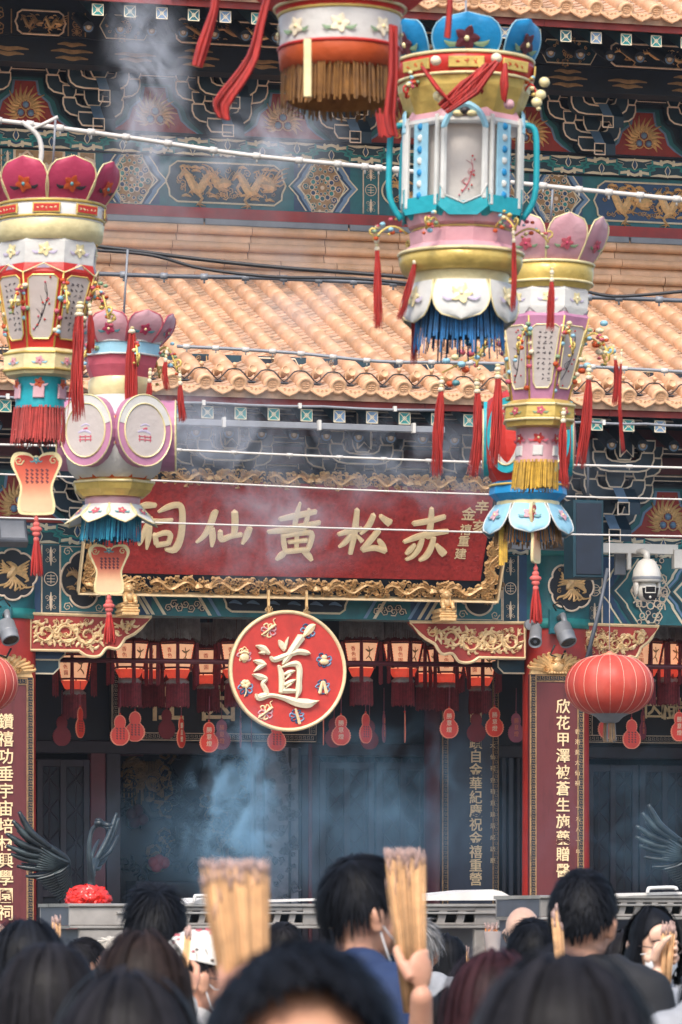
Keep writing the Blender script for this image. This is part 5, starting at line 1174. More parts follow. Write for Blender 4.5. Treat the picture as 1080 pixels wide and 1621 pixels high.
        if cord_to: b.tube([base(yb), s.o+RT*((cord_to[0]-s.cx)/s.k)+UP*s.z(cord_to[1])-FW*(depth*.5/s.k)], 1.4/s.k, m, 5)
        return b.build('tassel', s.root)
    def dragon_arm(s, a, y, r0, r1, drop, m='l_gold'):
        """curled bracket with painted flowers that holds a tassel"""
        b = MB(); P = []
        for k in range(9): t = k/8; P.append(s.pt(r0+(r1-r0)*t, a, y-14*sin(pi*t)+drop*t*t))
        for k in range(7): w = k*.9; q = 7*(1-k*.1); P.append(s.pt(r1+q*sin(w), a, y+drop-7+q*cos(w)-7))
        b.tube(P, 1.8/s.k, m, 6)
        rr_ = random.Random(int(a*100+y))
        for k in range(13):
            t = rr_.uniform(.15, 1); c = s.pt(r0+(r1-r0)*t, a, y-14*sin(pi*t)+drop*t*t+rr_.uniform(-13, 13))+Vector((rr_.uniform(-1, 1), rr_.uniform(-1, 1), 0))*(5/s.k); q = rr_.uniform(2.5, 5)/s.k
            b.ball(c, (q, q, q*.75), ('l_orange', 'l_goldpale', 'l_sky', 'l_rose', 'l_gold', 'l_green')[k % 6], 7, 5)
        b.build('flower_arm', s.root)
    def fan(s, cx, y0, y1, w, tas, depth=0, rz=0, label=None):
        """shield shaped card with a tassel hanging under the lantern"""
        U = (RT*cos(rz)+FW*sin(rz)); o = s.o+RT*((cx-s.cx)/s.k)+UP*s.z(y1)-FW*(depth/s.k); H = (y1-y0)/s.k; W = w/s.k; f = Frame(o, U, UP)
        half = [(.0, 0), (.28, .01), (.36, .06), (.37, .2), (.33, .35), (.33, .48), (.42, .66), (.5, .8), (.5, .9), (.42, .985), (.28, 1.0), (.13, .975), (.06, .93), (0, .95)]
        R = smooth_line([(a, b_, 0) for a, b_ in half], 3); P = [(a*W, b_*H) for a, b_, _ in R]; P = P+[(-a, b_) for a, b_ in P[::-1][1:-1]]
        m = MB(); m.prism(f, P, -2/s.k, 2/s.k, 'l_goldpale'); C = m.build('fan_card', s.root)
        m = MB(); Q = [(a*.86, H*.5+(b_-H*.5)*.9) for a, b_ in P]; m.prism(f, Q, 2.05/s.k, 2.6/s.k, 'fan_print', back=False); m.build('printed_face', C)
        m = MB()
        for i in range(5):
            for j in range(4): m.ribbon(f, [(W*(-.2+.1*i), H*(.72-.06*j), 3/s.k), (W*(-.16+.1*i), H*(.70-.06*j), 2.4/s.k), (W*(-.19+.1*i), H*(.685-.06*j), 1.6/s.k)], 'wine', .3/s.k, 2.7/s.k, sub=1)
        flower(m, f.sub(0, H*.87, 2.8/s.k), W*.07, ('l_leaf', 'l_goldpale'), 1)
        for t in (-1, 1): spiral(m, f, t*W*.34, H*.86, W*.1, 'l_goldpale', 0, 1.3, t, .3, 1.5/s.k, 2.7/s.k)
        m.build('print', C)
        T = MB(); b0 = s.o+RT*((cx-s.cx)/s.k)-FW*(depth/s.k)
        ya, yb = tas; L = yb-ya; p = lambda y, dx=0: b0+RT*(dx/s.k)+UP*s.z(y)
        T.tube([p(y1), p(ya+L*.4)], 1.6/s.k, 'tassel_pink', 6)
        for q, rr0 in ((.05, 4), (.14, 6), (.22, 10), (.3, 7), (.4, 5)): T.ball(p(ya+L*q), (rr0/s.k, rr0*.5/s.k, 5/s.k), 'tassel_pink', 8, 6)
        rr_ = random.Random(3)
        for q in range(30):
            a = rr_.uniform(0, 6.3); R = rr_.uniform(.2, 1); T.tube([p(ya+L*.42, 3*R*cos(a))-FW*(3*R*sin(a)/s.k), p(ya+L*.7, 8*R*cos(a))-FW*(8*R*sin(a)/s.k), p(yb+rr_.uniform(-4, 3), 11*R*cos(a))-FW*(11*R*sin(a)/s.k)], [2/s.k, 2/s.k, 1/s.k], 'tassel_red', 4, True, False)
        T.build('fan_tassel', s.root)
    def hang(s, y0, y1):
        m = MB(); m.tube([s.c(y1), s.c(y0)], 1.8/s.k, 'grey_metal', 6); m.build('hanger', s.root)
def flower(b, f, r, cols, seed=0):
    c1, c2 = cols[0], cols[1]
    for k in range(5):
        a = 2*pi*k/5+seed; b.ribbon(f, [(0, 0, r*.5), (r*.6*cos(a), r*.6*sin(a), r*.75), (r*cos(a), r*sin(a), r*.25)], c1, r*.08, .0004*k, sub=2)
    b.ball(f.p(0, 0, .002), (r*.25,)*3, c2, 6, 4)
    for t in (-1, 1): b.ribbon(f, [(t*r*.6, -r*.4, r*.2), (t*r*1.3, -r*.5, r*.45), (t*r*1.8, -r*.2, r*.1)], 'l_leaf' if len(cols) < 3 else cols[2], r*.05, 0, sub=2)
def blossoms(b, f, w, h, k, seed, body='l_black', fl='l_red'):
    rg4 = random.Random(seed)
    P = [(w*(-.3), -h*.45, w*.04), (w*(-.05), -h*.25, w*.05), (w*.12, 0, w*.045), (w*.2, h*.2, w*.035), (w*.12, h*.42, w*.02)]; b.ribbon(f, P, body, k, .0, sub=3)
    for q in range(4):
        u, v, _ = P[1+q % 3]; b.ribbon(f, [(u, v, w*.03), (u+w*rg4.uniform(-.3, .1), v+h*.1, w*.025), (u+w*rg4.uniform(-.35, .2), v+h*.2, w*.01)], body, k, 0, sub=2)
    for q in range(10):
        u, v, _ = P[q % 5]; u += w*rg4.uniform(-.22, .22); v += h*rg4.uniform(-.12, .12); b.ball(f.p(u, v, k*.3), (w*.05, w*.05, w*.05), fl if q % 3 else 'l_rose', 6, 4)
def brush_text(b, f, w, h, cols, rows, m, k, seed):
    rg4 = random.Random(seed); s_ = min(w/cols, h/rows)*.72
    for i in range(cols):
        for j in range(rows - (0 if i else rows//4)):
            u, v = w*(-.5+(i+.5)/cols), h*(.5-(j+.5)/rows)
            for q in range(3): b.ribbon(f, [(u+s_*rg4.uniform(-.5, .2), v+s_*rg4.uniform(-.4, .4), s_*.14), (u+s_*rg4.uniform(-.2, .5), v+s_*rg4.uniform(-.4, .4), s_*.2)], m, k, 0, sub=1)

# ---- L5: magenta petal crown, red windowed body, teal drum (left)
A = Lan(84, 262, 20, 'large red lantern with a magenta petal crown and a shield pendant with a tassel', shear=-.055)
A.hang(190, 265)
A.petals('crown_petal', 331, 263, 76, 104, 8, 'l_magenta', 'l_goldpale', ('l_orange', 'l_leaf', 'l_black'), off=pi/8, wf=1.08, curl=.3)
b = MB(); A.lathe('', [(74, 332), (86, 326), (86, 352), (84, 372), (76, 380)], 'l_white', 40, mb=b); A.trim(b, 86.5, 329, 'l_gold', 2.5, 40); A.trim(b, 86.5, 353, 'l_gold', 2.2, 40)
A.lathe('', [(84.5, 356), (87, 360), (85, 383), (78, 389)], 'l_goldpale', 40, mb=b)
for i in range(8): f = A.facet(i, 8, 342, 87*1.082, 87*1.082, 330, 352); b.bar(f, -22/A.k, 22/A.k, -8/A.k, 8/A.k, -.001, 2/A.k, 'l_gold', 1/A.k); b.bar(f, -20/A.k, 20/A.k, -6/A.k, 6/A.k, 0, 2.6/A.k, 'l_red', .5/A.k); brush_text(b, f.sub(0, 0, 2.7/A.k), 36/A.k, 11/A.k, 5, 1, 'l_goldpale', .4/A.k, i)
b.build('crown_ring', A.root)
b = MB(); A.lathe('', [(77, 384), (82, 392), (80, 425), (74, 446)], 'l_white', 8, mb=b, off=pi/8)
for i in range(8): f = A.facet(i, 8, 405, 82, 80, 392, 425); flower(b, f.sub(0, 0, 1/A.k), 11/A.k, ('l_goldpale', 'cream', 'l_lilac'), i)
for i in range(8):
    f = A.facet(i, 8, 437, 81, 78, 425, 446); b.prism(f.sub(0, 0, .6/A.k), [(-30/A.k, -12/A.k), (0, 12/A.k), (30/A.k, -12/A.k)], 0, 2/A.k, 'l_lilac', back=False)
b.build('white_collar', A.root)
b = MB(); n = 8; r0, r1 = 84, 54; A.lathe('', [(80, 426), (84, 440), (r1, 556)], 'l_red', n, mb=b, off=pi/n); b.build('tapered_body', A.root)
b = MB()
for i in range(n):
    f = A.facet(i, n, 490, r0, r1, 440, 556); q = 1/A.k; P = [(-27*q, -48*q), (-10*q, -53*q), (10*q, -53*q), (20*q, -46*q)]
    W0, W1 = 24*q, 17*q; P = [(-W1, -46*q), (-W1*.7, -54*q), (W1*.7, -54*q), (W1, -46*q), (W0, 40*q), (W0*.7, 46*q), (-W0*.7, 46*q), (-W0, 40*q)]
    Pb = [(a*1.25, v*1.06+1*q) for a, v in P]; Ob = [(a*(1.52 if v > 0 else 1.5), v*1.08+(8*q if v > 0 and abs(a) < 20*q else 0)) for a, v in P]
    b.prism(f, P, .4*q, 1.6*q, 'l_paper', back=False); b.line(f, P, 2.4*q, 'l_gold', 1.6*q, 1.5*q, True); b.line(f, [(-W0-7*q, 50*q), (0, 64*q), (W0+7*q, 50*q)], 2*q, 'l_goldpale', 2*q, .5*q)
    if i % 2 == 0: blossoms(b, f.sub(0, -3*q, 1.7*q), 38*q, 84*q, .8*q, i)
    else: brush_text(b, f.sub(0, -3*q, 1.7*q), 30*q, 80*q, 3, 9, 'l_black', .5*q, i)
    p0 = A.pt(r0, 2*pi*(i+.5)/n, 440); p1 = A.pt(r1, 2*pi*(i+.5)/n, 556); b.tube([p0, p1], 1.6*q, 'l_gold', 5)
    e = random.Random(i)
    for k in range(9):                             # painted flower sprays along the ribs
        c = p0.lerp(p1, e.uniform(.15, .95))+Vector((e.uniform(-1, 1), e.uniform(-1, 1), 0))*(4*q); b.ball(c, (5*q, 5*q, 4*q), ('l_orange', 'l_sky', 'cream', 'l_rose', 'l_green')[k % 5], 7, 5)
b.build('window_panel', A.root)
b = MB(); A.lathe('', [(54, 556), (62, 562), (64, 566), (63, 588), (58, 597), (40, 600)], 'l_goldpale', 8, mb=b, off=pi/8); A.trim(b, 64, 564, 'l_gold', 2.2, 8, pi/8); A.trim(b, 63, 590, 'l_gold', 2.2, 8, pi/8)
for i in range(8): f = A.facet(i, 8, 577, 64, 63, 566, 588); flower(b, f.sub(0, 0, 1/A.k), 7/A.k, ('l_pink', 'l_rose', 'l_sky'), i)
b.build('lower_ring', A.root)
b = MB(); A.lathe('', [(40, 598), (38, 620), (39, 648)], 'l_teal', 20, mb=b)
for i in range(6):
    f = A.facet(i, 6, 618, 39*1.15, 39*1.15, 600, 645); b.bar(f, -9/A.k, 9/A.k, -16/A.k, 4/A.k, 0, 3/A.k, 'l_pink', 1/A.k); flower(b, f.sub(0, 8/A.k, 3/A.k), 8/A.k, ('l_orange', 'l_red', 'l_pink'), i)
b.build('teal_drum', A.root)
A.fringe('fringe', 645, 702, 40, 90, 'fringe_red', 5, 43, 'fringe_red')
A.fan(58, 716, 816, 80, (818, 910), 4)
for i in range(8): A.dragon_arm(pi/8+i*pi/4, 470, 80, 112, 40)
A.tassel(131, 480, 668, 12, ybeads=484, depth=60); A.tassel(143, 482, 560, 6, ybeads=478, depth=30)

# ---- L6: pale pink crown, globe with round windows (left, behind)
B = Lan(196, 500, 23, 'pale pink and mauve globe lantern with round windows and a blue fringe', shear=-.06)
B.hang(395, 505); B.petals('crown_petal', 547, 500, 56, 80, 8, 'l_pink', 'l_rose', ('l_magenta', 'l_goldpale'), off=pi/8+.15, wf=1.08, curl=.3)
b = MB(); B.lathe('', [(54, 547), (62, 546), (63, 566), (56, 566)], 'l_sky', 8, mb=b, off=pi/8+.15); B.trim(b, 63, 546, 'l_white', 1.6, 8, pi/8+.15); B.trim(b, 63, 566, 'l_white', 1.6, 8, pi/8+.15)
B.lathe('', [(60, 567), (57, 582), (48, 599)], 'l_rose', 8, mb=b, off=pi/8+.15); B.lathe('', [(47, 600), (50, 606), (49, 626), (44, 630)], 'l_goldpale', 30, mb=b); b.build('neck', B.root)
b = MB(); prof = [(46, 628), (68, 638), (84, 660), (91, 690), (88, 718), (76, 742), (58, 760)]; B.lathe('', smooth_line(prof, 3), 'l_white', 32, mb=b); b.build('globe', B.root)
for i in range(6):
    a = 2*pi*i/6+.55; b = MB(); R = 88; c = B.pt(R*1.05, a, 690); nrm = Vector((cos(B.a0+a), sin(B.a0+a), 0)); f = Frame(c, Vector((-sin(B.a0+a), cos(B.a0+a), 0)), UP); q = 1/B.k
    C = lambda r_, n=28: [(r_*cos(2*pi*j/n)*q*.92, r_*sin(2*pi*j/n)*q*1.08) for j in range(n)]
    b.prism(f, C(52), -40*q, .0, 'l_mauve'); b.prism(f, C(38), 0, .6*q, 'l_paper', back=False); b.line(f, C(39), 2.4*q, 'l_goldpale', 2.5*q, .2*q, True); b.line(f, C(52), 2.2*q, 'l_goldpale', 2.4*q, 0, True); AR = lambda r_, lo_, hi_: [(r_*cos(radians(w))*q*.92, r_*sin(radians(w))*q*1.08) for w in ([lo_+(hi_-lo_)*t_/16 for t_ in range(17)])]; b.prism(f, AR(51.4, 12, 168)+AR(39.5, 168, 12), .05*q, .9*q, 'l_white', back=False)
    for st in ([(-10, 8, 3), (0, 12, 5), (10, 9, 2)], [(-16, -4, 4), (-2, 0, 8), (12, -6, 5)]): b.ribbon(f, [(u*q*.8, v*q*.8, w*q*.6) for u, v, w in st], 'l_lilac', .6*q, .7*q)
    for st in ([(-14, -12, 3), (14, -13, 3)], [(-14, -18, 3), (14, -19, 3)], [(-12, -10, 3), (-12, -22, 3)], [(0, -10, 3), (0, -22, 3)], [(12, -10, 3), (12, -22, 3)], [(-4, 2, 5), (4, 4, 6)]): b.ribbon(f, [(u*q*.8, v*q*.8, w*q*.6) for u, v, w in st], 'l_rose', .6*q, .7*q, sub=1)
    b.build('round_window', B.root)
    e = MB(); a2 = a+pi/6; c2 = B.pt(88, a2, 690)
    for k in range(10): w = k*.63; e.ball(c2+Vector((-sin(B.a0+a2)*12*cos(w), cos(B.a0+a2)*12*cos(w), 20*sin(w)))*q, (5*q,)*3, ('l_goldpale', 'cream', 'l_orange')[k % 3], 7, 5)
    e.build('flower_boss', B.root)
b = MB(); B.lathe('', [(80, 722), (72, 745), (56, 763)], 'l_orange', 12, mb=b); b.build('orange_base', B.root)
b = MB(); B.lathe('', [(57, 760), (68, 766), (64, 778), (52, 788), (42, 788)], 'l_gold', 8, mb=b, off=.5); B.trim(b, 68, 766, 'l_goldpale', 2, 8, .5); B.lathe('', [(42, 786), (44, 790), (43, 804), (40, 806)], 'l_pink', 20, mb=b); b.build('gold_dish', B.root)
B.petals('skirt_petal', 800, 832, 42, 76, 8, 'l_white', 'l_goldpale', ('l_rose', 'l_goldpale'), off=.35, wf=1.0, pointed=True, curl=-.2)
B.fringe('fringe', 808, 858, 46, 90, 'fringe_teal', 4, 48, 'fringe_blue')
B.fan(173, 862, 941, 64, (943, 1018), 4)
for i in range(6): B.dragon_arm(.35+i*pi/3, 560, 58, 92, 30)
B.tassel(212, 508, 700, 10, ybeads=512, depth=70); B.tassel(284, 580, 668, 6, ybeads=586, depth=10); B.tassel(240, 578, 640, 6, ybeads=586, depth=40); B.tassel(268, 548, 620, 5, ybeads=552, depth=30)

# ---- L2: blue crown, white windowed body with teal arches (right, front)
D = Lan(737, 40, 17, 'large white lantern with a blue leaf crown, teal arched windows and a royal blue fringe', shear=-.02)
D.hang(0, 60); D.petals('crown_petal', 106, 42, 92, 112, 6, 'l_blue', 'l_sky', ('wine', 'l_goldpale', 'l_green'), off=0, wf=.92, curl=.2)
b = MB(); D.lathe('', [(92, 104), (108, 100), (110, 112), (107, 134), (100, 138)], 'l_red', 36, mb=b); D.trim(b, 109, 101, 'l_goldpale', 3, 40); D.trim(b, 107, 134, 'l_goldpale', 2.5, 40)
for i in range(8): f = D.facet(i, 8, 118, 111*1.08, 109*1.08, 104, 134); b.bar(f, -28/D.k, 28/D.k, -9/D.k, 8/D.k, -.002, 2/D.k, 'l_gold', 1/D.k); brush_text(b, f.sub(0, 0, 2.2/D.k), 44/D.k, 13/D.k, 3, 1, 'l_orange', .6/D.k, i)
b.build('crown_ring', D.root)
D.lathe('gold_bowl', [(106, 136), (104, 150), (96, 172), (88, 190)], 'l_gold', 12)
b = MB(); D.lathe('', [(84, 176), (98, 200), (100, 206)], 'l_pink', 8, mb=b, off=pi/8); D.lathe('', [(74, 200), (74, 345)], 'l_paper', 32, mb=b); D.lathe('', [(100, 200), (101, 206), (98, 210), (74, 208)], 'l_white', 8, mb=b, off=pi/8); D.lathe('', [(74, 334), (98, 332), (99, 340), (88, 354), (74, 356)], 'l_teal', 8, mb=b, off=pi/8); b.build('octagon_body', D.root)
for i in range(8):
    b = MB(); f = D.facet(i, 8, 262, 98, 98, 204, 330); q = 1/D.k; W = 98*math.tan(pi/8)*.92*q
    fr_ = 'l_sky' if i % 2 else 'l_white'
    if i % 2 == 0:
        P = [(-W*.8, -62*q), (W*.8, -62*q), (W*.8, 50*q), (W*.55, 66*q), (W*.25, 74*q), (0, 77*q), (-W*.25, 74*q), (-W*.55, 66*q), (-W*.8, 50*q)]; b.ribbon(f, [(-W*.86, -66*q, 9*q), (-W*.86, 48*q, 9*q)], 'l_white', 5*q, .2*q, sub=1); b.ribbon(f, [(W*.86, -66*q, 9*q), (W*.86, 48*q, 9*q)], 'l_white', 5*q, .2*q, sub=1)
        b.ribbon(f, [(-W*.9, 44*q, 9*q), (-W*.6, 68*q, 10*q), (0, 80*q, 12*q), (W*.6, 68*q, 10*q), (W*.9, 44*q, 9*q)], 'l_sky', 6*q, .3*q, sub=4)
        T = [(-W, -44*q), (-W*.75, -62*q), (0, -74*q), (W*.75, -62*q), (W, -44*q), (W, -80*q), (W*.6, -92*q), (-W*.6, -92*q), (-W, -80*q)]; b.prism(f, T, 0, 3*q, 'l_teal'); b.line(f, T[:5], 2.6*q, 'l_white', 3*q, 2.6*q)
        f2_ = D.facet(i, 8, 262, 74/cos(pi/8), 74/cos(pi/8), 204, 330); blossoms(b, f2_.sub(W*.2, -28*q, 1.2*q), W*.9, 60*q, .8*q, i+3, 'l_rose')
        for t in (-1, 1): b.ball(f.p(t*10*q, 66*q, 3*q), (10*q, 5*q, 5*q), 'l_goldpale', 8, 6)
        b.ball(f.p(0, 70*q, 4*q), (9*q, 6*q, 6*q), 'l_black', 8, 6)
    else:
        b.bar(f, -W*.5, W*.3, -72*q, 62*q, 0, 2*q, 'l_sky', .6*q)
        for t in (-1, 1): b.bar(f, t*W*.85-3*q, t*W*.85+3*q, -76*q, 66*q, 0, 5*q, 'l_white', 1*q)
        for k in range(7): b.ball(f.p(-W*.1, (50-18*k)*q, 2*q), (6*q, 3*q, 6*q), 'l_white' if k % 2 else 'l_blue', 7, 5)
        T = [(-W, -60*q), (W, -60*q), (W*.9, -86*q), (-W*.9, -86*q)]; b.prism(f, T, 2.2*q, 4*q, 'l_teal')
    p0 = D.pt(101, 2*pi*(i+.5)/8, 206); p1 = D.pt(101, 2*pi*(i+.5)/8, 332)
    b.build('window_panel', D.root)
for a in (1.45, 2.2, -1.45, -2.2, 3.0):
    b = MB(); P = [D.pt(95, a, 200), D.pt(113, a, 208), D.pt(117, a, 250), D.pt(115, a, 315), D.pt(96, a, 350)]; b.tube([Vector(p) for p in smooth_line([tuple(p) for p in P], 4)], 5/D.k, 'l_teal', 8); b.build('side_handle', D.root)
b = MB(); D.lathe('', [(92, 346), (86, 362), (76, 368), (84, 372), (82, 392), (98, 405)], 'l_pink', 12, mb=b, off=.2); D.trim(b, 78, 368, 'l_gold', 1.8, 24); b.build('pink_waist', D.root)
b = MB(); D.lathe('', [(84, 402), (98, 404), (98, 420), (92, 434), (80, 436)], 'l_gold', 40, mb=b); D.trim(b, 98.5, 405, 'l_goldpale', 3, 40); D.lathe('', [(78, 434), (76, 446), (78, 458)], 'l_goldpale', 32, mb=b); b.build('gold_ring', D.root)
D.petals('skirt_petal', 452, 516, 74, 84, 6, 'l_white', 'l_goldpale', ('l_goldpale', 'cream', 'l_lilac'), off=0, wf=.98, curl=.2)
D.fringe('fringe', 470, 552, 66, 110, 'fringe_blue', 14, 72, 'blue')
for i in range(6): D.dragon_arm(pi/6+i*pi/3+.1, 372, 86, 140, 10)
for i in range(6): D.dragon_arm(i*pi/3+.2, 150, 100, 124, 20, 'l_red')
D.tassel(596, 370, 520, 7, ybeads=372, depth=0); D.tassel(660, 400, 512, 6, ybeads=402, lean=-28, depth=60); D.tassel(810, 380, 500, 5, ybeads=370, depth=70); D.tassel(873, 420, 525, 6, ybeads=424, depth=20); D.tassel(652, 470, 572, 5, ybeads=440, depth=-20); D.tassel(668, 170, 235, 6, ybeads=150, depth=40)
b = MB()                                           # the wind-blown red tassels over the gold bowl
for (x0, y0, x1, y1, w) in ((785, 96, 700, 172, 17), (770, 100, 712, 168, 10), (668, 105, 720, 170, 4), (800, 100, 798, 160, 6)):
    e = random.Random(x0)
    for k in range(22):
        q = e.uniform(-1, 1)*w; z_ = e.uniform(0, 10); P = [at_depth(x0+q*.3, y0+abs(q)*.2, D.d-.34-z_/D.k), at_depth((x0+x1)/2+q*.9, (y0+y1)/2+q*.6+4, D.d-.36-z_/D.k), at_depth(x1+q*.5, y1+q*.5, D.d-.34-z_/D.k)]; b.tube(P, [2.4/D.k, 3/D.k, 1.4/D.k], 'tassel_red', 4, True, False)
b.build('blown_tassel', D.root)
b = MB()
for (x, y) in ((700, 156), (712, 164), (694, 152), (806, 165), (862, 130), (856, 150), (850, 162), (690, 96), (786, 92)): b.ball(at_depth(x, y, D.d-.33), (9/D.k, 9/D.k, 8/D.k), ('cream', 'l_goldpale', 'l_pink')[x % 3], 8, 6)
b.build('bead', D.root)
b = MB()
for k in range(4):
    for (x, y0, y1, w) in ((610, 150, 212, 13),):
        e = random.Random(k)
        for j in range(12): q = e.uniform(-1, 1)*w; b.tube([at_depth(x+q*.5, y0, D.d-.1), at_depth(x+q, (y0+y1)/2, D.d-.1), at_depth(x+q*.7, y1+e.uniform(-6, 6), D.d-.1)], [3/D.k, 4/D.k, 2/D.k], 'tassel_red', 4, True, False)
b.build('side_tassel', D.root)

# ---- L3: pink crown, mauve tapered body with a text panel (right, lower)
E3 = Lan(872, 350, 20, 'mauve lantern with a pink petal crown, a white script panel and a yellow fringe', shear=-.06)
E3.hang(300, 352); E3.petals('crown_petal', 424, 350, 62, 90, 8, 'l_pink', 'l_goldpale', ('l_rose', 'l_magenta', 'l_green'), off=pi/8-.1, wf=1.06, curl=.3)
b = MB(); E3.lathe('', [(62, 424), (72, 420), (73, 436), (72, 452), (66, 462)], 'l_gold', 36, mb=b); E3.trim(b, 72.5, 422, 'l_goldpale', 2.5, 36); E3.trim(b, 72.5, 452, 'l_goldpale', 2.2, 36); b.build('gold_ring', E3.root)
b = MB(); E3.lathe('', [(64, 458), (70, 466), (71, 492), (67, 512)], 'l_white', 8, mb=b, off=pi/8)
for i in range(8): f = E3.facet(i, 8, 478, 70, 71, 466, 492); flower(b, f.sub(0, 0, 1/E3.k), 9/E3.k, ('l_goldpale', 'cream', 'l_lilac'), i)
for i in range(8): f = E3.facet(i, 8, 504, 71, 67, 492, 512); b.prism(f.sub(0, 0, .5/E3.k), [(-27/E3.k, 10/E3.k), (0, -14/E3.k), (27/E3.k, 10/E3.k)], 0, 2/E3.k, 'l_white', back=False)
b.build('white_collar', E3.root)
b = MB(); r0, r1, n = 74, 48, 8; E3.lathe('', [(66, 496), (74, 508), (r1, 636)], 'l_mauve', n, mb=b, off=pi/n); b.build('tapered_body', E3.root)
b = MB()
for i in range(n):
    f = E3.facet(i, n, 568, r0, r1, 508, 636); q = 1/E3.k; W0, W1 = 22*q, 14*q; P = [(-W1, -44*q), (-W1*.7, -52*q), (W1*.7, -52*q), (W1, -44*q), (W0, 42*q), (W0*.7, 47*q), (-W0*.7, 47*q), (-W0, 42*q)]
    b.prism(f, P, .4*q, 1.6*q, 'l_paper', back=False); b.line(f, P, 2.2*q, 'l_goldpale', 1.6*q, 1.5*q, True)
    if i % 2 == 0: brush_text(b, f.sub(0, -2*q, 1.7*q), 28*q, 82*q, 3, 10, 'l_black', .5*q, i)
    else: blossoms(b, f.sub(0, -3*q, 1.7*q), 32*q, 80*q, .8*q, i)
    p0 = E3.pt(r0, 2*pi*(i+.5)/n, 508); p1 = E3.pt(r1, 2*pi*(i+.5)/n, 636); b.tube([p0, p1], 1.6*q, 'l_gold', 5); e = random.Random(i+5)
    for k in range(8): c = p0.lerp(p1, e.uniform(.1, .95))+Vector((e.uniform(-1, 1), e.uniform(-1, 1), 0))*(4*q); b.ball(c, (5*q, 5*q, 4*q), ('l_orange', 'l_sky', 'cream', 'l_rose', 'l_green')[k % 5], 7, 5)
b.build('window_panel', E3.root)
b = MB(); E3.lathe('', [(48, 636), (58, 642), (59, 664), (54, 678), (36, 680)], 'l_gold', 8, mb=b, off=pi/8); E3.trim(b, 59, 645, 'l_goldpale', 2.2, 8, pi/8); E3.trim(b, 58, 668, 'l_goldpale', 2.5, 8, pi/8)
for i in range(8): f = E3.facet(i, 8, 655, 59, 59, 642, 664); flower(b, f.sub(0, 0, 1/E3.k), 7/E3.k, ('l_rose', 'l_goldpale', 'l_green'), i)
b.build('lower_ring', E3.root)
b = MB(); E3.lathe('', [(36, 678), (33, 700), (34, 734)], 'l_pink', 20, mb=b)
for i in range(6): f = E3.facet(i, 6, 704, 38, 38, 680, 730); flower(b, f.sub(0, 8/E3.k, .5/E3.k), 9/E3.k, ('l_red', 'l_goldpale', 'l_rose'), i); b.bar(f, -8/E3.k, 8/E3.k, -20/E3.k, -4/E3.k, -.003, 2/E3.k, 'l_white', 1/E3.k)
b.build('pink_drum', E3.root)
E3.fringe('fringe', 730, 775, 35, 80, 'fringe_gold', 3, 37, 'fringe_gold')
for i in range(8): E3.dragon_arm(pi/8+i*pi/4, 540, 70, 112, 34)
E3.tassel(786, 580, 742, 9, ybeads=582, depth=60, lean=-6); E3.tassel(755, 620, 755, 9, ybeads=600, depth=20, lean=-6); E3.tassel(700, 596, 752, 8, ybeads=596, lean=-8, depth=10); E3.tassel(930, 580, 742, 8, ybeads=582, lean=-14, depth=50); E3.tassel(972, 552, 640, 5, ybeads=545, depth=0); E3.tassel(983, 570, 712, 3, ybeads=552, lean=3, depth=10); E3.tassel(889, 680, 775, 7, ybeads=650, depth=50)
b = MB(); b.tube([at_depth(820, 500, 20), at_depth(760, 560, 19.95), at_depth(700, 590, 19.97)], 1.6/E3.k, 'l_gold', 5); e = random.Random(9)
for k in range(26): x = 820-k*4.6; b.ball(at_depth(x+e.uniform(-8, 8), 505+(820-x)*.75+e.uniform(-22, 22), 19.97+e.uniform(-.05, .05)), (7/E3.k, 7/E3.k, 5/E3.k), ('l_orange', 'l_sky', 'cream', 'l_rose', 'l_goldpale', 'l_leaf')[k % 6], 8, 6)
b.build('flower_spray', E3.root); b = MB()
for k in range(14): b.ball(at_depth(930+e.uniform(-24, 40), 545+e.uniform(-35, 45), 19.97+e.uniform(-.05, .05)), (7/E3.k, 7/E3.k, 5/E3.k), ('cream', 'l_goldpale', 'l_orange', 'l_sky')[k % 4], 8, 6)
b.build('flower_spray', E3.root)

# ---- L4: teal and red lantern behind the mauve one
H4 = Lan(836, 615, 22.5, 'teal and red lantern with pale blue skirt leaves half hidden behind the mauve one')
H4.hang(580, 620); b = MB(); H4.lathe('', smooth_line([(40, 620), (68, 640), (76, 690), (72, 735), (56, 765)], 4), 'l_red', 12, mb=b); b.build('globe', H4.root)
for i in range(6):
    a = 2*pi*i/6+.5; b = MB(); c = H4.pt(70, a, 695); f = Frame(c, Vector((-sin(H4.a0+a), cos(H4.a0+a), 0)), UP); q = 1/H4.k; C = lambda r_: [(r_*cos(2*pi*j/28)*q*.8, r_*sin(2*pi*j/28)*q*1.35) for j in range(28)]
    b.prism(f, C(44), -16*q, 0, 'l_teal'); b.prism(f, C(34), 0, .6*q, 'l_paper', back=False); b.line(f, C(35), 2.4*q, 'l_goldpale', 2*q, .2*q, True); b.build('round_window', H4.root)
b = MB(); H4.lathe('', [(54, 762), (60, 768), (62, 784), (50, 795)], 'l_blue', 12, mb=b); H4.trim(b, 61, 770, 'l_gold', 2, 24); H4.lathe('', [(48, 792), (50, 797), (49, 808), (44, 812)], 'l_goldpale', 30, mb=b); b.build('blue_dish', H4.root)
H4.petals('skirt_petal', 800, 848, 46, 70, 6, 'l_sky', 'l_white', ('l_pink', 'l_goldpale'), off=0, wf=.95, curl=.1)
H4.fringe('fringe', 806, 862, 48, 90, 'fringe_brown', 5, 54, 'l_blue')
b = MB()
for (x, y0, y1) in ((795, 850, 895), (800, 850, 890)):
    for k in range(8): b.tube([at_depth(x+k*.9-4, y0-20, 22.4), at_depth(x+k*.9-4, y1, 22.4)], 1.6/H4.k, 'fringe_gold', 4, True, False)
b.build('side_fringe', H4.root)
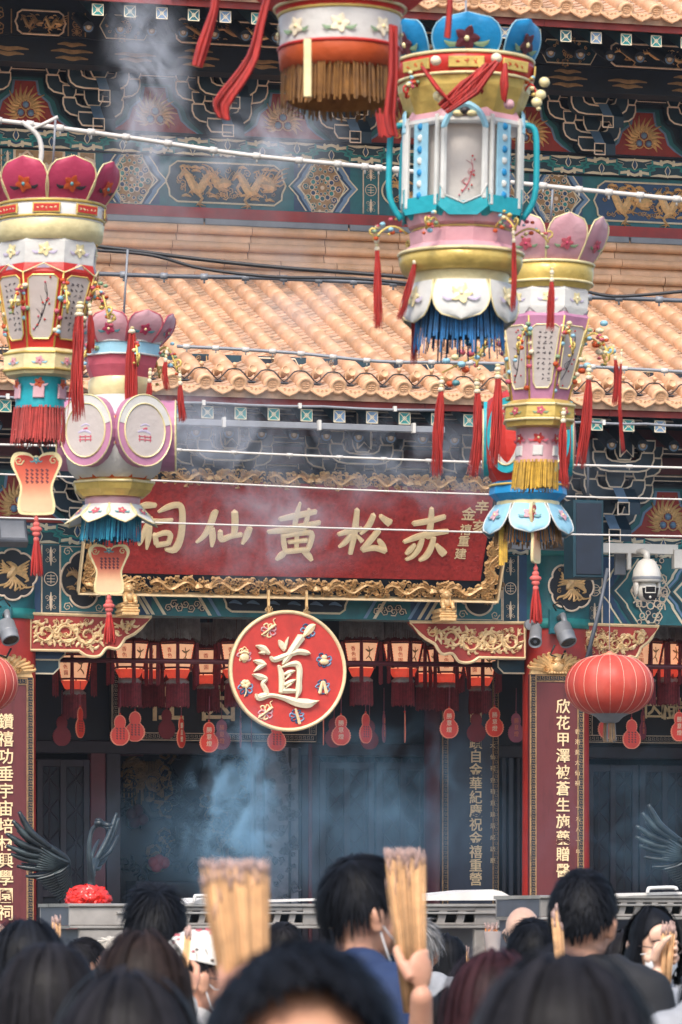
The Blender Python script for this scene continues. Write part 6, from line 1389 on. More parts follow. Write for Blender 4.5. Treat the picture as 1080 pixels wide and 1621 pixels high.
H4.fan(846, 800, 896, 44, (900, 988), 50, rz=1.15)

# ---- L1: red and cream lantern cut by the top of the picture
J1 = Lan(540, -160, 14, 'red lantern with cream band and brown gold fringe, cut by the picture top', shear=-.01)
J1.hang(-300, -150); b = MB(); J1.lathe('', smooth_line([(70, -160), (130, -120), (150, -60), (140, -10), (112, 16)], 3), 'l_red', 8, mb=b); b.build('tapered_body', J1.root)
b = MB(); J1.lathe('', [(112, 8), (100, 20), (98, 28)], 'l_red', 30, mb=b); J1.trim(b, 104, 16, 'l_goldpale', 3, 40); b.build('gold_trim', J1.root)
b = MB(); J1.lathe('', [(97, 26), (96, 50), (95, 78)], 'l_white', 36, mb=b); J1.trim(b, 97, 27, 'l_gold', 3, 40)
for i in range(8):
    f = J1.facet(i, 8, 55, 104, 104, 26, 78); flower(b, f.sub(0, 0, .5/J1.k), 15/J1.k, ('cream', 'l_goldpale', 'l_green'), i)
b.build('cream_band', J1.root)
b = MB(); J1.lathe('', [(95, 78), (97, 84), (94, 112), (84, 116)], 'l_orange', 32, mb=b); J1.trim(b, 96.5, 80, 'l_red', 3, 40); b.build('orange_drum', J1.root)
J1.fringe('fringe', 98, 172, 90, 130, 'fringe_brown', 6, 92, 'fringe_brown')
b = MB(); b.bar(Frame(at_depth(487, 125, 13.72), RT, UP), -6/J1.k, 6/J1.k, -65/J1.k*.0-28/J1.k, 62/J1.k, 0, 3/J1.k, 'l_goldpale', 1/J1.k); b.build('yellow_strip', J1.root)
def blown(pts, w, n=34):
    b = MB(); e = random.Random(n)
    for k in range(n):
        q = e.uniform(-1, 1); P = [at_depth(x+q*w*g, y+q*w*g*.3, 13.8-.02*(k % 5)) for x, y, g in pts]; b.tube([Vector(p) for p in smooth_line([tuple(p) for p in P], 2)], 2.6/J1.k, 'tassel_red', 4, True, False)
    b.build('blown_tassel', J1.root)
blown([(428, -20, .35), (412, 40, .45), (400, 90, .7), (375, 130, 1), (350, 165, 1.1), (355, 188, .7)], 12); blown([(345, -30, .5), (338, 20, .6), (322, 70, 1), (312, 105, .8)], 8, 22)
blown([(622, 40, .7), (622, 120, .8), (616, 180, 1), (622, 215, .9)], 8, 20); blown([(712, -30, .4), (712, 10, .5), (708, 60, .6)], 6, 14)

# ---------------------------------------------------------------- cables strung over the court
def cable(name, pts, d, r_, m, label, joints=0, jm='wire_white'):
    P = [at_depth(x, y, d+(x-540)*0) for x, y in pts]; b = MB(); Q = smooth_line([tuple(p) for p in P], 6); b.tube([Vector(q) for q in Q], r_, m, 8)
    for k in range(joints):
        t = (k+.5)/joints*(len(Q)-1); i = int(t); p = Vector(Q[i]).lerp(Vector(Q[min(i+1, len(Q)-1)]), t-i); t_ = (Vector(Q[min(i+1, len(Q)-1)])-Vector(Q[max(i-1, 0)])).normalized(); b.tube([p-t_*.02, p+t_*.02], r_*1.55, jm, 8); b.tube([p, p-UP*r_*3], r_*.5, jm, 5)
    tag(b.build(name), label, 'cable')
cable('light_cable', [(-60, 184), (60, 198), (200, 217), (390, 245), (560, 262), (640, 270), (860, 294), (1000, 308), (1140, 322)], 24, .0125, 'wire_white', 'thick white cable with clamps crossing before the flame boards at the top', 22)
b = MB(); b.tube([Vector(q) for q in smooth_line([tuple(at_depth(x, y, 21)) for x, y in ((40, 196), (60, 215), (66, 240), (62, 268))], 4)], .012, 'wire_white', 8); b.tube([at_depth(35, 192, 21), at_depth(50, 205, 21), at_depth(70, 196, 21), at_depth(92, 185, 21)], .009, 'wire_white', 6); tag(b.build('lantern_hook'), 'white hooked cable end above the magenta petal crown', 'hook')
cable('power_cable', [(140, 388), (220, 398), (330, 412), (450, 424), (560, 432), (660, 440)], 24, .011, 'black_rubber', 'upper black cable sagging across the terracotta ridge bands', 0)
cable('power_cable', [(150, 396), (240, 404), (320, 425), (430, 438), (560, 441), (660, 450)], 23.8, .009, 'black_rubber', 'lower black cable drooping across the top of the roof tile rows', 0)
cable('power_cable', [(120, 432), (260, 437), (420, 440), (560, 446), (700, 452)], 24.4, .012, 'grey_dark', 'straight dark grey cable under the two sagging black ones', 10, 'grey_metal')
cable('power_cable', [(900, 452), (960, 468), (1030, 466), (1130, 456)], 24, .009, 'black_rubber', 'black cable bowing over the roof tiles right of the pink petal crown', 0)
cable('power_cable', [(880, 470), (980, 472), (1130, 478)], 24.3, .012, 'grey_dark', 'straight dark grey cable right of the pink petal crown', 5, 'grey_metal')
cable('light_cable', [(280, 548), (380, 553), (480, 560), (600, 572), (720, 574), (880, 578), (1000, 584), (1140, 592)], 26, .010, 'grey_metal', 'grey cable with white clamps crossing the lower third of the roof tiles', 16)
cable('light_cable', [(-40, 703), (200, 709), (500, 722), (760, 732), (1140, 742)], 27, .0075, 'wire_white', 'thin white wire with clamps just above the name board', 14)
cable('steel_wire', [(-40, 749), (300, 763), (600, 777), (860, 785), (1140, 792)], 27, .0055, 'wire_white', 'thin white wire crossing the upper edge of the crimson board', 0)
cable('steel_wire', [(-40, 818), (300, 829), (600, 838), (860, 845), (1140, 850)], 27, .0055, 'wire_white', 'thin white wire crossing the brush characters', 0)
# ================================================================ the crowd
def voxel(mb, name, size, smooth=5, disp=0, seed=0, matname=None):
    """fuse overlapping volumes into one continuous skin"""
    o = mb.build('raw', None, origin=(0, 0, 0)); md = o.modifiers.new('r', 'REMESH'); md.mode = 'VOXEL'; md.voxel_size = size; md.adaptivity = 0
    sm = o.modifiers.new('s', 'SMOOTH'); sm.iterations = smooth; sm.factor = .5
    dg = bpy.context.evaluated_depsgraph_get(); me = bpy.data.meshes.new_from_object(o.evaluated_get(dg)); old = o.data; bpy.data.objects.remove(o); bpy.data.meshes.remove(old)
    if disp:
        from mathutils import noise
        nr = [v.normal.copy() for v in me.vertices]
        for v, n in zip(me.vertices, nr):
            q = v.co*9+Vector((seed, seed*.7, 0)); q.z *= .55; v.co += n*disp*(noise.noise(q)+.5*noise.noise(q*2.3))
    me.materials.clear(); me.materials.append(MATS[matname]); me.polygons.foreach_set('use_smooth', [True]*len(me.polygons)); me.polygons.foreach_set('material_index', [0]*len(me.polygons)); me.name = name
    return me
def add_mesh(name, me, parent, shift):
    me.transform(Matrix.Translation(-shift)); o = bpy.data.objects.new(name, me); COL.objects.link(o); o.parent = parent; return o
class Fig:
    def __init__(s, label, px, ytop, d, face=0, tilt=0, lean=0, skin='skin', vol=1.06, cap=0):
        """face: turn about the vertical, 0 = looking towards the temple, + = to the right of the picture"""
        s.d = d; top = at_depth(px, ytop, d); s.top = top.z-.112*vol-.03+.125
        f = (FW*cos(face)+RT*sin(face)); s.f = f; s.r = f.cross(UP).normalized(); s.skin = skin
        s.base = Vector((top.x, top.y, 0)); s.root = empty('person', s.base, label, 'person', 'worshippers in the crowd')
        s.head = Vector((top.x, top.y, top.z-.112*vol-.03)); s.h = top.z
        c, sn = cos(tilt), sin(tilt); s.hf = f*c-UP*sn; s.hu = UP*c+f*sn        # head axes (tilt = nod)
        s.lean = lean
    def H(s, x, y, z): return s.head+s.r*x+s.hf*y+s.hu*z          # head space
    def B(s, x, y, z):                                              # body space: z measured down from the chin level
        return Vector((s.head.x, s.head.y, s.top-.225))+s.r*x+s.f*(y-.02-s.lean*max(0, -z))+UP*z
    def ell(s, b, c, r, fr='h'):
        A = (s.r, s.hf, s.hu) if fr == 'h' else (s.r, s.f, UP); M = Matrix((A[0], A[1], A[2])).transposed(); b.ball(c, r, s.skin, 14, 10, M)
    def cap(s, b, p, q, r0, r1, m=None):
        p, q = Vector(p), Vector(q); n = 3; P = [p.lerp(q, k/n) for k in range(n+1)]; b.tube(P, [r0+(r1-r0)*k/n for k in range(n+1)], m or s.skin, 10); b.ball(p, r0, m or s.skin, 10, 7); b.ball(q, r1, m or s.skin, 10, 7)
    def arms(s, L=None, R=None):
        """default: hanging; else (elbow, hand) points in body space"""
        s.armL = [s.B(-.185, 0, -.10), s.B(*(L[0] if L else (-.24, -.02, -.40))), s.B(*(L[1] if L else (-.22, .08, -.64)))] if not (L and isinstance(L[0], Vector)) else [s.B(-.185, 0, -.10), L[0], L[1]]
        s.armR = [s.B(.185, 0, -.10), s.B(*(R[0] if R else (.24, -.02, -.40))), s.B(*(R[1] if R else (.22, .08, -.64)))] if not (R and isinstance(R[0], Vector)) else [s.B(.185, 0, -.10), R[0], R[1]]
        return s
    def wrist(s, c, ax, palm, Rb): ax = ax.normalized(); palm = (palm-ax*palm.dot(ax)).normalized(); return c+palm*(Rb+.01)-ax*.064
    def hand(s, b, c, ax, palm, Rb, side=1):
        """fist closed round an upright bundle of radius Rb at c; palm = direction from the bundle to the palm"""
        ax = ax.normalized(); palm = (palm-ax*palm.dot(ax)).normalized(); t = ax.cross(palm)*side
        M = Matrix((t, palm, ax)).transposed(); b.ball(c+palm*(Rb+.012), (.034, .016, .046), s.skin, 14, 10, M)
        for k, (h, L) in enumerate(((.036, .92), (.013, 1.0), (-.010, .95), (-.032, .78))):
            P = []
            for j in range(6):
                a = -.15+(.35+j*.62)*L*1.0; R = Rb+.011-.001*j; P.append(c+ax*(h+.002*j)+(palm*cos(a)+t*sin(a))*R*(1.12 if j in (1, 3) else 1))
            b.tube(P, [.0105, .0108, .0098, .0095, .0085, .007], s.skin, 8); b.ball(P[-1], .007, s.skin, 8, 6); b.ball(P[0], .0125, s.skin, 8, 6); b.ball(P[2], .0118, s.skin, 8, 6)
        P = [c+palm*(Rb+.012)-t*.026+ax*-.02, c+palm*(Rb*.6)-t*(Rb+.014)+ax*.018, c-palm*Rb*.35-t*(Rb+.012)+ax*.05, c-palm*(Rb*.75)-t*(Rb*.4+.006)+ax*.064]
        b.tube(P, [.016, .0135, .0115, .008], s.skin, 8); b.ball(P[-1], .008, s.skin, 8, 6)
    def openhand(s, b, wrist, dirn, palmn):
        dirn = dirn.normalized(); palmn = (palmn-dirn*palmn.dot(dirn)).normalized(); t = dirn.cross(palmn); M = Matrix((t, palmn, dirn)).transposed(); c = wrist+dirn*.055; b.ball(c, (.04, .017, .052), s.skin, 12, 8, M)
        for k, L in enumerate((.066, .076, .07, .054)):
            p = c+t*(-.03+.02*k)+dirn*.042; b.tube([p, p+dirn*L*.5+palmn*.006, p+dirn*L*.85+palmn*.025, p+dirn*L*.95+palmn*.036], [.0098, .0092, .008, .0066], s.skin, 8)
        p = c-t*.034-dirn*.02; b.tube([p, p-t*.022+dirn*.03+palmn*.008, p-t*.026+dirn*.06+palmn*.016], [.013, .011, .008], s.skin, 8)
    def body(s, vox=.0095, grips=()):
        b = MB()
        s.ell(b, s.H(0, -.012, .018), (.075, .094, .098)); s.ell(b, s.H(0, .022, -.045), (.056, .066, .068)); s.ell(b, s.H(0, .05, -.088), (.03, .028, .024))
        s.ell(b, s.H(0, .082, -.005), (.046, .016, .02)); s.ell(b, s.H(0, .07, .045), (.055, .025, .04))
        s.cap(b, s.H(0, .088, .005), s.H(0, .108, -.035), .009, .014); s.ell(b, s.H(0, .105, -.038), (.018, .012, .009))
        for t in (-1, 1):
            s.ell(b, s.H(t*.04, .065, -.035), (.028, .024, .022)); s.ell(b, s.H(t*.078, -.008, -.016), (.014, .02, .032)); s.ell(b, s.H(t*.088, -.014, -.002), (.009, .02, .022)); s.ell(b, s.H(t*.083, -.004, -.034), (.008, .01, .012))
        s.ell(b, s.H(0, .09, -.066), (.024, .012, .007)); s.ell(b, s.H(0, .088, -.078), (.02, .012, .008))
        s.cap(b, s.H(0, -.02, -.06), s.B(0, -.01, -.07), .054, .06); s.cap(b, s.B(-.07, -.02, -.05), s.B(.07, -.02, -.05), .05, .05)
        s.cap(b, s.B(-.16, 0, -.10), s.B(.16, 0, -.10), .055, .055); s.ell(b, s.B(0, .0, -.24), (.17, .105, .2), 'b'); s.ell(b, s.B(0, .0, -.46), (.15, .1, .18), 'b'); s.ell(b, s.B(0, -.01, -.60), (.165, .11, .13), 'b')
        hip = s.B(0, 0, -.66); 
        for t in (-1, 1):
            h0 = hip+s.r*(t*.09); kz = h0.z*.52; kn = Vector((h0.x, h0.y, kz))+s.f*.02; an = Vector((h0.x, h0.y, .09))-s.f*.01
            s.cap(b, h0, kn, .085, .055); s.cap(b, kn, an, .052, .038); s.cap(b, an, Vector((an.x, an.y, .045))+s.f*.14, .04, .03)
        for k, A in enumerate((s.armL, s.armR)):
            s.cap(b, A[0], A[1], .05, .04); s.cap(b, A[1], A[2], .039, .027)
            if not any(g[0] == k for g in grips): s.openhand(b, A[2], A[2]-A[1], (s.r if k == 0 else -s.r))
        for side, c, ax, palm, Rb in grips: s.hand(b, c, ax, palm, Rb, 1 if side else -1)
        return add_mesh('body', voxel(b, 'body', vox, 4, 0, 0, s.skin), s.root, s.base)
    def shirt(s, m, sleeve=1.0, loose=1.0, collar=True, hood=False, length=-.68, pants='cloth_denim', seed=1):
        b = MB(); g = .016*loose; sk, s.skin = s.skin, m
        s.cap(b, s.B(-.15, -.01, -.085), s.B(.15, -.01, -.085), .058+g, .058+g); s.cap(b, s.B(-.085, -.02, -.045), s.B(.085, -.02, -.045), .045+g, .045+g); s.ell(b, s.B(0, 0, -.25), (.178+g, .113+g, .2+g), 'b'); s.ell(b, s.B(0, -.005, -.47), (.162+g, .112+g, .19), 'b')
        s.ell(b, s.B(0, -.01, length+.06), (.172+g, .118+g, .13), 'b')
        for A in (s.armL, s.armR):
            s.cap(b, A[0], A[1], .056+g, .046+g)
            if sleeve > .5: s.cap(b, A[1], A[1].lerp(A[2], (sleeve-.5)*1.84), .046+g, .034+g)
        me = voxel(b, 'shirt', .011, 5, .009, seed, m); o = add_mesh('shirt', me, s.root, s.base)
        if collar:
            c = MB(); P = []
            for k in range(25): a = 2*pi*k/24; P.append(s.B(.072*sin(a), .0+.07*cos(a), -.022-.03*cos(a)*(1 if cos(a) > 0 else .3)))
            c.tube(P, [.014]*25, m, 8, True, False); c.tube([p+UP*.016 for p in P], [.009]*25, m, 8, True, False); c.build('collar', s.root)
        if hood:
            c = MB(); s.ell(c, s.B(0, -.12, -.06), (.14, .07, .11), 'b'); s.ell(c, s.B(0, -.09, .0), (.12, .06, .06), 'b'); add_mesh('hood', voxel(c, 'hood', .012, 5, .01, seed, m), s.root, s.base)
        s.skin = pants; t = MB(); hip = s.B(0, 0, -.66); s.ell(t, s.B(0, -.01, -.66), (.178, .125, .12), 'b')
        for q in (-1, 1):
            h0 = hip+s.r*(q*.09); kn = Vector((h0.x, h0.y, h0.z*.52))+s.f*.02; an = Vector((h0.x, h0.y, .11))-s.f*.01; s.cap(t, h0, kn, .098, .072); s.cap(t, kn, an, .07, .056)
        add_mesh('trousers', voxel(t, 'trousers', .016, 4, .006, seed, pants), s.root, s.base)
        sh = MB(); s.skin = 'black_rubber'
        for q in (-1, 1): h0 = hip+s.r*(q*.09); s.ell(sh, Vector((h0.x, h0.y, .06))+s.f*.06, (.05, .14, .058), 'b')
        add_mesh('shoes', voxel(sh, 'shoes', .014, 3, 0, 0, 'black_rubber'), s.root, s.base); s.skin = sk; return o
    def hair(s, style, m, seed=0, length=.3, count=None, vol=1.0, part=0, hl=0):
        rg = random.Random(seed); ax, ay, az = .083*vol, .104*vol, .112*vol; C = (0, -.012, .022); b = MB(); sk, s.skin = s.skin, m
        def surf(az_, el, k=1.0): return Vector((C[0]+ax*k*cos(el)*sin(az_), C[1]+ay*k*cos(el)*cos(az_), C[2]+az*k*sin(el)))
        def low(az_):                                # elevation of the hair line: high over the face, low on the nape
            f_ = (1+cos(az_))/2; return -.58+1.2*f_+hl*f_**3 if style not in ('bob', 'long') else (-.75+1.35*f_**2.2 if style == 'bob' else -.95+1.55*f_**1.4)
        N = 0; vs = []; fs = []; nA, nE = 40, 14      # scalp shell
        K = {'buzz': 1.0}.get(style, 1.0)
        for i in range(nA):
            a = 2*pi*i/nA; e0 = low(a)
            for j in range(nE): e = e0+(pi/2-e0)*j/(nE-1); t = surf(a, e, K*(.93 if j == 0 else 1)); vs.append(s.H(*t))
        for i in range(nA):
            k = (i+1) % nA
            for j in range(nE-1): fs.append((i*nE+j, i*nE+j+1, k*nE+j+1, k*nE+j))
        if style != 'bald': b.add(vs, fs, m, True)
        long_ = style in ('long', 'bob')
        if long_:                                     # the hanging mass behind and beside the neck
            L = length; vs = []; fs = []; nW, nZ = 30, 10
            for j in range(nZ):
                t = j/(nZ-1); z = -.01-L*t
                for i in range(nW):
                    a = pi+(-1+2*i/(nW-1))*(pi*.66 if style == 'long' else pi*.62); w = 1+.12*sin(pi*t)*vol+(.14 if style == 'long' else -.12)*t**1.5; q = Vector((ax*w*sin(a)*.98, C[1]+ay*(w*.95)*cos(a)*(1-.1*t), z)); vs.append(s.head+s.r*q.x+s.f*q.y+UP*q.z)
            for j in range(nZ-1):
                for i in range(nW-1): fs.append((j*nW+i, j*nW+i+1, (j+1)*nW+i+1, (j+1)*nW+i))
            n0 = len(vs); vs += [v+(Vector((s.head.x, s.head.y, v.z))-v)*.16 for v in vs]; fs += [tuple(n0+q for q in f[::-1]) for f in fs]
            b.add(vs, fs, m, True)
        cnt = count or (1500 if long_ else 1700); whorl = Vector((.015, -.06, 0))
        def strip(P, w):
            vv = []; ff = []; n = len(P)
            for i, p in enumerate(P):
                t = P[min(i+1, n-1)]-P[max(i-1, 0)]; out = (p-s.head); sd = t.cross(out)
                sd = sd.normalized() if sd.length > 1e-6 else s.r; ww = w*(1-.85*(i/(n-1))**2); vv += [p-sd*ww, p+sd*ww]
            for i in range(n-1): ff.append((i*2, i*2+1, i*2+3, i*2+2))
            b.add(vv, ff, m, True)
        for q in range(cnt):
            a = rg.uniform(-pi, pi)
            if long_:
                e = rg.uniform(.15, 1.5) if rg.random() < .65 else rg.uniform(-.3, .6); P = []; lift = 1.0+rg.uniform(-.01, .06)+.1*(rg.random() < .05)
                if abs(a) < 1.0: a = 1.0*(1 if a > part else -1)+(a-part)*.35
                ee = e
                while ee > -.05: P.append(s.H(*surf(a, ee, lift))); ee -= .22
                if abs(((a+pi) % (2*pi))-pi) > pi*.36:
                    w0 = P[-1]-s.head if P else s.H(*surf(a, 0, lift))-s.head; L = length*rg.uniform(.75, 1.04); wob = rg.uniform(-.022, .022); lx = s.head+Vector((w0.x, w0.y, 0))
                    for k in range(1, 7):
                        t = k/6; w = 1+.12*sin(pi*t)*vol+(.14 if style == 'long' else -.14)*t**1.5; P.append(Vector((s.head.x, s.head.y, 0))+Vector((w0.x, w0.y, 0))*w+s.r*wob*sin(t*5)+UP*(s.head.z-.02-L*t))
                else:
                    for k in range(1, 3): P.append(s.H(*surf(a, -.05-.2*k, lift))) if style == 'bob' else None
                if len(P) > 2: strip(P, rg.uniform(.0018, .007))
            else:
                e0 = low(a); e = e0+(pi/2-e0)*rg.random()**.8
                if style == 'bald' and e > -.12+.25*(cos(a) > .3): continue
                p0 = surf(a, e); L = {'short': .055, 'messy': .07, 'crop': .03, 'bald': .025, 'white': .05}.get(style, .05)*rg.uniform(.6, 1.25)
                n = Vector(((p0.x-C[0])/ax**2, (p0.y-C[1])/ay**2, (p0.z-C[2])/az**2)).normalized(); fl = (p0-(whorl+Vector((0, 0, C[2]+az)))); fl = fl-n*fl.dot(n); fl = fl.normalized() if fl.length > 1e-4 else Vector((1, 0, 0)); sw = Vector((-fl.y, fl.x, 0))*.5
                ou = {'messy': .2, 'short': .08, 'crop': .2, 'bald': .1, 'white': .18}.get(style, .15)
                dn = (fl+sw*rg.uniform(-.5, .9)+n*rg.uniform(.1, ou*1.6)); P = []; p = p0.copy()+n*rg.uniform(-.002, .006)
                for k in range(5): P.append(s.H(*p)); p = p+dn*(L/4); dn = dn-n*.12-Vector((0, 0, .05*k))
                strip(P, rg.uniform(.0014, .0042))
        s.skin = sk; return b.build('hair', s.root)
    def eyes(s):
        b = MB()
        for t in (-1, 1): b.ball(s.H(t*.031, .079, .0), (.013, .013, .011), 'eye_white', 10, 8); b.ball(s.H(t*.031, .089, -.001), (.006, .005, .006), 'eye_dark', 8, 6)
        b.build('eyes', s.root); b = MB()
        for t in (-1, 1): b.tube([s.H(t*.014, .095, .024), s.H(t*.032, .096, .03), s.H(t*.05, .082, .024)], [.003, .0035, .002], 'eye_dark', 6)
        b.build('eyebrows', s.root)
    def mask(s, m, low=0):
        b = MB(); G = []; K, J = 7, 9; vs = []; fs = []
        for k in range(K):
            t = k/(K-1)
            for j in range(J):
                q = j/(J-1)*2-1; w = .062*(1-.28*(t-.4)**2*4*.4); y = .118*(1-.45*q*q)-.03*max(0, t-.5)*2*1.1-.012*(t < .1); y = y+.003*((k % 2)); vs.append(s.H(q*w, y, -.018-.092*t-low))
        for k in range(K-1):
            for j in range(J-1): fs.append((k*J+j, k*J+j+1, (k+1)*J+j+1, (k+1)*J+j))
        n = len(vs); c = s.H(0, .05, -.06-low); vs += [v+(c-v)*.03 for v in vs]; fs += [tuple(n+q for q in f[::-1]) for f in fs]; b.add(vs, fs, m, True)
        for t in (-1, 1):
            for z in (-.022, -.098): b.tube([s.H(t*.06, .06, z-low), s.H(t*.074, .03, z*.7-.01-low*.5), s.H(t*.087, -.02, -.0)], .0022, 'mask_white', 5)
        b.build('face_mask', s.root)
    def glasses(s):
        b = MB()
        for t in (-1, 1):
            P = [s.H(t*.033+.025*cos(2*pi*k/20), .108, .002+.021*sin(2*pi*k/20)) for k in range(21)]; b.tube(P, .0022, 'glass_frame', 6, True, False); b.tube([s.H(t*.058, .106, .006), s.H(t*.078, .06, .006), s.H(t*.084, -.01, .004)], .002, 'glass_frame', 5)
        b.tube([s.H(-.009, .108, .004), s.H(0, .112, .007), s.H(.009, .108, .004)], .002, 'glass_frame', 5); b.build('glasses', s.root)
def incense(name, label, px0, px1, ytop, pxb, ybot, d, n, group, spread=None, m='incense', tip=.03, thick=.0016, tail=.12, tilt=0, top_jit=.012):
    """bundle of joss sticks: fans out towards the burning tips"""
    k = ppm(d); top = at_depth((px0+px1)/2, ytop, d); bot = at_depth(pxb, ybot, d); wt = (px1-px0)/k/2; wb = wt*(spread or .55); r = empty(name, bot, label, 'incense', group); rg = random.Random(int(px0)); s_, a_ = MB(), MB()
    dirv = (top-bot); 
    for q in range(n):
        a = rg.uniform(0, 6.283); R = sqrt(rg.random()); ex, ey = R*cos(a), R*sin(a); p1 = top+RT*(ex*wt*(1+.1*rg.random()**4))+FW*(ey*wt*.6)+UP*(rg.uniform(-top_jit, top_jit)-(rg.random() < .12)*top_jit*2.5); p0 = bot+RT*(ex*wb)+FW*(ey*wb*.55)-dirv.normalized()*tail; t = (p1-p0).normalized(); p2 = p1-t*tip*rg.uniform(.6, 1.3)
        s_.tube([p0, p2], thick, m, 5); a_.tube([p2, p2.lerp(p1, .5), p1+RT*rg.uniform(-.003, .003)], [thick*1.25, thick*1.15, thick*.6], 'ash', 5)
    s_.build('sticks', r); a_.build('burning_tips', r); return r, bot, dirv.normalized(), wb
GB = 'bundles of incense sticks held up in the crowd'

# -- man in a navy shirt, side face, holding a bundle in front of him
J = Fig('man in a navy shirt with a mask under his chin raising a thick incense bundle', 578, 1352, 10.9, face=radians(62), tilt=.05, skin='skin')
_, c0, ax0, wb0 = incense('incense_bundle', 'thick upright incense bundle in the fist of the man in the navy shirt', 606, 674, 1352, 652, 1536, 10.35, 260, GB, .55, tail=.1, tip=.028, thick=.001, top_jit=.018)
elb = at_depth(664, 1780, 10.5); pj = -FW*.75+RT*.5; rj = max(.02, wb0*.8); J.arms(R=(elb, J.wrist(c0, ax0, pj, rj)))
J.body(.0048, [(1, c0, ax0, pj, rj)]); J.shirt('cloth_navy', .62, 1.25, seed=3); J.hair('short', 'hair_black', 5, count=3200, vol=1.06); J.eyes(); J.mask('mask_blue', .045)
# -- woman with glasses and mask facing the camera
Rw = Fig('woman with parted black hair, round glasses and white mask facing the camera', 1035, 1430, 15.4, face=radians(158), tilt=.1, skin='skin_pale')
_, c1, ax1, wb1 = incense('incense_bundle', 'incense bundle held slanting in front of the woman with glasses and white mask', 1046, 1070, 1462, 1056, 1512, 14.9, 40, GB, .6, tail=.12, m='incense', thick=.0022)
Rw.arms(L=(at_depth(1012, 1600, 15.1), Rw.wrist(c1, ax1, RT*-.8+FW*.5, .024))); Rw.armL[0] = Rw.B(-.17, 0, -.1); Rw.body(.0052, [(0, c1, ax1, RT*-.8+FW*.5, .024)]); Rw.shirt('cloth_grey', .6, 1.2, seed=8); Rw.hair('bob', 'hair_black', 9, length=.15, count=1600, part=.2); Rw.eyes(); Rw.mask('mask_white'); Rw.glasses()
# -- man with cropped black hair and black shirt
P_ = Fig('man with cropped black hair and black shirt seen from behind, white cord round his neck', 926, 1374, 12.0, face=radians(22), tilt=.0, skin='skin'); P_.arms(); P_.body(); P_.shirt('cloth_black', .6, 1.3, seed=5); P_.hair('crop', 'hair_black', 12, count=3600, vol=1.05)
b = MB(); b.tube([P_.B(-.075, -.02, -.015), P_.B(-.1, -.085, -.06), P_.B(-.13, -.125, -.12), P_.B(-.15, -.14, -.17)], .004, 'cloth_white', 6); b.build('neck_cord', P_.root)
incense('incense_bundle', 'few long incense sticks beside the ear of the man with cropped black hair', 868, 890, 1436, 884, 1505, 11.7, 9, GB, .8, tail=.1, thick=.0028)
# -- man with tousled hair from behind
G_ = Fig('young man with tousled black hair seen from behind before the steel burner', 248, 1398, 14.0, face=radians(8), skin='skin'); G_.arms(); G_.body(); G_.shirt('cloth_char', 1, 1.2, seed=6); G_.hair('messy', 'hair_black', 15, count=3600, vol=1.0)
# -- person in white cap, side face
Hc = Fig('person in a patterned white cap, pale jacket, dark glasses and mask', 314, 1470, 13.2, face=radians(68), tilt=.22, skin='skin'); 
_, c2, ax2, w2 = incense('incense_bundle', 'pair of tall incense sticks held beside the patterned white cap', 294, 304, 1468, 292, 1545, 12.9, 6, GB, .8, tail=.12, thick=.003)
Hc.arms(L=(at_depth(272, 1660, 13.0), Hc.wrist(c2-UP*.02, ax2, -FW, .02))); Hc.body(.0065, [(0, c2-UP*.02, ax2, -FW, .02)]); Hc.shirt('cloth_light', 1, 1.35, hood=True, seed=7); Hc.hair('short', 'hair_soft', 17, count=700); Hc.mask('cloth_black'); Hc.glasses()
b = MB(); vs = []; fs = []; nA, nE = 32, 9
for i in range(nA):
    for j in range(nE): a = 2*pi*i/nA; e = .12+(pi/2-.12)*j/(nE-1); vs.append(Hc.H(.094*cos(e)*sin(a), -.012+.116*cos(e)*cos(a), .03+.115*sin(e)))
for i in range(nA):
    k = (i+1) % nA
    for j in range(nE-1): fs.append((i*nE+j, i*nE+j+1, k*nE+j+1, k*nE+j))
b.add(vs, fs, 'cap_white', True); V = []
for k in range(7):
    for j in range(9): q = j/8*2-1; t = k/6; V.append(Hc.H(.088*q*(1-.25*t), .07+(.125*t)*(1-.35*q*q)+.03*(1-q*q), .045-.012*t-.03*q*q*(1-t*.3)+.006*sin(5*t)))
b.add(V+[v-Hc.hu*.004 for v in V], [(k*9+j, k*9+j+1, (k+1)*9+j+1, (k+1)*9+j) for k in range(6) for j in range(8)]+[(63+k*9+j, 63+(k+1)*9+j, 63+(k+1)*9+j+1, 63+k*9+j+1) for k in range(6) for j in range(8)], 'cap_white', True)
rg = random.Random(2)
for k in range(46): a = rg.uniform(0, 6.28); e = rg.uniform(.2, 1.3); b.ball(Hc.H(.095*cos(e)*sin(a), -.012+.117*cos(e)*cos(a), .03+.116*sin(e)), (.006, .006, .004), 'cloth_brown' if k % 3 else 'l_rose', 6, 4)
b.tube([Hc.H(0, -.012+.117*cos(.15+k*.14), .03+.117*sin(.15+k*.14)) for k in range(11)], .006, 'l_rose', 6); b.build('cap', Hc.root)

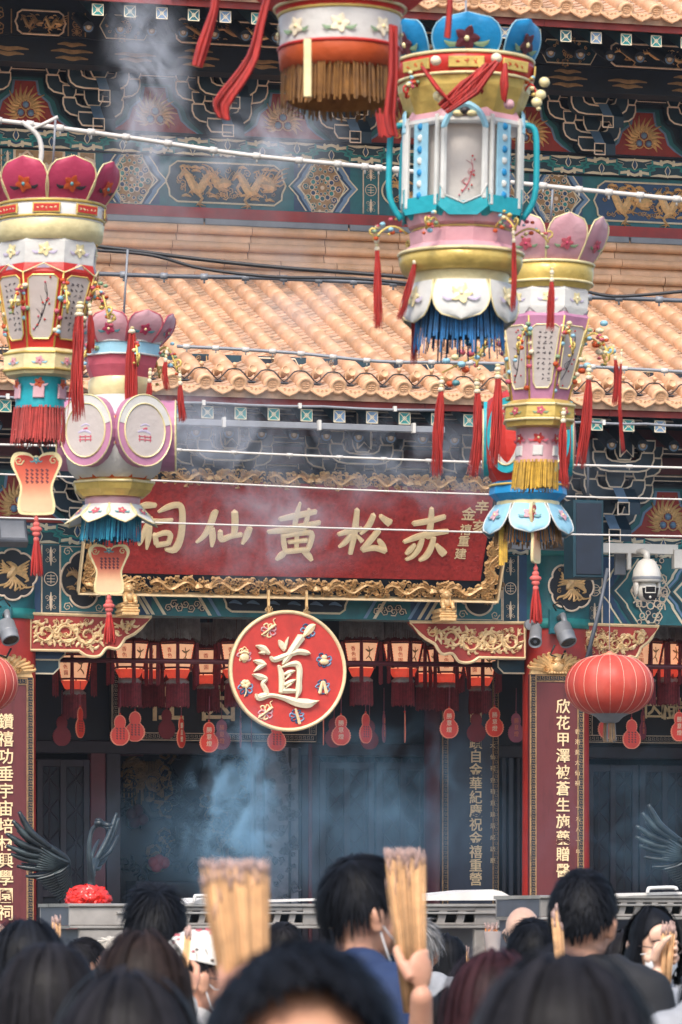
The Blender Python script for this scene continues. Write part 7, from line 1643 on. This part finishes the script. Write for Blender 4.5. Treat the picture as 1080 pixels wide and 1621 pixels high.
def simple(label, px, ytop, d, face, style, hm, cloth, skin='skin', tilt=0, seed=0, hood=False, vox=.0105, **k):
    f = Fig(label, px, ytop, d, face=radians(face), tilt=tilt, skin=skin, vol=k.get('vol', 1.0)+.03); f.arms(); f.body(vox); f.shirt(cloth, 1, 1.2, hood=hood, seed=seed); f.hair(style, hm, seed+40, **k); return f
simple('long haired woman in black at the left edge, hair shining, taller than her neighbour', 44, 1451, 10.5, 14, 'long', 'hair_black', 'cloth_char', seed=1, length=.34, vol=1.08)
simple('long haired woman in dark grey, large and blurred in the lower left corner', 80, 1486, 7.4, 10, 'long', 'hair_soft', 'cloth_char', seed=2, length=.36, vol=1.05)
simple('person with short dark hair and shaved sides next to the white haired head', 138, 1482, 20, 70, 'crop', 'hair_soft', 'cloth_brown', seed=3, count=2400)
simple('white haired person turned away, next to the shaved sides', 178, 1483, 21.5, 30, 'white', 'hair_white', 'cloth_grey', 'skin_pale', seed=4, count=3000, vol=1.05)
simple('woman with long brown hair parted at the crown, in front of the white cap', 228, 1470, 9.0, 6, 'long', 'hair_brown', 'cloth_char', seed=5, length=.33, vol=1.08)
Fp = Fig('blurred person in dark clothes at the bottom left raising the largest incense bundle', 206, 1543, 5.9, face=radians(14), skin='skin')
_, c3, ax3, w3 = incense('incense_bundle', 'largest incense bundle, orange sticks with pale ash tips, left of the round-headed foreground person', 318, 428, 1374, 388, 1572, 6.6, 330, GB, .5, tail=.1, thick=.0011, tip=.018, top_jit=.017)
Fp.arms(R=(at_depth(350, 1780, 6.1), Fp.wrist(c3, ax3, -FW, w3*.55))); Fp.body(.006, [(1, c3, ax3, -FW, w3*.55)]); Fp.shirt('cloth_char', 1, 1.4, seed=9); Fp.hair('bob', 'hair_soft', 22, length=.2, count=1800, vol=1.1)
If = simple('largest blurred head at the bottom, black hair above a bare forehead facing the camera', 478, 1484, 3.9, 176, 'crop', 'hair_black', 'cloth_black', 'skin', tilt=.02, seed=11, count=3800, hl=.42, vol=1.08, vox=.008); If.eyes()
Qf = simple('large blurred head with long parted dark brown hair, lower right', 893, 1500, 4.6, 6, 'long', 'hair_soft', 'cloth_black', seed=12, length=.38, vol=1.08)
simple('person with maroon tinted hair, blurred, between the purple top and the black shirt', 782, 1499, 8.0, 350, 'bob', 'hair_maroon', 'cloth_wine', seed=13, length=.22, vol=1.1)
simple('elderly person with grey hair behind the raised fist', 678, 1484, 22, 50, 'white', 'hair_grey', 'cloth_wine', 'skin_tan', seed=14, count=2800)
simple('person with frizzy light grey hair half hidden by the raised fist', 664, 1452, 19, 20, 'messy', 'hair_grey', 'cloth_grey', seed=15, count=2600, vol=1.02)
simple('woman with short black hair and purple top seen from behind', 708, 1478, 20, 18, 'bob', 'hair_black', 'cloth_purple', 'skin_pale', seed=16, length=.11, count=1600, vol=1.03)
simple('balding man with grey hair round the sides before the steel burner', 829, 1425, 19.5, 24, 'bald', 'hair_salt', 'cloth_char', 'skin_pale', seed=17, count=2600)
bw_ = simple('woman in black with her hair tied in a bun by a black clip', 846, 1452, 16.5, 20, 'short', 'hair_black', 'cloth_black', seed=18, count=2600, vol=1.04)
b = MB()
bc = bw_.H(-.06, -.11, -.02); rg = random.Random(4)
b.ball(bc, (.045, .045, .04), 'hair_black', 14, 10)
for k in range(60): a = rg.uniform(0, 6.3); q = rg.uniform(.02, .045); P = [bc+Vector((q*cos(a+t*.8), .01*sin(t), q*sin(a+t*.8)))*1.0-bw_.f*.02 for t in range(5)]; b.tube(P, [.003, .004, .004, .003, .002], 'hair_black', 4, True, False)
b.build('hair_bun', bw_.root); b = MB()
for k in range(5): a = k*1.256; b.ball(bc-bw_.f*.035+bw_.r*.03*cos(a)+UP*.03*sin(a), (.02, .012, .02), 'black_glass', 8, 6)
b.build('hair_clip', bw_.root)
simple('person with dark brown hair bending behind the black shirt', 988, 1473, 17, 40, 'bob', 'hair_soft', 'cloth_brown', seed=19, length=.14)
Sg = simple('long haired woman in a light grey jacket with a black strap at the right edge', 1150, 1424, 10.5, 352, 'long', 'hair_black', 'cloth_grey', seed=20, length=.42, vol=1.05)
b = MB(); b.tube([Sg.B(-.10, -.1, -.02), Sg.B(-.13, -.145, -.16), Sg.B(-.12, -.15, -.35), Sg.B(-.1, -.14, -.6)], .014, 'cloth_black', 6); b.build('bag_strap', Sg.root)
simple('dark haired person just showing over the blurred head left of centre', 450, 1458, 20, 16, 'short', 'hair_soft', 'cloth_char', seed=21, count=1800)
simple('bald headed person cut by the left picture edge', -16, 1440, 13, 20, 'bald', 'hair_salt', 'cloth_char', 'skin_pale', seed=22, count=1200)
simple('dark haired person low between the maroon hair and the purple top', 722, 1562, 11, 12, 'bob', 'hair_soft', 'cloth_wine', seed=23, length=.15)
# other small bundles
incense('incense_bundle', 'small pale incense bundle above the long haired women at the left', 78, 97, 1451, 88, 1490, 17, 24, GB, .8, tail=.06, thick=.002)
b_, cc, aa, ww = incense('incense_bundle', 'orange incense sticks in a clear sleeve before the steel burner', 767, 793, 1463, 780, 1502, 19, 30, GB, .9, tail=.06, m='incense_orange', thick=.003); mb = MB(); mb.lathe(cc, [(.03, -.05), (.032, .0), (.036, .06), (.038, .075)], 'clear_bag', 20); mb.build('clear_sleeve', b_)
incense('incense_bundle', 'two thin incense sticks beside the woman in purple', 738, 744, 1500, 741, 1520, 19, 4, GB, .9, tail=.1, thick=.002)
# ================================================================ burners, cranes, altar, smoke
def sbox(m, px0, py0, px1, py1, Y, depth, mt, bev=.006, n1=0):
    f = facade(Y); a = f.uv(px0, py1); b2 = f.uv(px1, py0); m.bar(f, a[0], b2[0], a[1], b2[1], -depth, n1, mt, bev); return m
def burner(px0, px1, Y, ytop, ybot, label, slots, legs, depth=.9):
    f = facade(Y); u0, u1 = f.uv(px0, 1440)[0], f.uv(px1, 1440)[0]; r = empty('incense_burner', f.p((u0+u1)/2, 0, -depth/2), label, 'incense burner', 'steel incense burners before the hall'); zt, zb = vc(ytop, Y, (px0+px1)/2), vc(ybot, Y, (px0+px1)/2)
    m = MB(); 
    # front band: solid ends with slanted slot openings between slats
    sl = [(f.uv(a, 1440)[0], f.uv(b2, 1440)[0]) for a, b2 in slots]; edges = [u0]+[q for ab in sl for q in ab]+[u1]
    for k in range(0, len(edges), 2): m.bar(f, edges[k], edges[k+1], zb, zt, -.03, 0, 'steel_brushed', .005)
    for a, b2 in sl:
        n = max(3, int((b2-a)/.095)); w = (b2-a)/n; h = zt-zb
        m.bar(f, a, b2, zt-h*.2, zt-.002, -.03, -.001, 'steel_brushed', .003); m.bar(f, a, b2, zb+.002, zb+h*.15, -.03, -.001, 'steel_brushed', .003)
        for k in range(n): x = a+w*k; m.prism(f, [(x, zb+h*.15), (x+w*.4, zb+h*.15), (x+w*.4+.02, zt-h*.2), (x+.02, zt-h*.2)], -.03, -.004, 'steel_brushed')
        m.bar(f, a, b2, zb, zt, -.34, -.30, 'black_rubber')  # black sheet added behind the slots, standing in for the dark inside
    m.bar(f, u0, u1, zb, zt, -depth, -depth+.03, 'steel_brushed'); m.bar(f, u0-.001, u0+.02, zb+.001, zt-.001, -depth+.031, -.031, 'grey_dark'); m.bar(f, u1-.02, u1+.001, zb+.001, zt-.001, -depth+.031, -.031, 'grey_dark')
    m.build('slotted_band', r); m = MB(); m.bar(f, u0-.01, u1+.01, zt+.001, zt+.022, -depth-.01, .02, 'steel', .006); m.bar(f, u0, u1, zb-.02, zb-.001, -depth, .01, 'steel', .005); m.bar(f, u0+.3, u1-.1, zt-.045, zt-.03, .001, .022, 'steel', .004)
    m.build('rail', r); m = MB(); m.bar(f, u0+.02, u1-.02, .75, .8, -depth+.02, -.02, 'steel'); m.bar(f, u0+.02, u1-.02, .8, .98, -.06, -.02, 'steel_brushed'); m.bar(f, u0+.02, u1-.02, .8, .95, -depth+.1, -.1, 'ash'); m.build('ash_tray', r)
    for a, b2 in legs:
        A, B_ = f.uv(a, 1480)[0], f.uv(b2, 1480)[0]; m = MB(); m.bar(f, A, B_, .004, zb-.021, -.05, -.004, 'steel_brushed', .008); m.bar(f, A-.0, A+.04, .005, zb-.022, -depth, -.051, 'grey_dark', .004); m.build('leg_panel', r)
    return r, f, zt
r, f, zt = burner(110, 830, 27.0, 1436, 1465, 'long steel incense burner with a slotted band and a thin white roof', [(290, 480), (505, 560), (662, 752)], [(126, 196), (752, 800)])
def lid(pts, m, d0, d1, nm='lid'):
    b = MB(); P = [f.uv(x, y) for x, y in pts]; b.prism(f, P, -d1, -d0, m); return b.build(nm, r)
lid([(300, 1430), (322, 1421), (420, 1425), (500, 1422.5), (560, 1421), (560, 1424), (420, 1428.5), (330, 1432)], 'steel_white', -.02, .85)
lid([(556, 1424), (700, 1416), (778, 1408), (792, 1411), (812, 1422), (812, 1425), (690, 1425.5), (560, 1427)], 'steel_white', -.03, .8)
b = MB(); b.tube([Vector(q) for q in smooth_line([tuple(f.p(*f.uv(x, y), .05)) for x, y in ((305, 1428), (305.5, 1420), (308, 1418), (332, 1418), (335, 1420), (335, 1428))], 3)], .011, 'steel_white', 8); b.build('handle', r)
for (px, z0) in ((420, .98), (600, .98), (690, .98), (730, .98)):
    pass
r, f, zt = burner(856, 1180, 25.5, 1423, 1451, 'steel incense burner with a white handle on its roof behind the woman with glasses', [(905, 1150)], [(862, 880), (1120, 1160)])
lid([(872, 1424), (880, 1419), (1000, 1414), (1180, 1410), (1180, 1413), (1000, 1418), (880, 1424)], 'steel_white', -.02, .85)
b = MB(); b.tube([Vector(q) for q in smooth_line([tuple(f.p(*f.uv(x, y), .05)) for x, y in ((1021, 1414), (1022, 1408), (1026, 1406), (1062, 1405), (1067, 1409))], 3)], .012, 'steel_white', 8); b.build('handle', r)
# sticks standing in the burners
GS = 'incense sticks standing in the burners'

# ---- bronze cranes
def crane(Y, label):
    f = facade(Y); o = f.p(*f.uv(130, 1400)); r = empty('crane_statue', Vector((o.x, o.y, .0)), label, 'statue', 'bronze crane statues'); P = lambda x, y, n=0: f.p(*f.uv(x, y), n); k = 7000/(Y/cos(PSI)); b = MB()
    b.tube([Vector(q) for q in smooth_line([tuple(P(x, y, n)) for x, y, n in ((128, 1440, .05), (134, 1415, .12), (138, 1398, .14), (135, 1372, .16), (133, 1350, .17), (134, 1330, .17), (138, 1314, .17), (146, 1306, .18))], 3)], [9/k]*3+[8/k]*3+[5.5/k]*3+[4.2/k]*3+[3.4/k]*3+[3.2/k]*3+[3.4/k]*3+[5/k], 'bronze', 12)
    b.ball(P(148, 1304, .19), (8.5/k, 7/k, 6/k), 'bronze', 14, 10); b.ball(P(147, 1299, .19), (6/k, 5/k, 3/k), 'bronze', 10, 8)
    b.tube([P(152, 1305, .2), P(160, 1307, .22), P(166, 1307.5, .24)], [4.8/k, 3.8/k, 1.2/k], 'bronze', 8); b.tube([P(152, 1309, .2), P(160, 1312, .22), P(164, 1313, .23)], [2.5/k, 2/k, .8/k], 'bronze', 8)
    b.ball(P(130, 1446, -.05), (34/k, 46/k, 25/k), 'bronze', 20, 14)
    for s in (-1, 1): b.tube([P(130+s*7, 1460, -.05), Vector((P(130+s*7, 1460).x, Y+.08, .75)), Vector((P(130+s*7, 1460).x, Y+.03, .62))], [5/k, 3.2/k, 4/k], 'bronze', 8)
    b.lathe(Vector((o.x, Y+.05, 0)), [(.3, .5), (.3, .55), (.22, .6), (.1, .63), (0, .64)], 'bronze', 24); b.build('body', r)
    b = MB(); b.lathe(Vector((o.x, Y+.05, 0)), [(.42, .004), (.42, .1), (.34, .14), (.3, .3), (.34, .46), (.36, .5), (0, .505)], 'stone_grey', 8, UP, False); b.build('pedestal', r)
    def feather(b, p0, p1, w, bend=(0, 0), n0=0, n1=0):
        pm = ((p0[0]+p1[0])/2+bend[0], (p0[1]+p1[1])/2+bend[1]); pts = smooth_line([tuple(P(*p0, n0)), tuple(P(*pm, (n0+n1)/2)), tuple(P(*p1, n1))], 5); L = len(pts)
        b.tube([Vector(q) for q in pts], [max(.5, .62*w*(.55+.75*sin(pi*min(1, .12+.86*i/(L-1)))**.8*(1 if i < L-2 else .6)))/k for i in range(L)], 'bronze', 8)
    b = MB(); n = .1
    b.tube([Vector(q) for q in smooth_line([tuple(P(x, y, q)) for x, y, q in ((114, 1420, -.02), (107, 1395, .02), (103, 1364, .08), (88, 1350, .1), (73, 1341, .1))], 4)], [6/k, 5.5/k, 6/k, 5.5/k, 5/k]*1+[5/k]*12, 'bronze', 10)
    tipsL = [(26, 1285, 6), (17, 1299, 6), (8, 1320, 6), (9, 1338, 5.8), (17, 1352, 5.6), (27, 1371, 5.2), (42, 1387, 4.8)]
    for i, (x, y, w) in enumerate(tipsL):
        t = i/6; feather(b, (76+24*t, 1343+26*t), (x, y), w*1.15, (-6+6*t, 4+4*t), .11-.014*i, .09-.02*i)
    for i in range(6): t = (i+.5)/6; a_, c_ = tipsL[i], tipsL[i+1]; feather(b, (80+22*t, 1347+24*t), ((a_[0]+c_[0])/2+14, (a_[1]+c_[1])/2+5), 4.6, (-4+5*t, 4+4*t), .06-.014*i, .04-.02*i)
    for i in range(9): t = i/8; feather(b, (103-3*t, 1366+4*t), (60-6*t, 1342+34*t), 3.6, (2, 3), .125-.008*i, .10-.01*i)
    for i in range(11): t = i/10; feather(b, (104+5*t, 1372+36*t), (56+38*t, 1392+34*t), 3.8-1.2*t, (0, 4), .06-.008*i, .04-.008*i)
    for i in range(10): t = i/9; feather(b, (105+5*t, 1370+34*t), (82+18*t, 1384+34*t), 3.4-1.0*t, (0, 3), .09-.008*i, .08-.008*i)
    b.ball(P(99, 1376, .02), (7/k, 5/k, 14/k), 'bronze', 14, 10); b.build('wing', r)
    b = MB(); b.tube([P(143, 1410, -.02), P(147, 1394, -.04), P(152, 1376, -.08), P(158, 1361, -.12)], [5/k, 4.5/k, 4.5/k, 6/k], 'bronze', 10)
    for i, (a, c, w, bd) in enumerate([((157, 1362), (193, 1286), 5.2, (3, 2)), ((160, 1360), (197, 1294), 5, (3, 4)), ((162, 1362), (197, 1321), 5, (3, 5)), ((160, 1366), (190, 1330), 4.8, (3, 4)), ((158, 1370), (182, 1352), 4.6, (2, 4)), ((156, 1374), (173, 1370), 4.4, (1, 3)), ((152, 1382), (164, 1384), 4, (1, 2)), ((154, 1362), (172, 1328), 3.6, (-2, 0))]): feather(b, a, c, w, bd, -.12-.01*i, -.16-.02*i)
    b.build('wing', r); return r
cr = crane(30.0, 'bronze crane statue with spread wings wearing the red satin rosette')
c2 = copy_tree(cr); p = at_plane(130+986, 1400, 30.0); c2.location = (p.x, p.y, 0.08); c2['label'] = 'bronze crane statue of which only one feathered wing shows at the right picture edge'
c = at_plane(140, 1426, 29.6); b = MB(); k = 7000/(29.6/cos(PSI)); rg = random.Random(8)
R = .135
b.ball(c, (R*.75, R*.5, R*.55), 'satin_red', 16, 10)
for q in range(120):
    a = rg.uniform(0, 2*pi); e = rg.uniform(-.35, 1.1); d = (RT*cos(a)*1.12+UP*sin(a)*.75)*cos(e)*.95-FW*sin(e)*.7; t = d.cross(Vector((rg.uniform(-1, 1), rg.uniform(-1, 1), rg.uniform(-1, 1)))).normalized(); u_ = d.normalized().cross(t); w = rg.uniform(.022, .04); L = rg.uniform(.035, .06); vs = []; fs = []
    for i in range(6):
        s_ = i/5*2-1; h = (1-s_*s_)
        for j in range(4): v = j/3*2-1; vs.append(c+d*R*(.78+.34*h*(1-.25*abs(v)))+t*(s_*w*1.1)+u_*(v*L*(.7+.3*h))+d*.012*sin(v*4+q))
    for i in range(5):
        for j in range(3): fs.append((i*4+j, i*4+j+1, (i+1)*4+j+1, (i+1)*4+j))
    b.add(vs, fs, 'satin_red', True)
for (dx, dy, L) in ((-.13, -.04, .13), (-.11, -.06, .17), (.1, -.05, .06)):
    vs = []; fs = []
    for i in range(8):
        for j in range(3): vs.append(c+RT*(dx+(j-1)*.03+.012*sin(i*.9+j))+UP*(dy-L*i/7)-FW*(.05+.015*sin(i*1.3+j*2)))
    for i in range(7):
        for j in range(2): fs.append((i*3+j, i*3+j+1, (i+1)*3+j+1, (i+1)*3+j))
    b.add(vs, fs, 'satin_red', True)
tag(b.build('ribbon_rosette'), 'gathered red satin rosette tied to the bronze crane beside the steel burner', 'rosette')

# ---- altar seen through the doorway
f = facade(48.4); r = empty('altar', f.p(f.uv(290, 1300)[0], .9), 'dark carved altar with dim red cloths seen through the open doorway', 'altar'); U = lambda x: f.uv(x, 1300)[0]; Z = lambda y: vc(y, 48.4, 290)
b = MB(); b.bar(f, U(188), U(400), .9, Z(1160), -.3, -.02, 'hall_dark'); b.bar(f, U(200), U(395), .9, Z(1395), -.01, .5, 'door_wood', .02); b.build('table', r)
b = MB(); rg = random.Random(31)
for k in range(90): spiral(b, f, rg.uniform(U(196), U(392)), rg.uniform(Z(1390), Z(1185)), rg.uniform(.06, .2), rg.choice(('bronze', 'bronze', 'gold_dull', 'hall_dark')), rg.uniform(0, 6), 1.4, rg.choice((-1, 1)), .3, .06, -.02, 10)
for k in range(26): u = U(196)+(U(258)-U(196))*k/25; b.tube([f.p(u, Z(1206), .02), f.p(u, Z(1240+40*rg.random()), .02)], .008, 'gold_dull', 4)
b.build('carved_screen', r); b = MB()
for x0, x1, y0, y1 in ((190, 232, 1166, 1182), (190, 226, 1184, 1198), (310, 330, 1170, 1186), (338, 362, 1170, 1186)): b.bar(f, U(x0), U(x1), Z(y1), Z(y0), .02, .05, 'wine', .01)
b.build('altar_cloth', r)
for pts in (((205, 1290), (214, 1284), (222, 1298), (210, 1302)), ((240, 1366), (248, 1362), (256, 1366), (244, 1372))):
    b = MB()
    for x, y in pts: b.ball(f.p(U(x), Z(y), .12), .07, 'l_red' if y > 1340 else 'wine', 10, 8)
    b.build('offering', r)
for (x, y0, y1) in ((322, 1200, 1260), (352, 1205, 1262)):
    b = MB(); b.lathe(f.p(U(x), Z(y1), .3), [(.05, 0), (.14, .1), (.12, .22), (.07, .34), (.09, .42)], 'stone_grey', 16); b.build('hanging_bell', r)

# ---- smoke: real thin volumes drifting up from the sticks
def smoke(px, py, d, rx, ry, rz, dens, col, label, scale=2.2, seed=0, lean=0, glow=0, thr=.45):
    c = at_depth(px, py, d); b = MB(); k = ppm(d); b.ball(Vector((0, 0, 0)), 1, 'ash', 24, 16)
    m = bpy.data.materials.new('smoke'); m.use_nodes = True; nt = m.node_tree; N, L = nt.nodes, nt.links; N.remove(N['Principled BSDF'])
    pv = N.new('ShaderNodeVolumePrincipled'); pv.inputs['Color'].default_value = (*col, 1); pv.inputs['Anisotropy'].default_value = .2
    tc = N.new('ShaderNodeTexCoord'); ln = N.new('ShaderNodeVectorMath'); ln.operation = 'LENGTH'; L.new(tc.outputs['Object'], ln.inputs[0])
    mr = N.new('ShaderNodeMapRange'); mr.interpolation_type = 'SMOOTHSTEP'; mr.inputs['From Min'].default_value = 1; mr.inputs['From Max'].default_value = .15; L.new(ln.outputs['Value'], mr.inputs['Value'])
    mp = N.new('ShaderNodeMapping'); mp.inputs['Location'].default_value = (seed*3.1, seed*1.7, seed); mp.inputs['Scale'].default_value = (rx*scale/.5, rz*scale/.5, ry*scale*.85/.5); L.new(tc.outputs['Object'], mp.inputs['Vector'])
    nz = N.new('ShaderNodeTexNoise'); nz.inputs['Scale'].default_value = 1; nz.inputs['Detail'].default_value = 4; nz.inputs['Roughness'].default_value = .6; nz.inputs['Distortion'].default_value = 1.6; L.new(mp.outputs[0], nz.inputs['Vector'])
    m2 = N.new('ShaderNodeMapRange'); m2.inputs['From Min'].default_value = thr; m2.inputs['From Max'].default_value = .75; m2.inputs['To Max'].default_value = dens; L.new(nz.outputs['Fac'], m2.inputs['Value'])
    mu = N.new('ShaderNodeMath'); mu.operation = 'MULTIPLY'; L.new(mr.outputs[0], mu.inputs[0]); L.new(m2.outputs[0], mu.inputs[1]); L.new(mu.outputs[0], pv.inputs['Density']); L.new(pv.outputs[0], N['Material Output'].inputs['Volume'])
    o = b.build('smoke', None, origin=(0, 0, 0)); o.data.materials.clear(); o.data.materials.append(m); o.location = c; o.scale = (rx, rz, ry); o.rotation_euler = (0, lean, -PSI); tag(o, label, 'smoke', kind='stuff'); m.cycles.volume_step_rate = 1
smoke(374, 1290, 15, .22, .42, .25, 24, (.46, .72, .88), 'blue smoke rising above the largest incense bundle', 3.4, 1, .1, thr=.5)
smoke(232, 130, 26, .32, .85, .35, 10, (.95, .95, .97), 'white smoke column drifting across the top left brackets', 1.8, 2, -.05)
smoke(400, 250, 27, .5, .3, .3, 5, (.95, .95, .97), 'wisp of white smoke in front of the upper painted beam', 2, 9)
smoke(300, 330, 28, 1.3, .8, .5, .6, (.96, .95, .96), 'broad thin smoke veil over the upper left roof', 1.1, 12, thr=.35)
smoke(480, 500, 28, .7, .6, .4, 1.7, (.96, .95, .96), 'thin smoke drifting over the middle of the roof tiles', 1.5, 14)
smoke(330, 690, 30, 1.0, .45, .4, 4.5, (.92, .93, .97), 'thin white smoke under the lower eave', 1.6, 3)
smoke(700, 740, 30, 1.6, .45, .4, 2.6, (.9, .92, .97), 'thin white smoke between the hanging lanterns under the lower eave', 1.5, 4)
smoke(420, 830, 30, .9, .55, .4, 3.0, (.93, .92, .95), 'thin smoke veil in front of the crimson name board', 1.6, 5)
smoke(1000, 1300, 24, .6, .6, .4, .9, (.4, .68, .85), 'faint blue smoke before the dark doors at the right', 2, 6)
smoke(600, 1240, 24, .9, .5, .4, 1.3, (.4, .68, .85), 'faint blue smoke before the dark doors in the middle', 2, 7)
smoke(480, 1330, 20, 1.4, .42, .5, 1.1, (.42, .68, .86), 'broad blue smoke veil above the steel burner and the crowd', 1.3, 21, thr=.36)
smoke(440, 215, 26, .6, .3, .3, 4, (.95, .95, .97), 'wisp of pale smoke before the middle flame board', 2, 23)
# ================================================================ camera, daylight
cam = bpy.data.cameras.new('camera'); cam.sensor_fit = 'VERTICAL'; cam.sensor_height = 36; cam.sensor_width = 24; cam.lens = F/1621*36
co = bpy.data.objects.new('camera', cam); COL.objects.link(co); co.location = CAM; co.rotation_euler = (pi/2, 0, -PSI)
cam.shift_y = (HY-810.5)/1621; cam.clip_end = 500; cam.clip_start = .1
cam.dof.use_dof = True; cam.dof.focus_distance = 40; cam.dof.aperture_fstop = cam.lens/11.5
SC.camera = co
w = bpy.data.worlds.new('World'); SC.world = w; w.use_nodes = True; nt = w.node_tree
sky = nt.nodes.new('ShaderNodeTexSky'); sky.sky_type = 'NISHITA'; sky.sun_disc = False
EL, AZ = radians(50), radians(205)
sky.sun_elevation = EL; sky.sun_rotation = AZ; sky.air_density = 1.0; sky.dust_density = 3.0; sky.ozone_density = 1
bg = nt.nodes['Background']; bg.inputs['Strength'].default_value = .15; nt.links.new(sky.outputs[0], bg.inputs['Color'])
sun = bpy.data.lights.new('sun', 'SUN'); sun.energy = 1.5; sun.angle = radians(14); sun.color = (1, .94, .86)
so = bpy.data.objects.new('sun', sun); COL.objects.link(so)
sd = Vector((sin(AZ)*cos(EL), cos(AZ)*cos(EL), sin(EL)))     # towards the sun
so.rotation_euler = sd.to_track_quat('Z', 'Y').to_euler()
SC.view_settings.view_transform = 'Standard'; SC.view_settings.look = 'None'; SC.view_settings.exposure = .9; SC.view_settings.gamma = 1
SC.render.engine = 'CYCLES'; SC.cycles.use_denoising = True
SC.cycles.max_bounces = 6; SC.cycles.diffuse_bounces = 3; SC.cycles.volume_bounces = 1; SC.cycles.transparent_max_bounces = 8


hz = MB().box((-39, -1.5, -1.0), (69, 60, 14.5), 'ash').build('haze', None, origin=(0, 0, 0)); tag(hz, kind='stuff')
hm = bpy.data.materials.new('haze'); hm.use_nodes = True; nt = hm.node_tree; nt.nodes.remove(nt.nodes['Principled BSDF']); pv = nt.nodes.new('ShaderNodeVolumePrincipled'); pv.inputs['Color'].default_value = (.82, .90, 1, 1); pv.inputs['Density'].default_value = .00022; nt.links.new(pv.outputs[0], nt.nodes['Material Output'].inputs['Volume']); hz.data.materials.clear(); hz.data.materials.append(hm)
